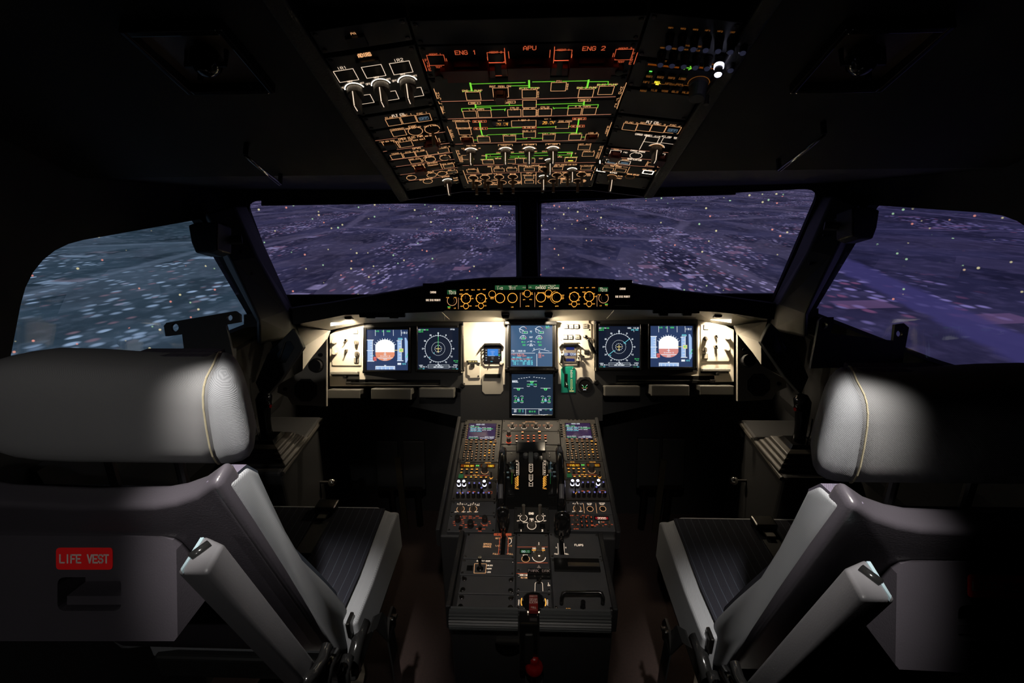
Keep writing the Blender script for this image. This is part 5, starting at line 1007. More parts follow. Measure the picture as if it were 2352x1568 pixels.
p.ln(605, 272, 590, 272, 605, 112, 618, 112, 618, 92); p.ln(670, 272, 686, 272, 690, 112, 676, 92); p.ring(672, 140, .013, -60, 60, 'wht', .0011)
for y in (150, 190, 230): p.ln(597, y, 610, y); p.ln(680, y, 690, y)
for x, y, t in ((582, 115, 'RET'), (712, 115, 'RET'), (578, 190, '1/2'), (706, 190, '1/2'), (562, 272, 'FULL'), (712, 272, 'FULL')): p.tx(x, y, t, 13, 13*len(t), 'wrm')
p.ln(548, 66, 628, 66, 628, 86, 548, 86, 548, 66, c='org'); p.tx(588, 76, 'GND SPLR', 11, 70); p.ln(668, 66, 718, 66, 718, 86, 668, 86, 668, 66, c='org'); p.tx(693, 76, 'ARMED', 11, 44); p.done()
sb = empty('speed_brake_lever', PLO.pt(*PLO.loc(1156, 1234)), label='glossy black pear-shaped speed brake lever left of the engine start panel', cat='lever')
b = MB(); b.tube([(0, 0, -.01), (0, .003, .03)], .005, 8); b.build('stem', 'gloss', sb)
b = MB(); b.tube([(0, .003, .024), (0, .004, .032), (0, .006, .05), (0, .008, .07), (0, .010, .083), (0, .011, .088)], [.006, .010, .014, .0165, .015, .007], 16); b.build('knob', 'gloss', sb, smooth=True)
fl = empty('flap_lever', PLO.pt(*PLO.loc(1290, 1242)), label='large glossy black flap lever knob right of the engine start panel', cat='lever')
b = MB(); b.tube([(0, 0, -.01), (0, .002, .04)], .006, 8); b.build('stem', 'gloss', fl)
b = MB(); b.loft([[(x*.021*k, y*.013*k+.002, z) for x, y in [(math.cos(2*math.pi*j/16), math.sin(2*math.pi*j/16)) for j in range(16)]] for k, z in ((.6, .022), (.95, .026), (1.0, .045), (1.0, .07), (.9, .082), (.6, .089), (.2, .091))]); b.build('knob', 'gloss', fl, smooth=True)
p = Panel('flaps_panel', 'dark panel lettered FLAPS with a slot scale marked FULL', PLO, (1262, 1380, 1253, 1224.5, 1282), 'plate', .012, ZC, ink=('wht',))
p.tx(1400, 183, 'FLAPS', 18, 84); b = MB(); b.box(p.L(1202, 150)[0], p.L(1244, 150)[0], p.L(1220, 280)[1], p.L(1220, 75)[1], -.002, .0006); b.build('lever_slot_shade', 'gloss', p.root)  # thin black box gives the flap slot its shade
p.ln(1188, 165, 1193, 272); p.ln(1250, 165, 1255, 272); p.tx(1172, 208, '3', 12, 8); p.tx(1268, 208, '3', 12, 8); p.tx(1174, 272, 'FULL', 12, 38); p.tx(1278, 272, 'FULL', 12, 38); p.done()
p = Panel('rudder_trim_panel', 'centre panel with a big pointed rudder trim knob, RESET button and small number window', PLO, (1186, 1261, 1270, 1225, 1315), 'plate', .012, ZC, ink=('wht',))
for y in (202, 361): p.ln(780, y, 1086, y, c='org')
p.ln(775, 468, 972, 468, c='org'); p.ln(1010, 468, 1098, 468, c='org'); p.win(815, 230, 912, 265, 'lcd', fm='gloss'); p.tx(862, 248, '00.0', 16, 70, 'swht'); p.tx(862, 285, 'RESET', 12, 48); p.ring(864, 322, .0098, c='wrm', w=.0010); p.dial(864, 322, .0078, .006, 'gloss', name='push_button')
p.ring(998, 300, .0165, 185, 355, 'wht', .0013); p.tx(950, 216, 'RUD', 14, 30); p.tx(1035, 216, 'TRIM', 14, 36); p.tx(950, 234, 'NOSE', 12, 40, 'amb'); p.tx(1040, 234, 'NOSE', 12, 40, 'amb'); p.tx(952, 250, 'L', 12, 10); p.tx(1036, 250, 'R', 12, 10)
p.dial(998, 300, .0140, .010, 'knobgrey'); b = MB(); u, v = p.L(998, 292); b.prism([(u-.007, v-.008), (u+.007, v-.008), (u+.007, v+.008), (u+.003, v+.020), (u-.003, v+.020), (u-.007, v+.008)], .010, .026); kn = b.build('pointer_grip', 'knobgrey', p.root, bevel=.0015)
b = MB(); b.seg((u, v+.010), (u, v+.018), .0012, .0264); b.build('pointer', 'wht', kn); u, v = p.L(1000, 322); p.T.arc((u, v), .0016, 0, 360, .0018, .0104, p.mi('wht'), 10); p.done()
p = Panel('cockpit_door_panel', 'dark panel lettered COCKPIT DOOR with a toggle switch', PLO, (1058.5, 1183, 1302, 1284, 1321), 'plate', .012, ZC, ink=('wht',))
p.tx(440, 343, 'COCKPIT DOOR', 13, 135); p.ln(350, 370, 345, 465, 460, 465, 470, 372, 355, 370, c='wrm'); p.toggle(405, 420, .03, -.2, 'gloss', .0045)
for y, t, w in ((387, 'UNLOCK', 58), (420, 'NORM', 44), (454, 'LOCK', 38)): p.tx(476, y, t, 12, w, al=-1)
p.btn(303, 418, bw=.017, bh=.016, frame=False, cap='gloss'); p.done()
for y0, y1, lab in ((1322, 1364, 'blank dark panel next to the parking brake'), (1365, 1401, 'blank dark panel next to the red gear extension crank')):
    p = Panel('blanking_cover', lab, PLO, (1055 if y0 < 1350 else 1049, 1183, (y0+y1)/2, y0, y1), 'plate', .012, ZC)
    for sx in (-1, 1):
        for sy in (-.28, .28): p.shared('bigscrew', 'fastener', lambda b: (b.lathe([(.0055, 0), (.0055, .001), (.004, .0024)], n=14), b.box(-.003, .003, -.0005, .0005, .0024, .0027)), 'dsteel', sx*(p.w/2-.010), sy*p.h, 0)
    p.done()
p = Panel('parking_brake_panel', 'centre panel with a black bar handle lettered PARK BRK', PLO, (1185, 1266, 1338, 1317, 1359.5), 'plate', .012, ZC, ink=('wht',))
p.tx(870, 485, 'PARKING BRK', 17, 158); p.tx(848, 511, 'PULL & TURN', 12, 62, 'wrm'); p.ln(958, 645, 960, 570, 968, 558); p.ln(1038, 645, 1034, 570, 1026, 558); p.ln(1092, 560, 1096, 580); p.tx(1098, 588, 'ON', 12, 22)
b = MB(); u, v = p.L(998, 555); b.tube([(u, v, 0), (u, v+.004, .022)], .006, 10); b.build('handle_stem', 'gloss', p.root)
b = MB(); b.box(u-.027, u+.027, v-.003, v+.012, .018, .030); h_ = b.build('brake_handle', 'gloss', p.root, bevel=.002)
b = MB(); b.text('PARK BRK', u, v+.0045, .0068, .050, .0010, .0304); b.build('handle_lettering', 'label_txt', h_); b = MB(); b.face([(u-.005, v+.012, .0304), (u+.005, v+.012, .0304), (u, v+.021, .0304)]); b.build('index_arrow', 'label_txt', h_); p.done()
p = Panel('gear_extension_panel', 'centre panel with a round well holding the red GRAVITY GEAR EXTN crank', PLO, (1183, 1268, 1382, 1360, 1402), 'plate', .012, ZC, ink=('wht',))
b = MB(); b.lathe([(.026, 0), (.026, .0015), (.023, .003)], *p.L(943, 755), 32); b.build('crank_well', 'gloss', p.root)
b = MB(); u, v = p.L(943, 800); b.box(u-.0098, u+.0098, v-.020, v+.019, .002, .014); cr = b.build('crank_handle', 'red', p.root, bevel=.002)
b = MB(); b.text('GRAVITY', u, v+.014, .0032, .0170, .0006, .0143); b.text('GEAR', u, v+.006, .0052, .0165, .0009, .0143); b.text('EXTN', u, v-.001, .0052, .0165, .0009, .0143); b.text('PULL', u, v-.014, .0040, .011, .0007, .0143); b.build('crank_lettering', 'label_txt', cr)
p.ring(943, 755, .0275, 160, 200, 'amb', .0020); p.ring(943, 755, .0275, -20, 20, 'amb', .0020); p.ln(855, 815, 888, 838, 888, 860, c='wht', w=.0026); p.ln(1016, 832, 1000, 838, 998, 860, c='wht', w=.0026)
for x in (796, 1084): p.tx(x, 760, 'OGE', 15, 12, 'wht', vert=True)
p.done()
p = Panel('printer', 'dark printer with a paper slot and black bow handle by the parking brake', PLO, (1268, 1399, 1342, 1283, 1401), 'plate', .012, ZC, 'printer', ink=('org',))
b = MB(); b.box(p.L(1150, 400)[0], p.L(1610, 400)[0], p.L(1400, 455)[1], p.L(1400, 330)[1], 0, .006); b.build('slot_frame', 'gloss', p.root, bevel=.001)
b = MB(); b.box(p.L(1290, 400)[0], p.L(1605, 400)[0], p.L(1400, 412)[1], p.L(1400, 378)[1], .004, .0075); b.build('paper_cutter', 'steel', p.root)
b = MB(); b.tube([(*p.L(1225, 775), 0), (*p.L(1225, 770), .016), (*p.L(1240, 740), .022), (*p.L(1270, 732), .022), (*p.L(1590, 732), .022), (*p.L(1620, 740), .022), (*p.L(1640, 770), .016), (*p.L(1640, 775), 0)], .0045, 10); b.build('handle', 'gloss', p.root, smooth=True)
p.dial(1440, 815, .0055, .02, 'gloss'); p.tx(1294, 826, 'SLEW', 13, 42, 'amb'); p.done()

# ================================================================ overhead panel
ZL = frame(680, 40, 580/2274); ZR = frame(1180, 40, 580/2274); ZF = frame(840, 300, 240/2352); ZG = frame(1040, 310, 240/2352); ZH = frame(1260, 310, 320/2352)
WL_ = OHL.loc(866, 330)[0]; WR_ = OHR.loc(1545, 330)[0]
def ohc(name, label, yt, yb, fr, **k): return Panel(name, label, OHC, (1100, 1330, (yt+yb)/2, yt, yb), k.pop('m', 'ohplate'), .02, fr, ur=(SEAM_L+.001, SEAM_R-.001), ink=('wrm',), **k)
def ohl(name, label, xm, yt, yb, fr, **k): return Panel(name, label, OHL, (xm-50, xm+50, (yt+yb)/2, yt, yb), 'ohplate', .02, fr, ur=(WL_, -.001), ink=('wrm',), **k)
def ohr(name, label, xm, yt, yb, fr, **k): return Panel(name, label, OHR, (xm-50, xm+50, (yt+yb)/2, yt, yb), 'ohplate', .02, fr, ur=(.001, WR_), ink=('wrm',), **k)
# housing rails around it
oh = empty('overhead_surround', OHC.pt(0, 0, -.03), OHC.rot(), label='dark padded rim around the overhead panel', cat='frame')
vF = OHC.loc(1215, 434)[1]; vR = vF+.75
for pl, u, s in ((OHL, WL_-.012, -1), (OHR, WR_+.012, 1)):
    b = MB(); P = []
    for v in (vF, vR): P.append([oh.matrix_world.inverted() @ pl.pt(u+du, v-vF*0, h) for du, h in ((-.011, -.05), (.011, -.05), (.011, .006), (-.011, .010))])
    b.loft(P); b.build('side_rail', 'leather', oh, bevel=.004)
b = MB(); e = [oh.matrix_world.inverted() @ q for q in (OHL.pt(WL_-.02, vF), OHC.pt(SEAM_L, vF), OHC.pt(SEAM_R, vF), OHR.pt(WR_+.02, vF))]
b.loft([[q+Vector((0, dv, dh)) for dv, dh in ((0, .004), (0, -.05), (-.02, -.05), (-.02, -.004))] for q in e]); b.build('front_rail', 'leather', oh)
b = MB(); b.loft([[oh.matrix_world.inverted() @ q for q in (OHL.pt(WL_-.01, v, -.021), OHC.pt(SEAM_L, v, -.021), OHC.pt(SEAM_R, v, -.021), OHR.pt(WR_+.01, v, -.021), OHR.pt(WR_+.01, v, -.03), OHL.pt(WL_-.01, v, -.03))] for v in (vF, vR)]); b.build('backing_plate', 'black', oh)
# --- centre column
p = ohc('blank_overhead_cover', 'plain dark overhead panel above the fire panel', 40, 99, ZL); p.done()
p = ohc('fire_panel', 'overhead fire panel with orange FIRE lettering, three red guarded handles and four agent buttons', 100, 176, ZL); p.ink = ['org']
def Rx(x, y): return ((1180-680)/(580/2274)+x, y)          # right-hand crop coordinates in the left crop's frame
for x, y, t, h, w in ((1527, 313, 'ENG 1', 34, 190), (2104, 272, 'APU', 34, 112), (*Rx(722, 276), 'ENG 2', 34, 200), (1252, 330, 'AGENT 1', 16, 108), (1797, 310, 'AGENT 2', 16, 112), (*Rx(447, 289), 'AGENT 1', 16, 110), (*Rx(1003, 277), 'AGENT 2', 16, 118), (1286, 444, 'TEST', 14, 56), (*Rx(966, 396), 'TEST', 14, 58)): p.tx(x, y, t, h, w)
for x, y in ((1265, 383), (1802, 360), Rx(442, 340), Rx(988, 332)): p.btn(x, y, None, .0225, .0190, 'org')
for x0, y0, x1, y1 in ((1218, 415, 1340, 415), (1742, 402, 1870, 395), (*Rx(372, 382), *Rx(500, 377)), (*Rx(915, 370), *Rx(1040, 362))): p.ln(x0, y0+2, x1, y1+2, c='ledr', w=.0016)
for k, ch in enumerate('FIRE'): p.tx(1172+k*11, 382+k*28, ch, 20, 20); xx, yy = Rx(1080-k*10, 325+k*28); p.tx(xx, yy, ch, 20, 20)
for q in ((1142, 375, 1178, 478), (1352, 368, 1390, 500), (1722, 355, 1742, 490), (1876, 275, 1896, 500), (1912, 305, 1928, 440), (2028, 460, 2030, 515), (*Rx(328, 292), *Rx(318, 435)), (*Rx(368, 262), *Rx(352, 490)), (*Rx(525, 330), *Rx(508, 465)), (*Rx(898, 320), *Rx(865, 455)), (*Rx(1115, 315), *Rx(1080, 418)), (1340, 538, 1530, 530), (1600, 528, 1900, 520), (*Rx(75, 512), *Rx(260, 508)), (*Rx(440, 500), *Rx(640, 497)), (*Rx(720, 495), *Rx(930, 490))): p.ln(*q)
p.tx(2056, 500, 'AG.', 14, 34)
for x, y in ((1545, 450), (2098, 425), Rx(690, 420)): p.guard(x, y, .060, .026, .014)
for x, y in ((1290, 490), Rx(950, 440), Rx(280, 490)): p.dial(x, y, .006, .010, 'black')
p.done()
p = ohc('hydraulic_panel', 'overhead hydraulic panel lettered HYD with green flow lines and five boxed buttons', 177, 231, ZL)
for x, y, t in ((1596, 706, 'ENG 1 PUMP'), (2102, 686, 'ELEC PUMP'), (*Rx(403, 622), None), (*Rx(650, 680), 'ENG 2 PUMP'), (*Rx(830, 654), 'ELEC PUMP')): p.btn(x, y, t, .0215, .0185)
for x, y, t in ((1563, 563, 'GREEN'), (2098, 546, 'BLUE'), (*Rx(682, 530), 'YELLOW'), (*Rx(407, 572), 'PTU')): p.tx(x, y, t, 13, 66 if t != 'PTU' else 44); p.ln(x-60, y-12, x+60, y-13, x+60, y+9, x-60, y+11, x-60, y-12, w=.0008) if t != 'PTU' else None
p.btn(1843, 674, 'RAT MAN ON', .0225, .021); p.guard(1840, 690, .016, .020)
G = dict(c='grn', w=.0010)
p.ln(1566, 578, 1582, 655, c='grn', w=.0026); p.ln(2098, 562, 2100, 628, c='grn', w=.0026); p.ln(*Rx(678, 548), *Rx(660, 628), c='grn', w=.0026); p.ln(1575, 597, 2065, 583, **G); p.ln(2130, 578, *Rx(372, 574), **G); p.ln(*Rx(440, 572), *Rx(672, 568), **G); p.ln(*Rx(678, 576), *Rx(852, 574), *Rx(848, 600), **G); p.ln(1930, 614, 2092, 612, **G)
for x, y in ((1583, 660), (2100, 630), Rx(658, 630), Rx(842, 602)): p.ln(x-82, y+8, x-82, y, x+80, y-1, x+80, y+7, **G)
for k, (a, c_) in enumerate(zip('HYD', (0, 1, 2))): p.tx(1275+k*9, 680+k*24, a, 17, 20); xx, yy = Rx(975-k*9, 628+k*24); p.tx(xx, yy, a, 17, 20)
p.ln(1240, 640, 1282, 755); p.ln(*Rx(1015, 585), *Rx(972, 700)); p.tx(2180, 690, 'AUTO', 11, 14, vert=True); xx, yy = Rx(484, 620); p.tx(xx, yy, 'AUTO', 11, 14, vert=True); p.done()
p = ohc('fuel_panel', 'overhead fuel panel lettered FUEL with a row of boxed tank pump buttons', 231.5, 272, ZL)
p.ln(1308, 756, *Rx(942, 710), c='sep', w=.0010)
for x, y, t in ((1566, 871, None), (1698, 867, None), (1966, 858, None), (2102, 856, None), (2102, 776, None), (*Rx(280, 852), None), (*Rx(547, 845), None), (*Rx(680, 842), None)): p.btn(x, y, t, .0210, .0175)
for x, y, t, w in ((1608, 769, 'ENG 1', 66), (1920, 762, 'APU', 52), (*Rx(637, 743), 'ENG 2', 66), (1625, 824, 'L TK PUMPS', 135), (1968, 812, 'CTR TK', 78), (1966, 826, 'L XFR', 62), (2102, 819, 'MODE SEL', 110), (*Rx(282, 806), 'CTR TK', 78), (*Rx(280, 818), 'R XFR', 64), (*Rx(623, 798), 'R TK PUMPS', 138)): p.tx(x, y, t, 12, w)
for x, y in ((1608, 769), (1920, 761), Rx(637, 743)): p.ln(x-54, y-9, x+54, y-11, x+54, y+8, x-54, y+10, x-54, y-9, w=.0008)
p.ln(1615, 785, 1618, 810, c='grn', w=.0024); p.ln(*Rx(634, 756), *Rx(630, 784), c='grn', w=.0024); p.ln(1615, 798, 2040, 788, **G); p.ln(2160, 782, *Rx(630, 770), **G); p.ln(1495, 845, 1490, 818, 1752, 808, 1758, 836, **G); p.ln(1758, 829, 1880, 826, 1880, 838, 1885, 818, **G); p.ln(*Rx(490, 825), *Rx(490, 792), *Rx(762, 782), *Rx(755, 812), **G); p.ln(*Rx(490, 812), *Rx(362, 814), *Rx(362, 822), *Rx(355, 806), **G); p.ln(1920, 770, 1922, 790, **G)
for k, a in enumerate('FUEL'): p.tx(1307+k*8, 780+k*22, a, 15, 18); xx, yy = Rx(940-k*7, 730+k*22); p.tx(xx, yy, a, 15, 18)
p.ln(1285, 760, 1325, 866); p.ln(*Rx(968, 705), *Rx(928, 820)); p.tx(2170, 855, 'AUTO', 10, 13, vert=True); p.done()
p = ohc('electrical_panel', 'overhead electrical panel lettered ELEC with green bus lines and two small battery voltage windows', 272.5, 330, ZL)
p.ln(1368, 912, *Rx(885, 870), c='sep', w=.0010)
for x, y, t in ((1500, 965, 'COMMERCIAL'), (1520, 1028, 'GALY&CAB'), (1540, 1100, 'IDG 1'), (1690, 1097, 'GEN 1'), (1923, 1090, 'APU GEN'), (2100, 1054, 'BUS TIE'), (2000, 955, None), (2102, 952, None), (*Rx(438, 970), 'AC ESS FEED'), (*Rx(316, 1078), 'EXT PWR'), (*Rx(553, 1076), 'GEN 2'), (*Rx(702, 1072), 'IDG 2')): p.btn(x, y, t, .0215, .0170)
p.tx(2050, 922, '1 BAT 2', 12, 100)
for x, y, t in ((1652, 934, 'DC BUS 1'), (1662, 998, 'AC BUS 1'), (2102, 988, 'AC ESS BUS'), (*Rx(590, 910), 'DC BUS 2'), (*Rx(576, 977), 'AC BUS 2')): p.tx(x, y, t, 11, 96); p.ln(x-60, y-9, x+60, y-11, x+60, y+8, x-60, y+10, x-60, y-9, c='org', w=.0008)
for x, y, t in ((1848, 958, 'BAT 1'), (2265, 945, 'BAT 2')): p.win(x-72, y-22, x+75, y+18, 's_blk', fm='gloss'); p.tx(x+8, y, '28.0V', 24, 105, 'amb'); p.tx(x, y-30, t, 11, 56)
p.ln(1655, 945, 1660, 990, c='grn', w=.0022); p.ln(1663, 1006, 1676, 1055, c='grn', w=.0022); p.ln(*Rx(586, 918), *Rx(578, 968), c='grn', w=.0022); p.ln(*Rx(574, 986), *Rx(564, 1036), c='grn', w=.0022)
p.ln(1728, 998, 2030, 990, **G); p.ln(2172, 987, *Rx(385, 982), **G); p.ln(*Rx(492, 980), *Rx(515, 979), **G); p.ln(1630, 1066, 1725, 1060, **G); p.ln(1725, 1054, 2048, 1045, **G); p.ln(*Rx(220, 1040), *Rx(570, 1034), **G); p.ln(*Rx(510, 1044), *Rx(612, 1040), **G); p.ln(1598, 1101, 1635, 1101, **G); p.ln(*Rx(606, 1076), *Rx(648, 1075), **G); p.ln(1975, 1092, 2078, 1090, 2078, 1080, **G); p.ln(*Rx(162, 1078), *Rx(162, 1088), *Rx(266, 1085), **G)
for k, a in enumerate('ELEC'): p.tx(1395+k*6, 1016+k*18, a, 13, 18); xx, yy = Rx(852-k*6, 983+k*18); p.tx(xx, yy, a, 13, 18)
p.ln(1362, 980, 1410, 1105); p.ln(*Rx(882, 942), *Rx(838, 1066)); p.guard(1540, 1100, .017, .013, .008); xx, yy = Rx(702, 1072); p.guard(xx, yy, .017, .013, .008); p.done()
p = ohc('air_conditioning_panel', 'overhead panel lettered AIR COND with a row of glowing-haloed temperature knobs', 330.5, 376, ZG)
p.ln(60, 200, 1600, 150, c='sep', w=.0010); p.ln(1600, 150, 3090, 110, c='sep', w=.0010)
for x, y, t in ((415, 300, 'PACK FLOW'), (1190, 285, 'COCKPIT'), (1720, 275, 'FWD CABIN'), (2250, 265, 'AFT CABIN')): p.rot(x, y+60, 0.0095, .026, 0, True, a0=25, a1=155); p.ring(x, y+60, .0132, 15, 165, 'wrm', .0008); p.tx(x, y-68, t, 26, 210)
for x in (1180, 1720, 2250): p.ln(x-155, 242-(x-1180)*.018, x-155, 208-(x-1180)*.018, x+160, 202-(x-1180)*.018, x+160, 236-(x-1180)*.018, w=.0008)
def Hx(x, y): return (2156+x*320/240, y*320/240)
for x, y, t in ((795, 600, None), (1285, 590, None), (1720, 575, None), (*Hx(600, 205), 'HOT AIR'), (*Hx(670, 320), 'PACK 2'), (*Hx(370, 415), None), (340, 500, None)): p.btn(x, y, t, .0215, .0155)
p.ln(1115, 418, 745, 430, 755, 530, c='grn', w=.0018); p.ln(1275, 413, 1635, 405, **G); p.ln(1800, 402, 2150, 393, **G); p.ln(770, 490, 1115, 480, **G); p.ln(1275, 458, 1310, 472, 1640, 465, **G); p.ln(1800, 460, 2155, 453, **G); p.ln(*Hx(130, 290), *Hx(400, 285), *Hx(380, 358), c='grn', w=.0018); p.ln(*Hx(130, 335), *Hx(370, 332), **G)
p.ln(620, 545, 920, 530, **G); p.ln(1280, 508, 1840, 505, **G); p.ln(*Hx(262, 370), *Hx(490, 364), **G); p.ln(1010, 480, 1012, 515, **G); p.ln(1478, 470, 1480, 508, **G); p.ln(*Hx(188, 336), *Hx(190, 362), **G)
for x, y, t, w in ((225, 298, 'LO', 50), (605, 290, 'HI', 44), (1032, 392, 'COLD', 100), (1345, 382, 'HOT', 66), (1545, 375, 'COLD', 105), (1865, 366, 'HOT', 66), (2065, 362, 'COLD', 105), (770, 548, 'ENG 1 BLEED', 260), (1018, 522, 'RAM AIR', 130), (1510, 518, 'APU BLEED', 220), (1985, 522, 'SHUT', 90), (*Hx(385, 373), 'ENG 2 BLEED', 260), (*Hx(190, 365), 'OPEN', 90), (755, 460, 'PACK 1', 200), (*Hx(388, 306), 'PACK 2', 200)): p.tx(x, y, t, 22, w)
u, v = p.L(*Hx(372, 395)); p.T.seg((u-.003, v), (u+.003, v), .0030, .0045, p.mi('ledy'))
p.rot(2185, 590, 0.0087, .026, 0, True, a0=25, a1=155)
for k, a in enumerate('AIR COND'): p.tx(120+k*13, 350+k*34, a, 26, 34); xx, yy = Hx(880-k*10, 195+k*26); p.tx(xx, yy, a, 26, 34)
p.ln(70, 335, 170, 600); p.ln(*Hx(920, 182), *Hx(842, 395)); p.done()
p = ohc('anti_ice_panel', 'overhead panel lettered ANTI ICE, PROBE/WINDOW HEAT and CABIN PRESS', 376.5, 396.5, ZG)
p.ln(235, 684, 1225, 658, c='sep', w=.0010); p.ln(1345, 656, 2085, 634, c='sep', w=.0010); p.ln(*Hx(100, 470), *Hx(790, 458), c='sep', w=.0010)
for x, y, t in ((435, 808, 'WING'), (1042, 785, 'ENG 1'), (1330, 776, 'ENG 2'), (1722, 768, None), (*Hx(150, 560), 'MODE SEL'), (*Hx(635, 552), 'DITCHING')): p.btn(x, y, t, .0205, .0125)
for x, y, t, w in ((915, 704, 'ANTI ICE', 265), (1710, 685, 'PROBE/WINDOW', 430), (1715, 706, 'HEAT', 160), (2035, 707, 'MAN V/S', 170), (*Hx(200, 498), 'CABIN PRESS', 300), (*Hx(405, 495), 'LDG ELEV', 190)): p.tx(x, y, t, 24, w)
for q in ((555, 735, 590, 850), (865, 722, 890, 840), (1475, 675, 1488, 825), (1940, 662, 1935, 815), (232, 790, 345, 1085)): p.ln(*q)
p.ring(2060, 762, .0090); p.rot(*Hx(395, 590), 0.0084, .024, 0, True, a0=20, a1=160); p.toggle(2090, 800, .03, .1, 'knobgrey', .003); p.done()
p = ohc('exterior_light_panel', 'lowest overhead row lettered EXT LT, APU and signs with ring switches', 397, 431, ZG)
p.ln(290, 878, 1480, 838, c='sep', w=.0010); p.ln(1480, 838, *Hx(740, 600), c='sep', w=.0010); p.tx(890, 868, 'EXT LT', 24, 200); p.tx(1720, 850, 'APU', 24, 120)
for x, y, t in ((462, 962, 'STROBE'), (725, 952, 'BEACON'), (1040, 942, 'WING'), (1352, 935, 'NAV & LOGO'), (540, 1085, None), (800, 1075, None), (1100, 1065, None), (1360, 1060, None), (*Hx(140, 672), None), (*Hx(320, 670), None), (*Hx(560, 662), 'ANN LT'), (*Hx(80, 775), None), (*Hx(490, 772), None), (2020, 1040, None)):
    p.ring(x, y, .0098, w=.0009); p.toggle(x, y, .024, .1, 'knobgrey', .0030)
    if t: p.tx(x, y-62, t, 22, 130)
for x, y, t in ((1722, 945, 'MASTER SW'), (1722, 1050, 'START'), (*Hx(305, 775), 'EMER EXIT LT')): p.btn(x, y, t, .0190, .0125)
for x, y, t, w in ((398, 1030, 'RWY', 80), (580, 1025, 'TURN OFF', 150), (945, 1010, 'LAND', 130), (938, 1072, 'OFF', 70), (950, 1108, 'RETRACT', 165), (1500, 1035, 'T.O', 60), (1500, 1060, 'TAXI', 70), (1500, 1082, 'OFF', 70), (*Hx(210, 725), 'SIGNS', 130), (*Hx(250, 725), 'NO SMOKING', 90), (*Hx(680, 650), 'TEST', 80), (*Hx(680, 665), 'BRT', 70), (*Hx(680, 682), 'DIM', 70), (*Hx(600, 755), 'ON', 44), (*Hx(605, 768), 'ARM', 70), (*Hx(600, 785), 'OFF', 60), (*Hx(200, 630), 'INT LT DOME', 280)): p.tx(x, y, t, 20, w)
for q in ((1535, 842, 1548, 1105), (1875, 838, 1870, 1100), (*Hx(792, 535), *Hx(712, 758)), (*Hx(215, 738), *Hx(202, 815))): p.ln(*q)
p.rot(2040, 950, 0.0084, .026, 0, True, a0=25, a1=155); p.done()
# --- left column
p = ohl('public_address_panel', 'small overhead panel lettered PA with one black button', 800, 58, 116, ZL, group=None); p.tx(514, 142, 'PA', 20, 44); p.btn(548, 205, None, .0270, .0200, frame=False, cap='key'); p.done()
p = ohl('inertial_reference_panel', 'overhead panel lettered ADIRS with three pointed knobs lit by white halos', 850, 117, 236, ZL)
p.tx(615, 334, 'ADIRS', 30, 120, th=.0014); p.btn(648, 392, None, .034, .010, frame=False, cap='key')
for x, y, t in ((452, 522, 'IR1'), (700, 484, 'IR3'), (948, 452, 'IR2')): p.btn(x, y, t, .0265, .0215, 'wht', tk=1.25)
for x, y in ((530, 640), (768, 604), (1005, 575)):
    p.rot(x, y+6, 0.0114, .032, 0, True, a0=10, a1=170); p.tx(x-45, y-68, 'NAV', 16, 46, 'wht'); p.tx(x+65, y-52, 'ATT', 14, 38, 'wht'); p.tx(x-118, y-8, 'OFF', 16, 44, 'wht')
for x, y in ((626, 735), (852, 703), (1078, 672)): p.btn(x, y, None, .0195, .0185, 'wht')
p.done()
p = ohl('blank_overhead_cover', 'plain overhead strip between the ADIRS panel and the left FLT CTL panel', 895, 236.5, 256, ZL); p.done()
p = ohl('flight_control_switchboard', 'overhead panel lettered FLT CTL with three boxed buttons ELAC 1, SEC 1 and FAC 1', 922, 256.5, 289, ZL)
p.tx(925, 877, 'FLT CTL', 20, 125, 'wht')
for x, y, t, lg in ((880, 938, 'ELAC 1', None), (1015, 917, 'SEC 1', None), (1150, 902, 'FAC 1', ('OFF', 'win_off'))): p.btn(x, y, t, .0225, .0185, legend=lg)
p.done()
p = ohl('evacuation_panel', 'overhead panel lettered EVAC with a COMMAND button and two rings', 938, 289.5, 311, ZL)
p.tx(1048, 978, 'EVAC', 16, 72); p.btn(926, 1038, 'COMMAND', .0225, .0165); p.ring(1075, 1022, .0118); p.ring(1226, 1004, .0125); p.tx(1055, 992, 'HORN SHUT OFF', 11, 150); p.tx(1213, 974, 'CAPT & PURS', 11, 125); p.dial(1075, 1022, .008, .0015, 'key', name='push_button'); p.toggle(1226, 1004, .030, .0, 'knobgrey', .003); p.ln(715, 1108, 910, 1082, c='sep', w=.0010); p.ln(1200, 1048, 1340, 1028, c='sep', w=.0010); p.done()
p = ohl('emergency_power_panel', 'overhead panel lettered EMER ELEC PWR with a red guarded switch', 948, 311.5, 338, ZF)
p.tx(1010, 150, 'EMER ELEC PWR', 40, 580); p.tx(480, 235, 'EMER GEN TEST', 26, 370); p.btn(905, 300, 'GEN 1 LINE', .0225, .0165); p.tx(1180, 200, 'EMER GEN', 24, 240); p.btn(1240, 262, None, .021, .015, frame=False); p.btn(560, 330, None, .0235, .018, frame=False)
p.guard(1480, 285, .024, .022, .012); p.tx(1405, 112, 'MAN ON', 24, 150)
for q in ((370, 270, 440, 375), (625, 232, 720, 390), (660, 230, 768, 380), (1565, 110, 1640, 275), (1310, 145, 1330, 190)): p.ln(*q, w=.0009)
p.tx(1660, 210, 'AUTO', 20, 26, vert=True); p.ln(705, 420, 1395, 335, c='sep', w=.0010); p.ln(1620, 305, 1880, 275, c='sep', w=.0010); p.ln(395, 465, 470, 455, c='sep', w=.0010); p.done()
p = ohl('ground_proximity_panel', 'overhead panel lettered GPWS with five boxed buttons in a row', 956, 338.5, 360, ZF)
p.tx(1145, 388, 'GPWS', 34, 190)
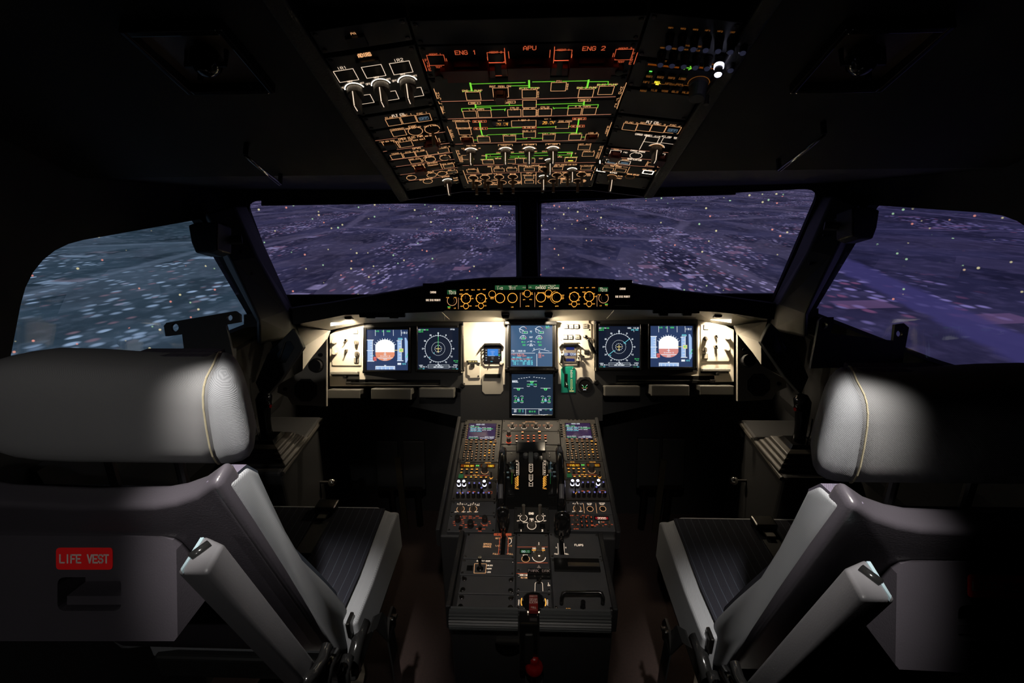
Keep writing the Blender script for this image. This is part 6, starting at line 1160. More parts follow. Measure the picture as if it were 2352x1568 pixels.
for x, y, t in ((700, 580, 'TERR'), (985, 545, 'SYS'), (1260, 510, 'G/S MODE'), (1500, 480, 'FLAP MODE'), (1740, 445, 'LDG FLAP 3')): p.btn(x, y, t, .0210, .0150)
p.ln(790, 490, 845, 608, w=.0009); p.ln(540, 660, 1960, 485, c='sep', w=.0010); p.done()
p = ohl('recorder_panel', 'overhead panel lettered RCDR with a GND CTL button and two rings', 966, 360.5, 376.5, ZF)
p.tx(1405, 568, 'RCDR', 26, 160); p.tx(1420, 590, 'CVR ERASE', 18, 260); p.tx(1755, 550, 'CVR TEST', 20, 190); p.btn(1130, 685, 'GND CTL', .0210, .0130); p.ring(1452, 645, .0098); p.ring(1785, 605, .0098)
for x, y in ((1452, 645), (1785, 605)): p.dial(x, y, .0072, .0015, 'key', name='push_button')
p.tx(1285, 665, 'ON', 20, 26, vert=True); p.ln(650, 810, 1800, 660, c='sep', w=.0010); p.ln(1890, 650, 2020, 635, c='sep', w=.0010); p.done()
p = ohl('oxygen_panel', 'overhead panel lettered OXYGEN with a red mask guard', 974, 377, 393.5, ZF)
p.tx(1495, 722, 'OXYGEN', 28, 235); p.tx(1180, 770, 'MASK MAN ON', 22, 290); p.tx(1515, 768, 'PASSENGER', 20, 240); p.btn(1870, 790, 'CREW SUPPLY', .0200, .0125); p.btn(1555, 815, None, .0195, .0110, frame=False); p.guard(1230, 860, .0185, .0185, .010)
for q in ((1070, 795, 1130, 895), (1300, 770, 1370, 890), (1670, 730, 1728, 850)): p.ln(*q, w=.0009)
p.ln(1500, 895, 2095, 822, c='sep', w=.0010); p.ln(780, 990, 1145, 942, c='sep', w=.0010); p.done()
p = ohl('call_panel', 'overhead panel lettered CALLS with three rings and an EMER button', 982, 394, 410, ZF)
p.tx(1445, 918, 'CALLS', 28, 175)
for x, y, t in ((1028, 1055, 'MECH'), (1485, 995, 'FWD'), (1718, 965, 'AFT')): p.ring(x, y, .0095); p.tx(x-30, y-48, t, 20, 90); p.dial(x, y, .0070, .0015, 'key', name='push_button')
p.btn(1945, 925, 'EMER', .0205, .0120); p.ln(970, 1120, 1890, 1020, c='sep', w=.0010); p.done()
p = ohl('wiper_panel', 'lowest left overhead panel lettered RAIN RPLNT and WIPER with a haloed knob', 992, 410.5, 430, ZF)
p.tx(1360, 1082, 'RAIN RPLNT', 28, 320); p.tx(1795, 1028, 'WIPER', 28, 175); p.ring(1398, 1135, .0095); p.dial(1398, 1135, .0070, .0015, 'key', name='push_button'); p.rot(1840, 1130, 0.0087, .030, 0, True, a0=20, a1=160); p.tx(2020, 1058, 'SLOW', 20, 100); p.tx(2030, 1112, 'FAST', 20, 100); p.done()
# --- right column
p = ohr('overhead_audio_panel', 'overhead audio panel with two rows of black knobs, one knob lit bright white', 1615, 40, 146, ZR); p.ink = ['dim']
for k in range(7):
    x, y = 1393+k*111, 212+k*8; lit = False
    p.dial(x+15, y-50, .0050, .016, 'key', cap='ledo', cr=.7); p.tx(x+22, y-122, ('VHF1', 'VHF2', 'VHF3', 'HF1', 'HF2', 'INT', 'CAB')[k], 12, 46)
for k in range(7):
    x, y = 1315+k*105, 382+k*8; lit = k == 5
    o = p.dial(x+18, y-(58 if not lit else 80), .0052, .016 if not lit else .026, 'key', cap='ledw' if lit else 'ledo', cr=.86 if lit else .7)
    if lit: p.shared(('collar', 'oh'), 'lit_collar', lambda b: b.lathe([(.0060, .013), (.0060, .017)], n=18), 'ledw', 0, 0, 0, 0, o)
    if k < 5: p.tx(x+25, y-112, ('VOR1', 'VOR2', 'MKR', 'ILS', '')[k], 11, 42)
p.tx(1562, 250, 'VOICE', 11, 60); p.tx(1668, 258, 'RESET', 11, 70); p.done()
p = ohr('overhead_radio_panel', 'overhead radio panel with two dim orange windows, a green arrow and a large knob', 1570, 146.5, 212, ZR); p.ink = ['dim']
p.win(1212, 405, 1485, 455, 'lcdo', fm='gloss'); p.win(1640, 430, 1905, 480, 'lcdo', fm='gloss'); p.tx(1362, 390, 'ACT', 12, 34); p.tx(1785, 418, 'STBY', 12, 44)
u, v = p.L(1563, 451); p.T.seg((u-.004, v), (u+.004, v), .0014, mi=p.mi('grn')); p.T.pline([(u-.003, v+.003), (u-.006, v), (u-.003, v-.003)], .0014, mi=p.mi('grn')); p.T.pline([(u+.003, v+.003), (u+.006, v), (u+.003, v-.003)], .0014, mi=p.mi('grn'))
for x, y, t in ((1225, 505, 'VHF1'), (1323, 512, 'VHF2'), (1423, 518, 'VHF3'), (1522, 525, 'LOAD'), (1200, 556, 'HF1'), (1300, 558, 'SEL'), (1395, 570, 'HF2'), (1493, 577, 'AM'), (1170, 635, 'NAV'), (1265, 630, 'ILS'), (1363, 637, 'VOR'), (1456, 643, 'GLS'), (1550, 650, 'MLS')):
    p.btn(x, y, None, .0120, .0085, frame=False, name='key'); u, v = p.L(x, y); p.T.text(t, u, v, .0034, .0085, .0007, .0046, p.mi('ledy' if t == 'SEL' else 'amb' if False else 'dim'))
u, v = p.L(1234, 483); p.T.seg((u-.001, v), (u+.001, v), .0018, mi=p.mi('ledg')); u, v = p.L(1295, 575); p.T.seg((u-.001, v), (u+.001, v), .0024, .0047, mi=p.mi('ledy'))
p.ln(1245, 592, 1405, 604); p.ln(1540, 608, 1585, 614); p.tx(1478, 606, 'STBY NAV', 13, 110); p.dial(1665, 590, .0115, .024, 'plate'); p.ring(1665, 590, .0140, -20, 200, 'dim', .001); p.toggle(1752, 650, .022, .05, 'key', .003); p.ring(1750, 652, .0055, -30, 150, 'dim'); p.tx(1762, 632, 'ON', 12, 30); p.done()
p = ohr('blank_overhead_cover', 'plain dark grey overhead plate below the overhead radio panel', 1530, 212.5, 272, ZR); p.done()
p = ohr('flight_control_switchboard', 'overhead panel lettered FLT CTL with four boxed buttons from ELAC 2 to FAC 2', 1496, 272.5, 305, ZR)
p.tx(1254, 944, 'FLT CTL', 20, 120, 'wht')
for x, y, t, lg in ((1045, 984, 'ELAC 2', None), (1170, 990, 'SEC 2', None), (1300, 1000, 'SEC 3', None), (1432, 1010, 'FAC 2', ('OFF', 'win_off'))): p.btn(x, y, t, .0225, .0185, legend=lg)
p.done()
p = ohr('cargo_heat_panel', 'overhead panel lettered CARGO HEAT with two boxed buttons and a pointed knob', 1482, 305.5, 345, ZH)
p.tx(1590, -8, 'CARGO HEAT', 26, 260, 'wht'); p.btn(1740, 75, 'HOT AIR', .0225, .0165, 'wht'); p.btn(2032, 95, 'AFT ISOL VALVE', .0225, .0165, 'wht'); p.rot(1815, 215, 0.0103, .028, 0, True, 'wrm', 20, 160); p.ring(1815, 215, .0140, 15, 165, 'wht', .0009); p.tx(1852, 140, 'AFT', 22, 80, 'wht'); p.ln(1658, 5, 1535, 240, c='wht'); p.ln(985, 220, 1710, 270, c='sep', w=.0010); p.ln(1940, 288, 2065, 295, c='sep', w=.0010); p.done()
p = ohr('cargo_smoke_panel', 'overhead panel lettered CARGO SMOKE with red guards and a ring button', 1470, 345.5, 363.5, ZH)
p.tx(1510, 268, 'CARGO SMOKE', 24, 260, 'wht'); p.guard(1120, 330, .019, .020, .011); p.guard(1890, 390, .019, .022, .011); p.ring(1475, 345, .0108, c='wht'); p.dial(1475, 345, .008, .0015, 'key', name='push_button'); p.tx(1500, 303, 'TEST', 18, 70, 'wht'); p.tx(1300, 290, 'FWD', 18, 64, 'wht'); p.ln(1010, 360, 1055, 252, 1232, 262, 1218, 295, c='wht', w=.0009); p.ln(1930, 310, 1972, 315, 1950, 350, c='wht', w=.0009); p.tx(1145, 238, 'AGENT', 18, 90); p.ln(1185, 376, 1735, 412, c='sep', w=.0010); p.ln(935, 360, 1020, 364, c='sep', w=.0010); p.done()
p = ohr('ventilation_panel', 'overhead panel lettered VENTILATION with two boxed buttons showing white OVRD bars', 1462, 364, 380, ZH)
p.tx(1450, 408, 'VENTILATION', 26, 250, 'wht'); p.btn(1060, 445, None, .0205, .0130, 'wht', legend=('OVRD', 'win_off')); p.btn(1285, 460, None, .0205, .0130, 'wht', legend=('OVRD', 'win_off')); p.btn(1765, 495, None, .0205, .0120); p.tx(1165, 455, 'AUTO', 12, 18, vert=True); p.tx(1300, 415, 'EXTRACT', 18, 120); p.ln(1680, 440, 1632, 520, w=.0009); p.ln(895, 480, 1890, 545, c='sep', w=.0010); p.done()
p = ohr('manual_start_panel', 'overhead panel lettered MAN START with two boxed buttons and a bright white-edged button', 1450, 380.5, 403, ZH)
p.tx(1140, 525, 'MAN START', 22, 200); p.tx(1145, 503, 'ENG', 20, 70); p.btn(1005, 575, None, .0205, .0135); p.btn(1215, 590, None, .0205, .0135); p.btn(1680, 625, 'DUAL COOLING', .0190, .0120, 'hot', th=.0016, tc='wrm'); p.ln(940, 515, 1020, 520); p.ln(1260, 535, 1335, 540); p.ln(1372, 535, 1318, 640); p.ln(815, 545, 815, 600, 950, 620, c='hot', w=.0016); p.ln(868, 425, 868, 475, c='hot', w=.0016); p.tx(1430, 662, 'RAIN RPLNT', 22, 210); p.done()
p = ohr('wiper_panel', 'lowest right overhead panel lettered WIPER with a single pointed knob', 1440, 403.5, 430, ZH)
p.rot(1070, 705, 0.0087, .030, 0, True, 'wrm', 20, 160); p.tx(1095, 632, 'WIPER', 22, 120, 'wht'); p.tx(1210, 690, 'SLOW', 16, 80); p.tx(1195, 728, 'FAST', 16, 80); p.ring(1375, 700, .009, w=.0008, c='dim'); p.done()
# ================================================================ seats
def fabric(name, col, scale, stripe=None):
    m = mat(name, col, .92, spec=.15); nt = m.node_tree; bs = nt.nodes['Principled BSDF']
    tc = nt.nodes.new('ShaderNodeTexCoord'); mp = nt.nodes.new('ShaderNodeMapping'); mp.inputs['Rotation'].default_value = (.6, .5, .7); nt.links.new(tc.outputs['Object'], mp.inputs[0])
    wv = nt.nodes.new('ShaderNodeTexWave'); wv.inputs['Scale'].default_value = scale; wv.inputs['Distortion'].default_value = 1.2; wv.inputs['Detail'].default_value = 1; nt.links.new(mp.outputs[0], wv.inputs[0])
    r = nt.nodes.new('ShaderNodeMapRange'); r.inputs[3].default_value = .80; r.inputs[4].default_value = 1.12; nt.links.new(wv.outputs[1], r.inputs[0])
    mx = nt.nodes.new('ShaderNodeMix'); mx.data_type = 'RGBA'; mx.blend_type = 'MULTIPLY'; mx.inputs[0].default_value = 1; mx.inputs[6].default_value = (*col, 1); nt.links.new(r.outputs[0], mx.inputs[7])
    last = mx.outputs[2]
    if stripe:
        sx = nt.nodes.new('ShaderNodeSeparateXYZ'); nt.links.new(tc.outputs['Object'], sx.inputs[0])
        a = nt.nodes.new('ShaderNodeMath'); a.operation = 'MULTIPLY'; a.inputs[1].default_value = 1/stripe; nt.links.new(sx.outputs[0], a.inputs[0])
        f = nt.nodes.new('ShaderNodeMath'); f.operation = 'FRACT'; nt.links.new(a.outputs[0], f.inputs[0])
        g = nt.nodes.new('ShaderNodeMath'); g.operation = 'LESS_THAN'; g.inputs[1].default_value = .07; nt.links.new(f.outputs[0], g.inputs[0])
        m2 = nt.nodes.new('ShaderNodeMix'); m2.data_type = 'RGBA'; nt.links.new(g.outputs[0], m2.inputs[0]); nt.links.new(last, m2.inputs[6]); m2.inputs[7].default_value = (.035, .042, .055, 1); last = m2.outputs[2]
    nt.links.new(last, bs.inputs['Base Color'])
    bp = nt.nodes.new('ShaderNodeBump'); bp.inputs['Strength'].default_value = .22; bp.inputs['Distance'].default_value = .001; nt.links.new(wv.outputs[1], bp.inputs['Height']); nt.links.new(bp.outputs[0], bs.inputs['Normal'])
    return m
M['fab'] = fabric('grey_twill', (.198, .198, .202), 190)
M['fab2'] = fabric('grey_twill_side', (.200, .206, .218), 170)
M['fabs'] = fabric('dark_pinstripe', (.014, .014, .019), 160, .021)
M['fabt'] = fabric('plum_trim', (.075, .066, .090), 160, .020)
M['spk'] = mat('speaker_grey', (.15, .135, .115), .5, noise=.1, nscale=30)
M['vent'] = mat('outlet_grey', (.035, .037, .040), .5, noise=.1)
M['thread'] = mat('thread_cream', (.34, .30, .20), .9)
def seat(s, who):
    dz = 0 if s < 0 else -.022; dq = 0 if s < 0 else .004
    Q = lambda q, y, z: Vector((s*(q+dq), y, z+dz))
    base = Vector((s*.64, .9, 0))
    lab = 'grey captain seat with a LIFE VEST pocket on its back, nearest the green-tinted side window' if s < 0 else 'grey first officer seat with a LIFE VEST pocket, left of the indigo side window edge'
    lab = 'grey captain seat seen from behind, with bright red LIFE VEST label and folded-up armrest' if s < 0 else 'grey first officer seat seen from behind, its LIFE VEST label dim in the shade'
    r = empty('pilot_seat', base, label=lab, cat='seat')
    def put(b, name, m, parent=None, **k):
        b.v = [tuple(Vector(v)-base) for v in b.v]; return b.build(name, m, parent or r, **k)
    fl_ = (lambda R_: R_) if s < 0 else (lambda R_: [list(reversed(x)) for x in R_])
    # --- headrest: rounded bolster lofted across the seat
    def sec(q, k, ky=1.0, n=28, zc=1.073, hump=0):
        out = []
        for j in range(n):
            a = 2*math.pi*j/n; c_, s_ = math.cos(a), math.sin(a); e = .62
            y = .637+.062*ky*k*math.copysign(abs(c_)**e, c_); z = zc+(.092*k)*math.copysign(abs(s_)**e, s_)
            z += hump*max(0, s_); y -= (z-zc)*.12
            wq = max(0, min(1, (q-.426)/.044, (.62-q)/.15))
            out.append(Q(q+max(0, y-.595)*.5*max(0, min(1, (.60-q)/.13))+(zc-z)*.20*wq, y, z))
        return out
    st = [(.426, .35), (.4275, .55), (.431, .73), (.437, .86), (.447, .95), (.458, .99), (.470, 1.0)]
    b = MB(); b.loft(fl_([sec(q, k, 1, zc=1.073-.003*(1-k)) for q, k in st])); hc = put(b, 'headrest_end', 'fab2', smooth=True)
    body = [(.470, 1.0, 0), (.50, 1.0, .0), (.56, 1.0, .0), (.62, 1.0, .002), (.68, 1.0, .007), (.74, 1.0, .009), (.79, .98, .004), (.83, .93, 0), (.86, .84, 0), (.876, .65, 0), (.882, .35, 0)]
    b = MB(); b.loft(fl_([sec(q, k, 1, zc=1.073, hump=h) for q, k, h in body])); hd = put(b, 'headrest', 'fab', smooth=True)
    b = MB(); rg = sec(.476, 1.012, 1, zc=1.073); b.tube([*rg, rg[0]], .0014, 5); b.v = [tuple(Vector(v)) for v in b.v]; put(b, 'seam', 'thread', hd)
    b = MB(); b.loft(fl_([[Q(q, y, z) for y, z in ((.612, 1.1635), (.635, 1.1648), (.675, 1.1615), (.675, 1.155), (.635, 1.158), (.612, 1.157))] for q in (.492, .53, .62)])); put(b, 'headrest_trim', 'fabt', hd)
    for q in (.58, .70): b = MB(); b.tube([Q(q, .63, 1.04), Q(q, .62, .90)], .008, 10); put(b, 'headrest_post', 'dsteel')
    # --- reclined back: shell outline on the back plane
    BP = Plane(Q(.64, .500, 1.03), (1, 0, 0), (0, -.298, .954))
    def bp(q, z, h=0):
        v = (z+dz-BP.o.z)/BP.ey.z; return BP.pt(s*(q+dq)-BP.o.x, v, h)
    outl = [(.418, 1.022), (.424, 1.036), (.440, 1.024), (.467, 1.004), (.505, .987), (.54, .978), (.66, .972), (.78, .978), (.815, .987), (.853, 1.004), (.880, 1.024), (.893, 1.036), (.899, 1.022), (.899, .50), (.885, .46), (.43, .46), (.418, .50)]
    if s > 0: outl = outl[::-1]
    def slab(h0, h1, k=1.0, name='back_shell', m='shell', bev=.016):
        b = MB(); b.loft([[bp(q, z, h0) for q, z in outl], [bp(q, z, h1) for q, z in outl]]); return put(b, name, m, bevel=bev, smooth=True)
    slab(-.040, -.0, name='back_shell')
    # inner bolster strip and back cushion in front of the shell (profile read off the seat's inner side)
    fx = [(575, 1071), (600, 1085), (625, 1140), (660, 1215), (700, 1285), (755, 1340), (795, 1385), (812, 1440), (806, 1490)]; bx = [(770, 1500), (720, 1415), (660, 1315), (590, 1205), (528, 1112)]
    prof = [onX(x, y, -.415) for x, y in fx+bx]
    prof = [(p_.y, p_.z) for p_ in prof]
    for qa, qb in ((.416, .450), (.866, .898)): b = MB(); b.loft(fl_([[Q(q, y, z) for y, z in prof] for q in (qa, qb)])); put(b, 'side_bolster', 'fab2', bevel=.008, smooth=True)
    mid = [(y+.03, min(z, .93)) for y, z in prof]
    b = MB(); b.loft(fl_([[Q(q, y, z) for y, z in mid] for q in (.450, .866)])); put(b, 'back_cushion', 'fabs')
    b = MB(); tp = [prof[-1], prof[0], prof[1]]
    b.loft(fl_([[Q(q, y, z+.0035) for y, z in tp]+[Q(q, y, z-.004) for y, z in tp[::-1]] for q in (.420, .448)])); put(b, 'cushion_trim', 'fabt')
    # --- life vest cover on the back
    CD = .70
    def am(p_): return Vector((s*(-p_.x+dq), p_.y, p_.z+dz))
    fp = [D(x, y, CD) for x, y in ((-62, 1262), (-52, 1240), (-25, 1229), (372, 1232), (397, 1240), (405, 1262), (408, 1462), (400, 1472), (-66, 1472))]
    fp = [am(p_) for p_ in fp]; fp = fp[::-1] if s < 0 else fp
    mir = lambda v: Vector((-s*v.x, v.y, v.z)); cpx = mir(RT)*-s; cpy = mir(UP); cpn = mir(-FW)
    c0 = am(D(205, 1364, CD)); hole = rounded([(-.049, -.026), (.049, -.026), (.049, .026), (-.049, .026)], [.012]*4, 4)
    o2 = [((p_-c0).dot(cpx), (p_-c0).dot(cpy)) for p_ in fp]; nO, nH = len(o2), len(hole)
    b = MB(); at_ = lambda q, h: c0+cpx*q[0]+cpy*q[1]+cpn*h     # face with a sunk pocket for the pull tab
    b.v = [tuple(at_(q, 0)) for q in o2+hole]+[tuple(p_+Vector((0, .11, 0))) for p_ in fp]+[tuple(at_(q, -.046)) for q in hole]
    for f_ in tessellate_polygon([[Vector((*q, 0)) for q in o2], [Vector((*q, 0)) for q in hole]]): b.f.append(tuple(f_))
    i0 = nO+nH
    for k in range(nO): b.f.append((k, (k+1) % nO, i0+(k+1) % nO, i0+k))
    for k in range(nH): b.f.append((nO+k, nO+(k+1) % nH, i0+nO+(k+1) % nH, i0+nO+k))
    b.f += [tuple(i0+k for k in range(nO-1, -1, -1)), tuple(i0+nO+k for k in range(nH))]; b.m = [0]*len(b.f)
    vc = put(b, 'vest_cover', 'shell')
    def flat(b, name, m, px, py, h):
        c0 = am(D(px, py, CD)); b.v = [tuple(c0+cpx*x+cpy*y+cpn*(z+h)) for x, y, z in b.v]; return put(b, name, m, vc)
    b = MB(); w_, h_ = .0435, .0168; b.prism(rounded([(-w_, -h_), (w_, -h_), (w_, h_), (-w_, h_)], [.006]*4, 4), 0, .0008); flat(b, 'vest_label', 'label_red', 195, 1282, .0002)
    b = MB(); b.text('LIFE VEST', 0, 0, .0118, .074, .0023, .0012); flat(b, 'vest_lettering', 'label_txt', 195, 1282, .0002)
    b = MB(); b.taper(-.047, .047, -.0255, -.004, 0, .036, .004); flat(b, 'pull_tab', 'shell', 205, 1364, -.045)
    # --- folded armrest standing at the inner side of the back
    A0 = [(469, 1227), (512, 1246), (474, 1314), (402, 1314)]
    top = [onX(x, y, v) for (x, y), v in zip(A0, (-.455, -.400, -.385, -.440))]
    dirn = Vector((0, .30, -.954)).normalized()
    off_ = Vector((0, 0, 0))
    ctr = sum(top, Vector())/4
    cs4 = [am(p_) for p_ in top]
    ln_ = .56
    order = cs4 if s < 0 else cs4[::-1]
    b = MB(); b.loft([[p_+dirn*ln_ for p_ in order], [p_ for p_ in order]]); ar = put(b, 'armrest', 'sgrey', bevel=.007, smooth=True)
    nrm = (order[1]-order[0]).cross(order[3]-order[0]).normalized(); nrm = nrm if nrm.dot(-dirn) > 0 else -nrm
    ca = sum(cs4, Vector())/4; ex = (cs4[1]-cs4[0]).normalized(); ey = (cs4[3]-cs4[0]); ey = (ey-ex*ey.dot(ex)).normalized()
    b = MB(); b.tube([ca+ey*-.014-ex*.012+nrm*.0, ca+ey*.010-ex*.012+nrm*.0], [.0075, .0075], 12); put(b, 'armrest_button', 'gloss', ar, smooth=True)
    b = MB(); b.loft([[p_+nrm*h for p_ in (cs4[0]+ex*.004+ey*.006, cs4[0]+ex*.012+ey*.004, cs4[3]+ex*.013-ey*.004, cs4[3]+ex*.004-ey*.006)] for h in (-.003, .0010)]); put(b, 'armrest_edge', mat('edge_blue_%d' % (s+1), (.20, .27, .30), .5), ar)
    # --- seat pan
    b = MB(); pp_ = [(.74, .40), (.74, .49), (.86, .485), (1.0, .495), (1.085, .50), (1.105, .485), (1.10, .36), (.74, .36)]
    b.loft(fl_([[Q(q, y+(0 if .44 < q < .84 else -.006), z-(0 if .44 < q < .84 else .012)) for y, z in pp_] for q in (.385, .41, .45, .83, .87, .895)])); put(b, 'seat_cushion', 'fab2', bevel=.008)
    b = MB(); b.loft(fl_([[Q(q, y, z) for y, z in ((.76, .4915), (.86, .4875), (1.0, .4975), (1.08, .5025), (1.08, .498), (1.0, .493), (.86, .483), (.76, .487))] for q in (.42, .86)])); put(b, 'cushion_top', 'fabs')
    b = MB(); b.loft(fl_([[Q(q, y, z) for y, z in ((.72, .30), (1.06, .30), (1.06, .365), (.72, .37))] for q in (.40, .88)])); put(b, 'pan_frame', 'black', bevel=.01)
    b = MB(); b.lathe([(.16, 0), (.16, .02), (.07, .04), (.06, .31)], n=20); b.v = [tuple(Vector(v)+Vector((s*.64, .88, 0))) for v in b.v]; put(b, 'seat_column', 'dsteel')
    # lap belt with buckle lying on the cushion
    c = onZ(752, 1165, .512) if s < 0 else Q(.66, 1.05, .512); c = Vector((c.x, c.y, .507+dz))
    bk = MB(); bk.box(c.x-.03, c.x+.03, c.y-.02, c.y+.02, c.z, c.z+.020); o = put(bk, 'buckle', 'dsteel', bevel=.004)
    bk = MB(); bk.box(c.x-.012, c.x+.012, c.y-.045, c.y-.02, c.z+.001, c.z+.006); put(bk, 'buckle_tongue', 'steel', o)
    bk = MB(); bk.box(c.x-.022, c.x+.022, c.y-.16, c.y-.045, c.z-.012, c.z-.006); put(bk, 'belt_strap', 'black')
    # --- recline linkage at the lower inner corner
    J = [((815, 1455), (840, 1430), (862, 1500), (838, 1568)), ((790, 1470), (770, 1520), (745, 1568), (735, 1600)), ((850, 1440), (870, 1425), (890, 1440), (900, 1470))]
    def pix(x, y, v): p_ = onX(x, y, -v); return Vector((s*(-p_.x+dq), p_.y, p_.z+dz))
    for nm, pts, rr in (('recline_lever', [(838, 1430), (822, 1470), (812, 1510), (816, 1540)], .014), ('linkage_rod', [(752, 1480), (740, 1515), (722, 1545), (700, 1566)], .010), ('linkage_rod', [(772, 1500), (752, 1530), (745, 1580)], .012), ('height_lever', [(800, 1508), (788, 1545), (795, 1590)], .013)):
        b = MB(); b.tube([pix(x, y, .385) for x, y in pts], rr, 10); put(b, nm, 'gloss', smooth=True)
    c = pix(806, 1435, .398); b = MB(); b.box(c.x-.004, c.x+.004, c.y-.016, c.y+.016, c.z-.022, c.z+.022); o = put(b, 'belt_clip', 'dsteel', bevel=.002)
    b = MB(); b.box(c.x-.007, c.x-.0035, c.y-.010, c.y+.010, c.z-.014, c.z+.014); put(b, 'clip_gate', 'gloss', o)
    pts = [pix(850, 1435, .37), pix(868, 1425, .36), pix(895, 1455, .345), pix(905, 1510, .34), pix(915, 1580, .34)]
    b = MB(); b.loft(fl_([[p_+Vector((0, -.022, 0)), p_+Vector((0, .022, 0)), p_+Vector((s*-.004, .022, .002)), p_+Vector((s*-.004, -.022, .002))] for p_ in pts])); put(b, 'shoulder_strap', 'gloss')
    b = MB(); c = pix(896, 1436, .345); b.loft([[c+Vector((h, y, z)) for y, z in ((-.03, -.01), (.0, .03), (.03, .03), (.045, .0), (.03, -.04))] for h in (-.003, .003)]); o = put(b, 'strap_anchor', 'dsteel')
    for dy_, dz_ in ((.005, .015), (.03, -.005)): b = MB(); b.lathe([(.006, -.006), (.006, .006)], n=12); b.v = [tuple(c+Vector((-s*(z+.003), dy_+x, dz_+y))) for x, y, z in b.v]; put(b, 'bolt', 'chrome', o)
    return r
seat(-1, 'captain'); seat(1, 'first officer')
# ================================================================ side consoles, sticks, speakers
for s, nm in ((-1, 'captain'), (1, 'first officer')):
    def SX(x): return x if s < 0 else 2444-x                 # mirror of a photo column about the cockpit's centre line
    def SY(y): return y if s < 0 else y-12
    a = onZ(744, 952, .60); b_ = onZ(637, 1096, .60)
    k = (a.x-b_.x)/(a.y-b_.y); xe = lambda y: b_.x+k*(y-b_.y)
    cr = empty('side_console', (s*.86, 1.0, 0), label='low dark side console under the %s side window, carrying the side stick' % nm, cat='console')
    b = MB(); P = [(xe(1.112), 1.112), (xe(1.45), 1.45), (-.947, 1.45), (-.947, 1.112)]
    b.loft([[(-s*(x)-s*.86, y-1.0, z) for x, y in (P if s > 0 else P)] for z in (0, .60)]); b.build('cabinet', 'ped', cr, bevel=.012)
    b = MB(); b.tube([(-s*xe(y)-s*.86, y-1.0, .592) for y in (1.12, 1.3, 1.44)], .007, 8); b.build('edge_rail', 'plate2', cr)
    # side stick
    c = onZ(622, 1035, .605); c = Vector((-s*c.x, c.y, .60)); sr = empty('side_stick', c, label='black side stick with a red thumb button on the %s console' % nm, cat='control stick')
    b = MB(); rings = []
    for w_, h_ in ((.088, 0), (.088, .008), (.078, .012), (.078, .020), (.068, .024), (.068, .032), (.058, .036), (.058, .044), (.042, .050)):
        rings.append([(x*w_, y*w_, h_) for x, y in ((-1, -.9), (1, -.9), (1, .9), (-1, .9))])
    b.loft(rings); b.build('bellows', 'plate2', sr, bevel=.004)
    b = MB(); b.taper(-.040, .040, -.036, .036, .048, .060, .010); b.build('boot_cap', 'gloss', sr)
    i_ = -s
    b = MB(); b.tube([(0, 0, .055), (0, .0, .085), (0, .004, .12), (i_*.002, .008, .155), (i_*.006, .010, .18), (i_*.014, .012, .197), (i_*.018, .012, .205)], [.019, .017, .018, .020, .023, .020, .010], 16); st_ = b.build('grip', 'gloss', sr, smooth=True)
    b = MB(); b.tube([(i_*.010, -.004, .175), (i_*.034, -.008, .172)], [.014, .010], 10); b.build('thumb_rest', 'gloss', st_, smooth=True)
    b = MB(); b.tube([(i_*.032, -.012, .172), (i_*.040, -.014, .172)], .0055, 10); b.build('thumb_button', 'knobred', st_)
    b = MB(); b.tube([(-i_*.020, -.012, .06), (-i_*.022, -.012, .10), (-i_*.020, -.010, .14)], .0022, 6); b.build('grip_edge', 'chrome', st_)
    # loudspeaker plate and neighbours in front of the console
    SPP = Plane(D(SX(700), SY(900), 1.50), (1, 0, 0), (0, sn(20), cs(20)))
    zf = frame(540, 700, 260/1019)
    fr = zf if s < 0 else (lambda x, y: (SX(zf(x, y)[0]), SY(zf(x, y)[1])))
    poly = [fr(*q) for q in ((822, 310), (822, 915), (510, 898), (470, 830), (378, 790), (388, 715), (520, 640), (600, 595), (690, 470))]
    if s > 0: poly = poly[::-1]
    p = Panel('loudspeaker_plate', 'grey plate with an octagonal loudspeaker grille at the %s end of the instrument panel' % nm, SPP, (640, 750, 870, 800, 932) if s < 0 else (1694, 1804, 860, 790, 920), 'greyb', .012, fr, 'loudspeaker', screws=False, poly=poly, bevel=.0015)
    u, v = p.L(637, 766); b = MB(); R_ = .040; b.prism([(u+R_*cs(22.5+45*k_), v+R_*sn(22.5+45*k_)) for k_ in range(8)], 0, .003); g_ = b.build('speaker_grille', 'black', p.root)
    b = MB()
    for i in range(-8, 9):
        for j in range(-8, 9):
            x, y = i*.0044, j*.0044
            if abs(x) < .034 and abs(y) < .034 and abs(x)+abs(y) < .049: b.face([(u+x-.0012, v+y-.0012, .0034), (u+x+.0012, v+y-.0012, .0034), (u+x+.0012, v+y+.0012, .0034), (u+x-.0012, v+y+.0012, .0034)])
    o = b.build('grille_mesh', 'dsteel', g_); o['kind'] = 'stuff'
    p.dial(735, 545, .022, .018, 'lining', name='volume_knob'); p.dial(772, 450, .006, .010, 'gloss'); p.dial(452, 755, .006, .006, 'gloss', name='stud'); p.done()
    # pale cheek between glareshield end and panel
    b = MB(); q4 = [(555, 195), (848, 232), (818, 312), (608, 590), (610, 384)]
    dd = (1.56, 1.585, 1.575, 1.52, 1.52); P = [D(*fr(*q), d) for q, d in zip(q4, dd)]
    if s > 0: P = P[::-1]
    b.loft([[p_+FW*.012 for p_ in P], P]); o = b.build('corner_cowl', 'greyb', bevel=.001); mark(o, 'pale angled cowl where the glareshield meets the %s corner' % nm, 'cowl')
    # grey air outlet panel, a black piece standing in for the slot's shade
    OP = Plane(D(SX(660), SY(800), 1.42), (1, 0, 0), (0, sn(20), cs(20)))
    q4 = [(520, 208), (560, 270), (612, 384), (400, 690), (250, 860), (180, 700), (290, 440)]
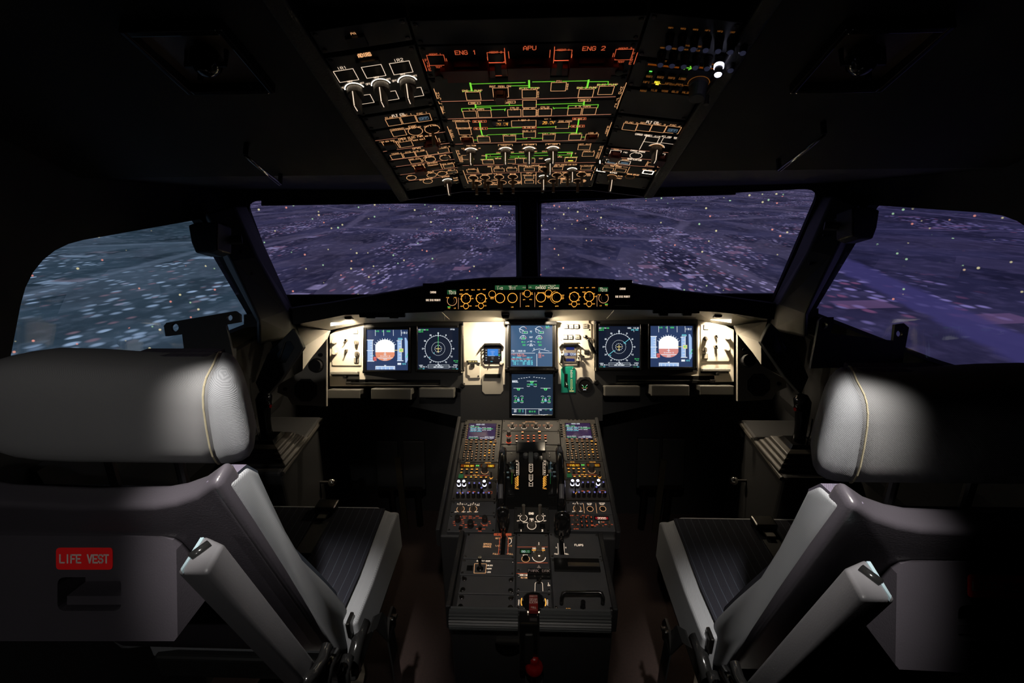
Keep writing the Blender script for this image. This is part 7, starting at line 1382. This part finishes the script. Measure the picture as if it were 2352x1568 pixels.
    poly = [fr(*q) for q in q4]
    if s < 0: poly = poly[::-1]
    p = Panel('air_outlet_panel', 'grey angled panel with a dark slanted air outlet below the %s corner pillar' % nm, OP, (600, 696, 820, 752, 905) if s < 0 else (1748, 1844, 808, 740, 893), 'vent', .02, fr, 'vent', screws=False, poly=poly, bevel=.003)
    pts = [p.L(*q) for q in ((470, 325), (500, 325), (535, 385), (455, 520), (395, 530), (380, 440))]
    if s < 0: pts = pts[::-1]
    b = MB(); b.prism(pts, -.001, .002); b.build('outlet_slot_shade', 'gloss', p.root); u0, v0 = p.L(455, 335); u1, v1 = p.L(400, 500); b = MB(); b.tube([(u0, v0, .003), (u1, v1, .003)], .003, 6); b.build('outlet_vane', 'black', p.root); p.done()
# side lining below the windows, reaching in to the consoles
for s in (-1, 1):
    b = MB(); b.loft([[(s*x, y, z) for x, z in ((.948, .60), (.915, .66), (.92, .80), (.935, .90), (.948, .905))] for y in (.70, 1.52)]); struct(b, 'trim_4' if s < 0 else 'trim_5', 'lining')
# ---------------------------------------------------------------- brackets, visor arms, rails
def plate_px(name, pts, d, t, m, label, cat, holes=()):
    c = D(*pts[0], d); pl = Plane(c, RT, UP)
    P = [pl.loc(*q) for q in pts]; b = MB()
    polys = [[Vector((*q, 0)) for q in P]]; allp = list(P)
    for hx, hy, hr in holes:
        hu, hv = pl.loc(hx, hy); H = [(hu+hr*cs(30*k), hv+hr*sn(30*k)) for k in range(12)]; polys.append([Vector((*q, 0)) for q in H]); allp += H
    n = len(allp); b.v = [(*q, 0) for q in allp]+[(*q, -t) for q in allp]
    for f_ in tessellate_polygon(polys): b.f += [tuple(f_), tuple(n+k for k in reversed(f_))]
    i = 0
    for pg in polys:
        L_ = len(pg)
        for k in range(L_): b.f.append((i+k, i+(k+1) % L_, n+i+(k+1) % L_, n+i+k))
        i += L_
    b.m = [0]*len(b.f)
    r = empty(name, c, pl.rot(), label=label, cat=cat); b.build('plate', m, r); return r, pl
r, pl = plate_px('chart_holder', [(376, 748), (382, 741), (540, 714), (551, 722), (552, 739), (518, 745), (520, 752), (545, 860), (430, 860), (418, 767), (380, 772)], 1.12, .008, 'black', 'black bracket plate with two holes standing before the captain side window', 'bracket', ((401, 752, .010), (527, 729.5, .0075)))
b = MB(); a = pl.loc(450, 800); c = pl.loc(515, 850); b.box(a[0], c[0], c[1], a[1], -.05, -.008); b.build('mount_block', 'black', r)
b = MB(); b.tube([((a[0]+c[0])/2, c[1]+.01, -.03), ((a[0]+c[0])/2-.12, c[1]-.02, -.05), ((a[0]+c[0])/2-.24, c[1]-.03, -.06)], .010, 8); b.build('mount_arm', 'black', r)
r, pl = plate_px('chart_holder', [(1882, 735), (1890, 728), (1915, 728), (1915, 745), (1908, 765), (2052, 782), (2056, 745), (2076, 742), (2088, 752), (2084, 775), (2072, 840), (1862, 846)], 1.12, .008, 'black', 'black bracket plate with two upright lugs before the first officer side window', 'bracket', ((1894, 747, .008), (2066, 766, .008)))
b = MB(); a = pl.loc(1920, 800); c = pl.loc(2040, 845); b.box(a[0], c[0], c[1], a[1], -.05, -.008); b.build('mount_block', 'black', r)
b = MB(); b.tube([((a[0]+c[0])/2, c[1]+.01, -.03), ((a[0]+c[0])/2+.09, c[1]-.02, -.05), ((a[0]+c[0])/2+.18, c[1]-.03, -.06)], .010, 8); b.build('mount_arm', 'black', r)
for x0, y0, x1, y1, lab in ((438, 512, 505, 582, 'black visor block at the top corner of the captain side window'), (1952, 478, 2014, 550, 'black visor block at the top corner of the first officer side window')):
    lx = x0 < 1200; c = D((x0+x1)/2, (y0+y1)/2, 1.18); pl = Plane(c, RT, UP); r = empty('visor_block', c, pl.rot(), label=lab, cat='visor bracket')
    W_, H_ = (x1-x0)/2*1.18/F, (y1-y0)/2*1.18/F; q = [(-W_, H_*.8), (-W_*.4, H_), (W_, H_), (W_, -H_*.8), (W_*.4, -H_), (-W_*.5, -H_), (-W_*.8, -H_*.3)]
    if not lx: q = [(-x, y) for x, y in q][::-1]
    b = MB(); b.prism(q, -.05, .01); b.build('body', 'black', r, bevel=.004)
    b = MB(); sg = 1 if lx else -1; b.tube([(0, 0, -.03), (sg*.06, .01, -.06)], .012, 8); b.build('arm', 'black', r)
# sun visor strips along the top of the windscreens
for pts, lab in (([(600, 463), (1185, 455)], 'slim dark sun visor strip along the top of the left windscreen'), ([(1240, 452), (1690, 438)], 'slim dark sun visor strip along the top of the right windscreen')):
    b = MB(); P = [D(x, y, 1.46+.24*(1-abs(x-1215)/640)) for x, y in pts]; b.loft([[p_+UP*u_+FW*f_ for u_, f_ in ((-.012, 0), (.014, 0), (.014, .006), (-.012, .006))] for p_ in P]); o = b.build('sun_visor', 'pillar'); mark(o, lab, 'sun visor')
# ceiling fittings: grab rails and reading lamps
CE = Plane((0, 1.0, 1.425), (1, 0, 0), (0, -.85, .435))
for pts, lab in (([(566, 330), (600, 362), (645, 400)], 'slim glossy grab rail on the ceiling left of the overhead panel'), ([(1890, 280), (1840, 325), (1788, 366)], 'slim glossy grab rail on the ceiling right of the overhead panel')):
    P = [CE.hit(x, y)+CE.n*.022 for x, y in pts]; r = empty('grab_rail', P[1], label=lab, cat='rail')
    b = MB(); b.tube([p_-P[1] for p_ in P], .0035, 8); b.build('rail', 'chrome', r, smooth=True)
    for p_ in (P[0], P[2]): b = MB(); b.tube([p_-P[1], p_-P[1]-CE.n*.024], .0045, 8); b.build('rail_post', 'black', r)
for s, (x, y) in ((-1, (470, 130)), (1, (1985, 125))):
    c = CE.hit(x, y); nm = 'captain' if s < 0 else 'first officer'
    r = empty('reading_lamp', c, CE.rot(), label='gimballed reading lamp in a brown ceiling recess above the %s' % nm, cat='lamp')
    w_ = .055
    b = MB(); b.prism([(-w_, -.05), (w_, -.05), (w_*1.1, .05), (-w_*1.1, .05)], -.004, .002); b.build('recess_plate', mat('recess_brown_%d' % s, (.16, .115, .085), .35, bump=.2, bscale=60), r, bevel=.001)
    b = MB(); k_ = .006
    for q in ((-w_*1.2, -w_*1.05, -.06, .06), (w_*1.05, w_*1.2, -.06, .06), (-w_*1.05, w_*1.05, .05, .06), (-w_*1.05, w_*1.05, -.06, -.05)): b.box(*q, -.003, .014)
    b.build('recess_rim', 'gloss', r, bevel=.002)
    b = MB(); b.lathe([(.013, .0), (.020, .010), (.019, .022), (.012, .032), (.006, .035)], -s*.012, .012, 20); b.build('lamp_ball', 'gloss', r, smooth=True)
    b = MB(); b.tube([(-s*.012-.027, .012, 0), (-s*.012-.027, .012, .022), (-s*.012+.027, .012, .022), (-s*.012+.027, .012, 0)], .0035, 8); b.build('gimbal', 'dsteel', r)
    b = MB(); b.lathe([(.004, 0), (.004, .012), (.003, .015)], s*.025, -.028, 10); b.build('added_bulb', 'gloss', r)  # made-up bulb, added for a glow in the recess; unlit
b = MB(); b.lathe([(.045, .0), (.045, .03), (.03, .04)], n=24); b.v = [(x, y, -z) for x, y, z in b.v]
for c_, lab in ((LAMP_AFT, 'round ceiling downlight at the rear edge of the overhead panel'), (LAMP_DOOR, 'round ceiling downlight by the cockpit rear wall')):
    lr = empty('downlight', c_+Vector((0, 0, .045)), label=lab, cat='lamp'); o = b.build('housing', 'black', lr)
# chrome ball knobs low on the inner faces of the side consoles
for x, y, s, nm in ((763, 1107, -1, 'captain'), (1685, 1103, 1, 'first officer')):
    c = onX(x, y, s*.700); r = empty('ball_knob', c, label='chrome ball knob low in the %s footwell beside the rudder pedals' % nm, cat='knob')
    b = MB(); b.lathe([(.004, -.015), (.010, -.012), (.0145, -.005), (.015, 0), (.0145, .005), (.010, .012), (.004, .015)], n=16); b.build('ball', 'chrome', r, smooth=True)
    b = MB(); b.tube([(0, 0, 0), (s*.06, 0, 0)], .005, 8); b.build('stem', 'dsteel', r)
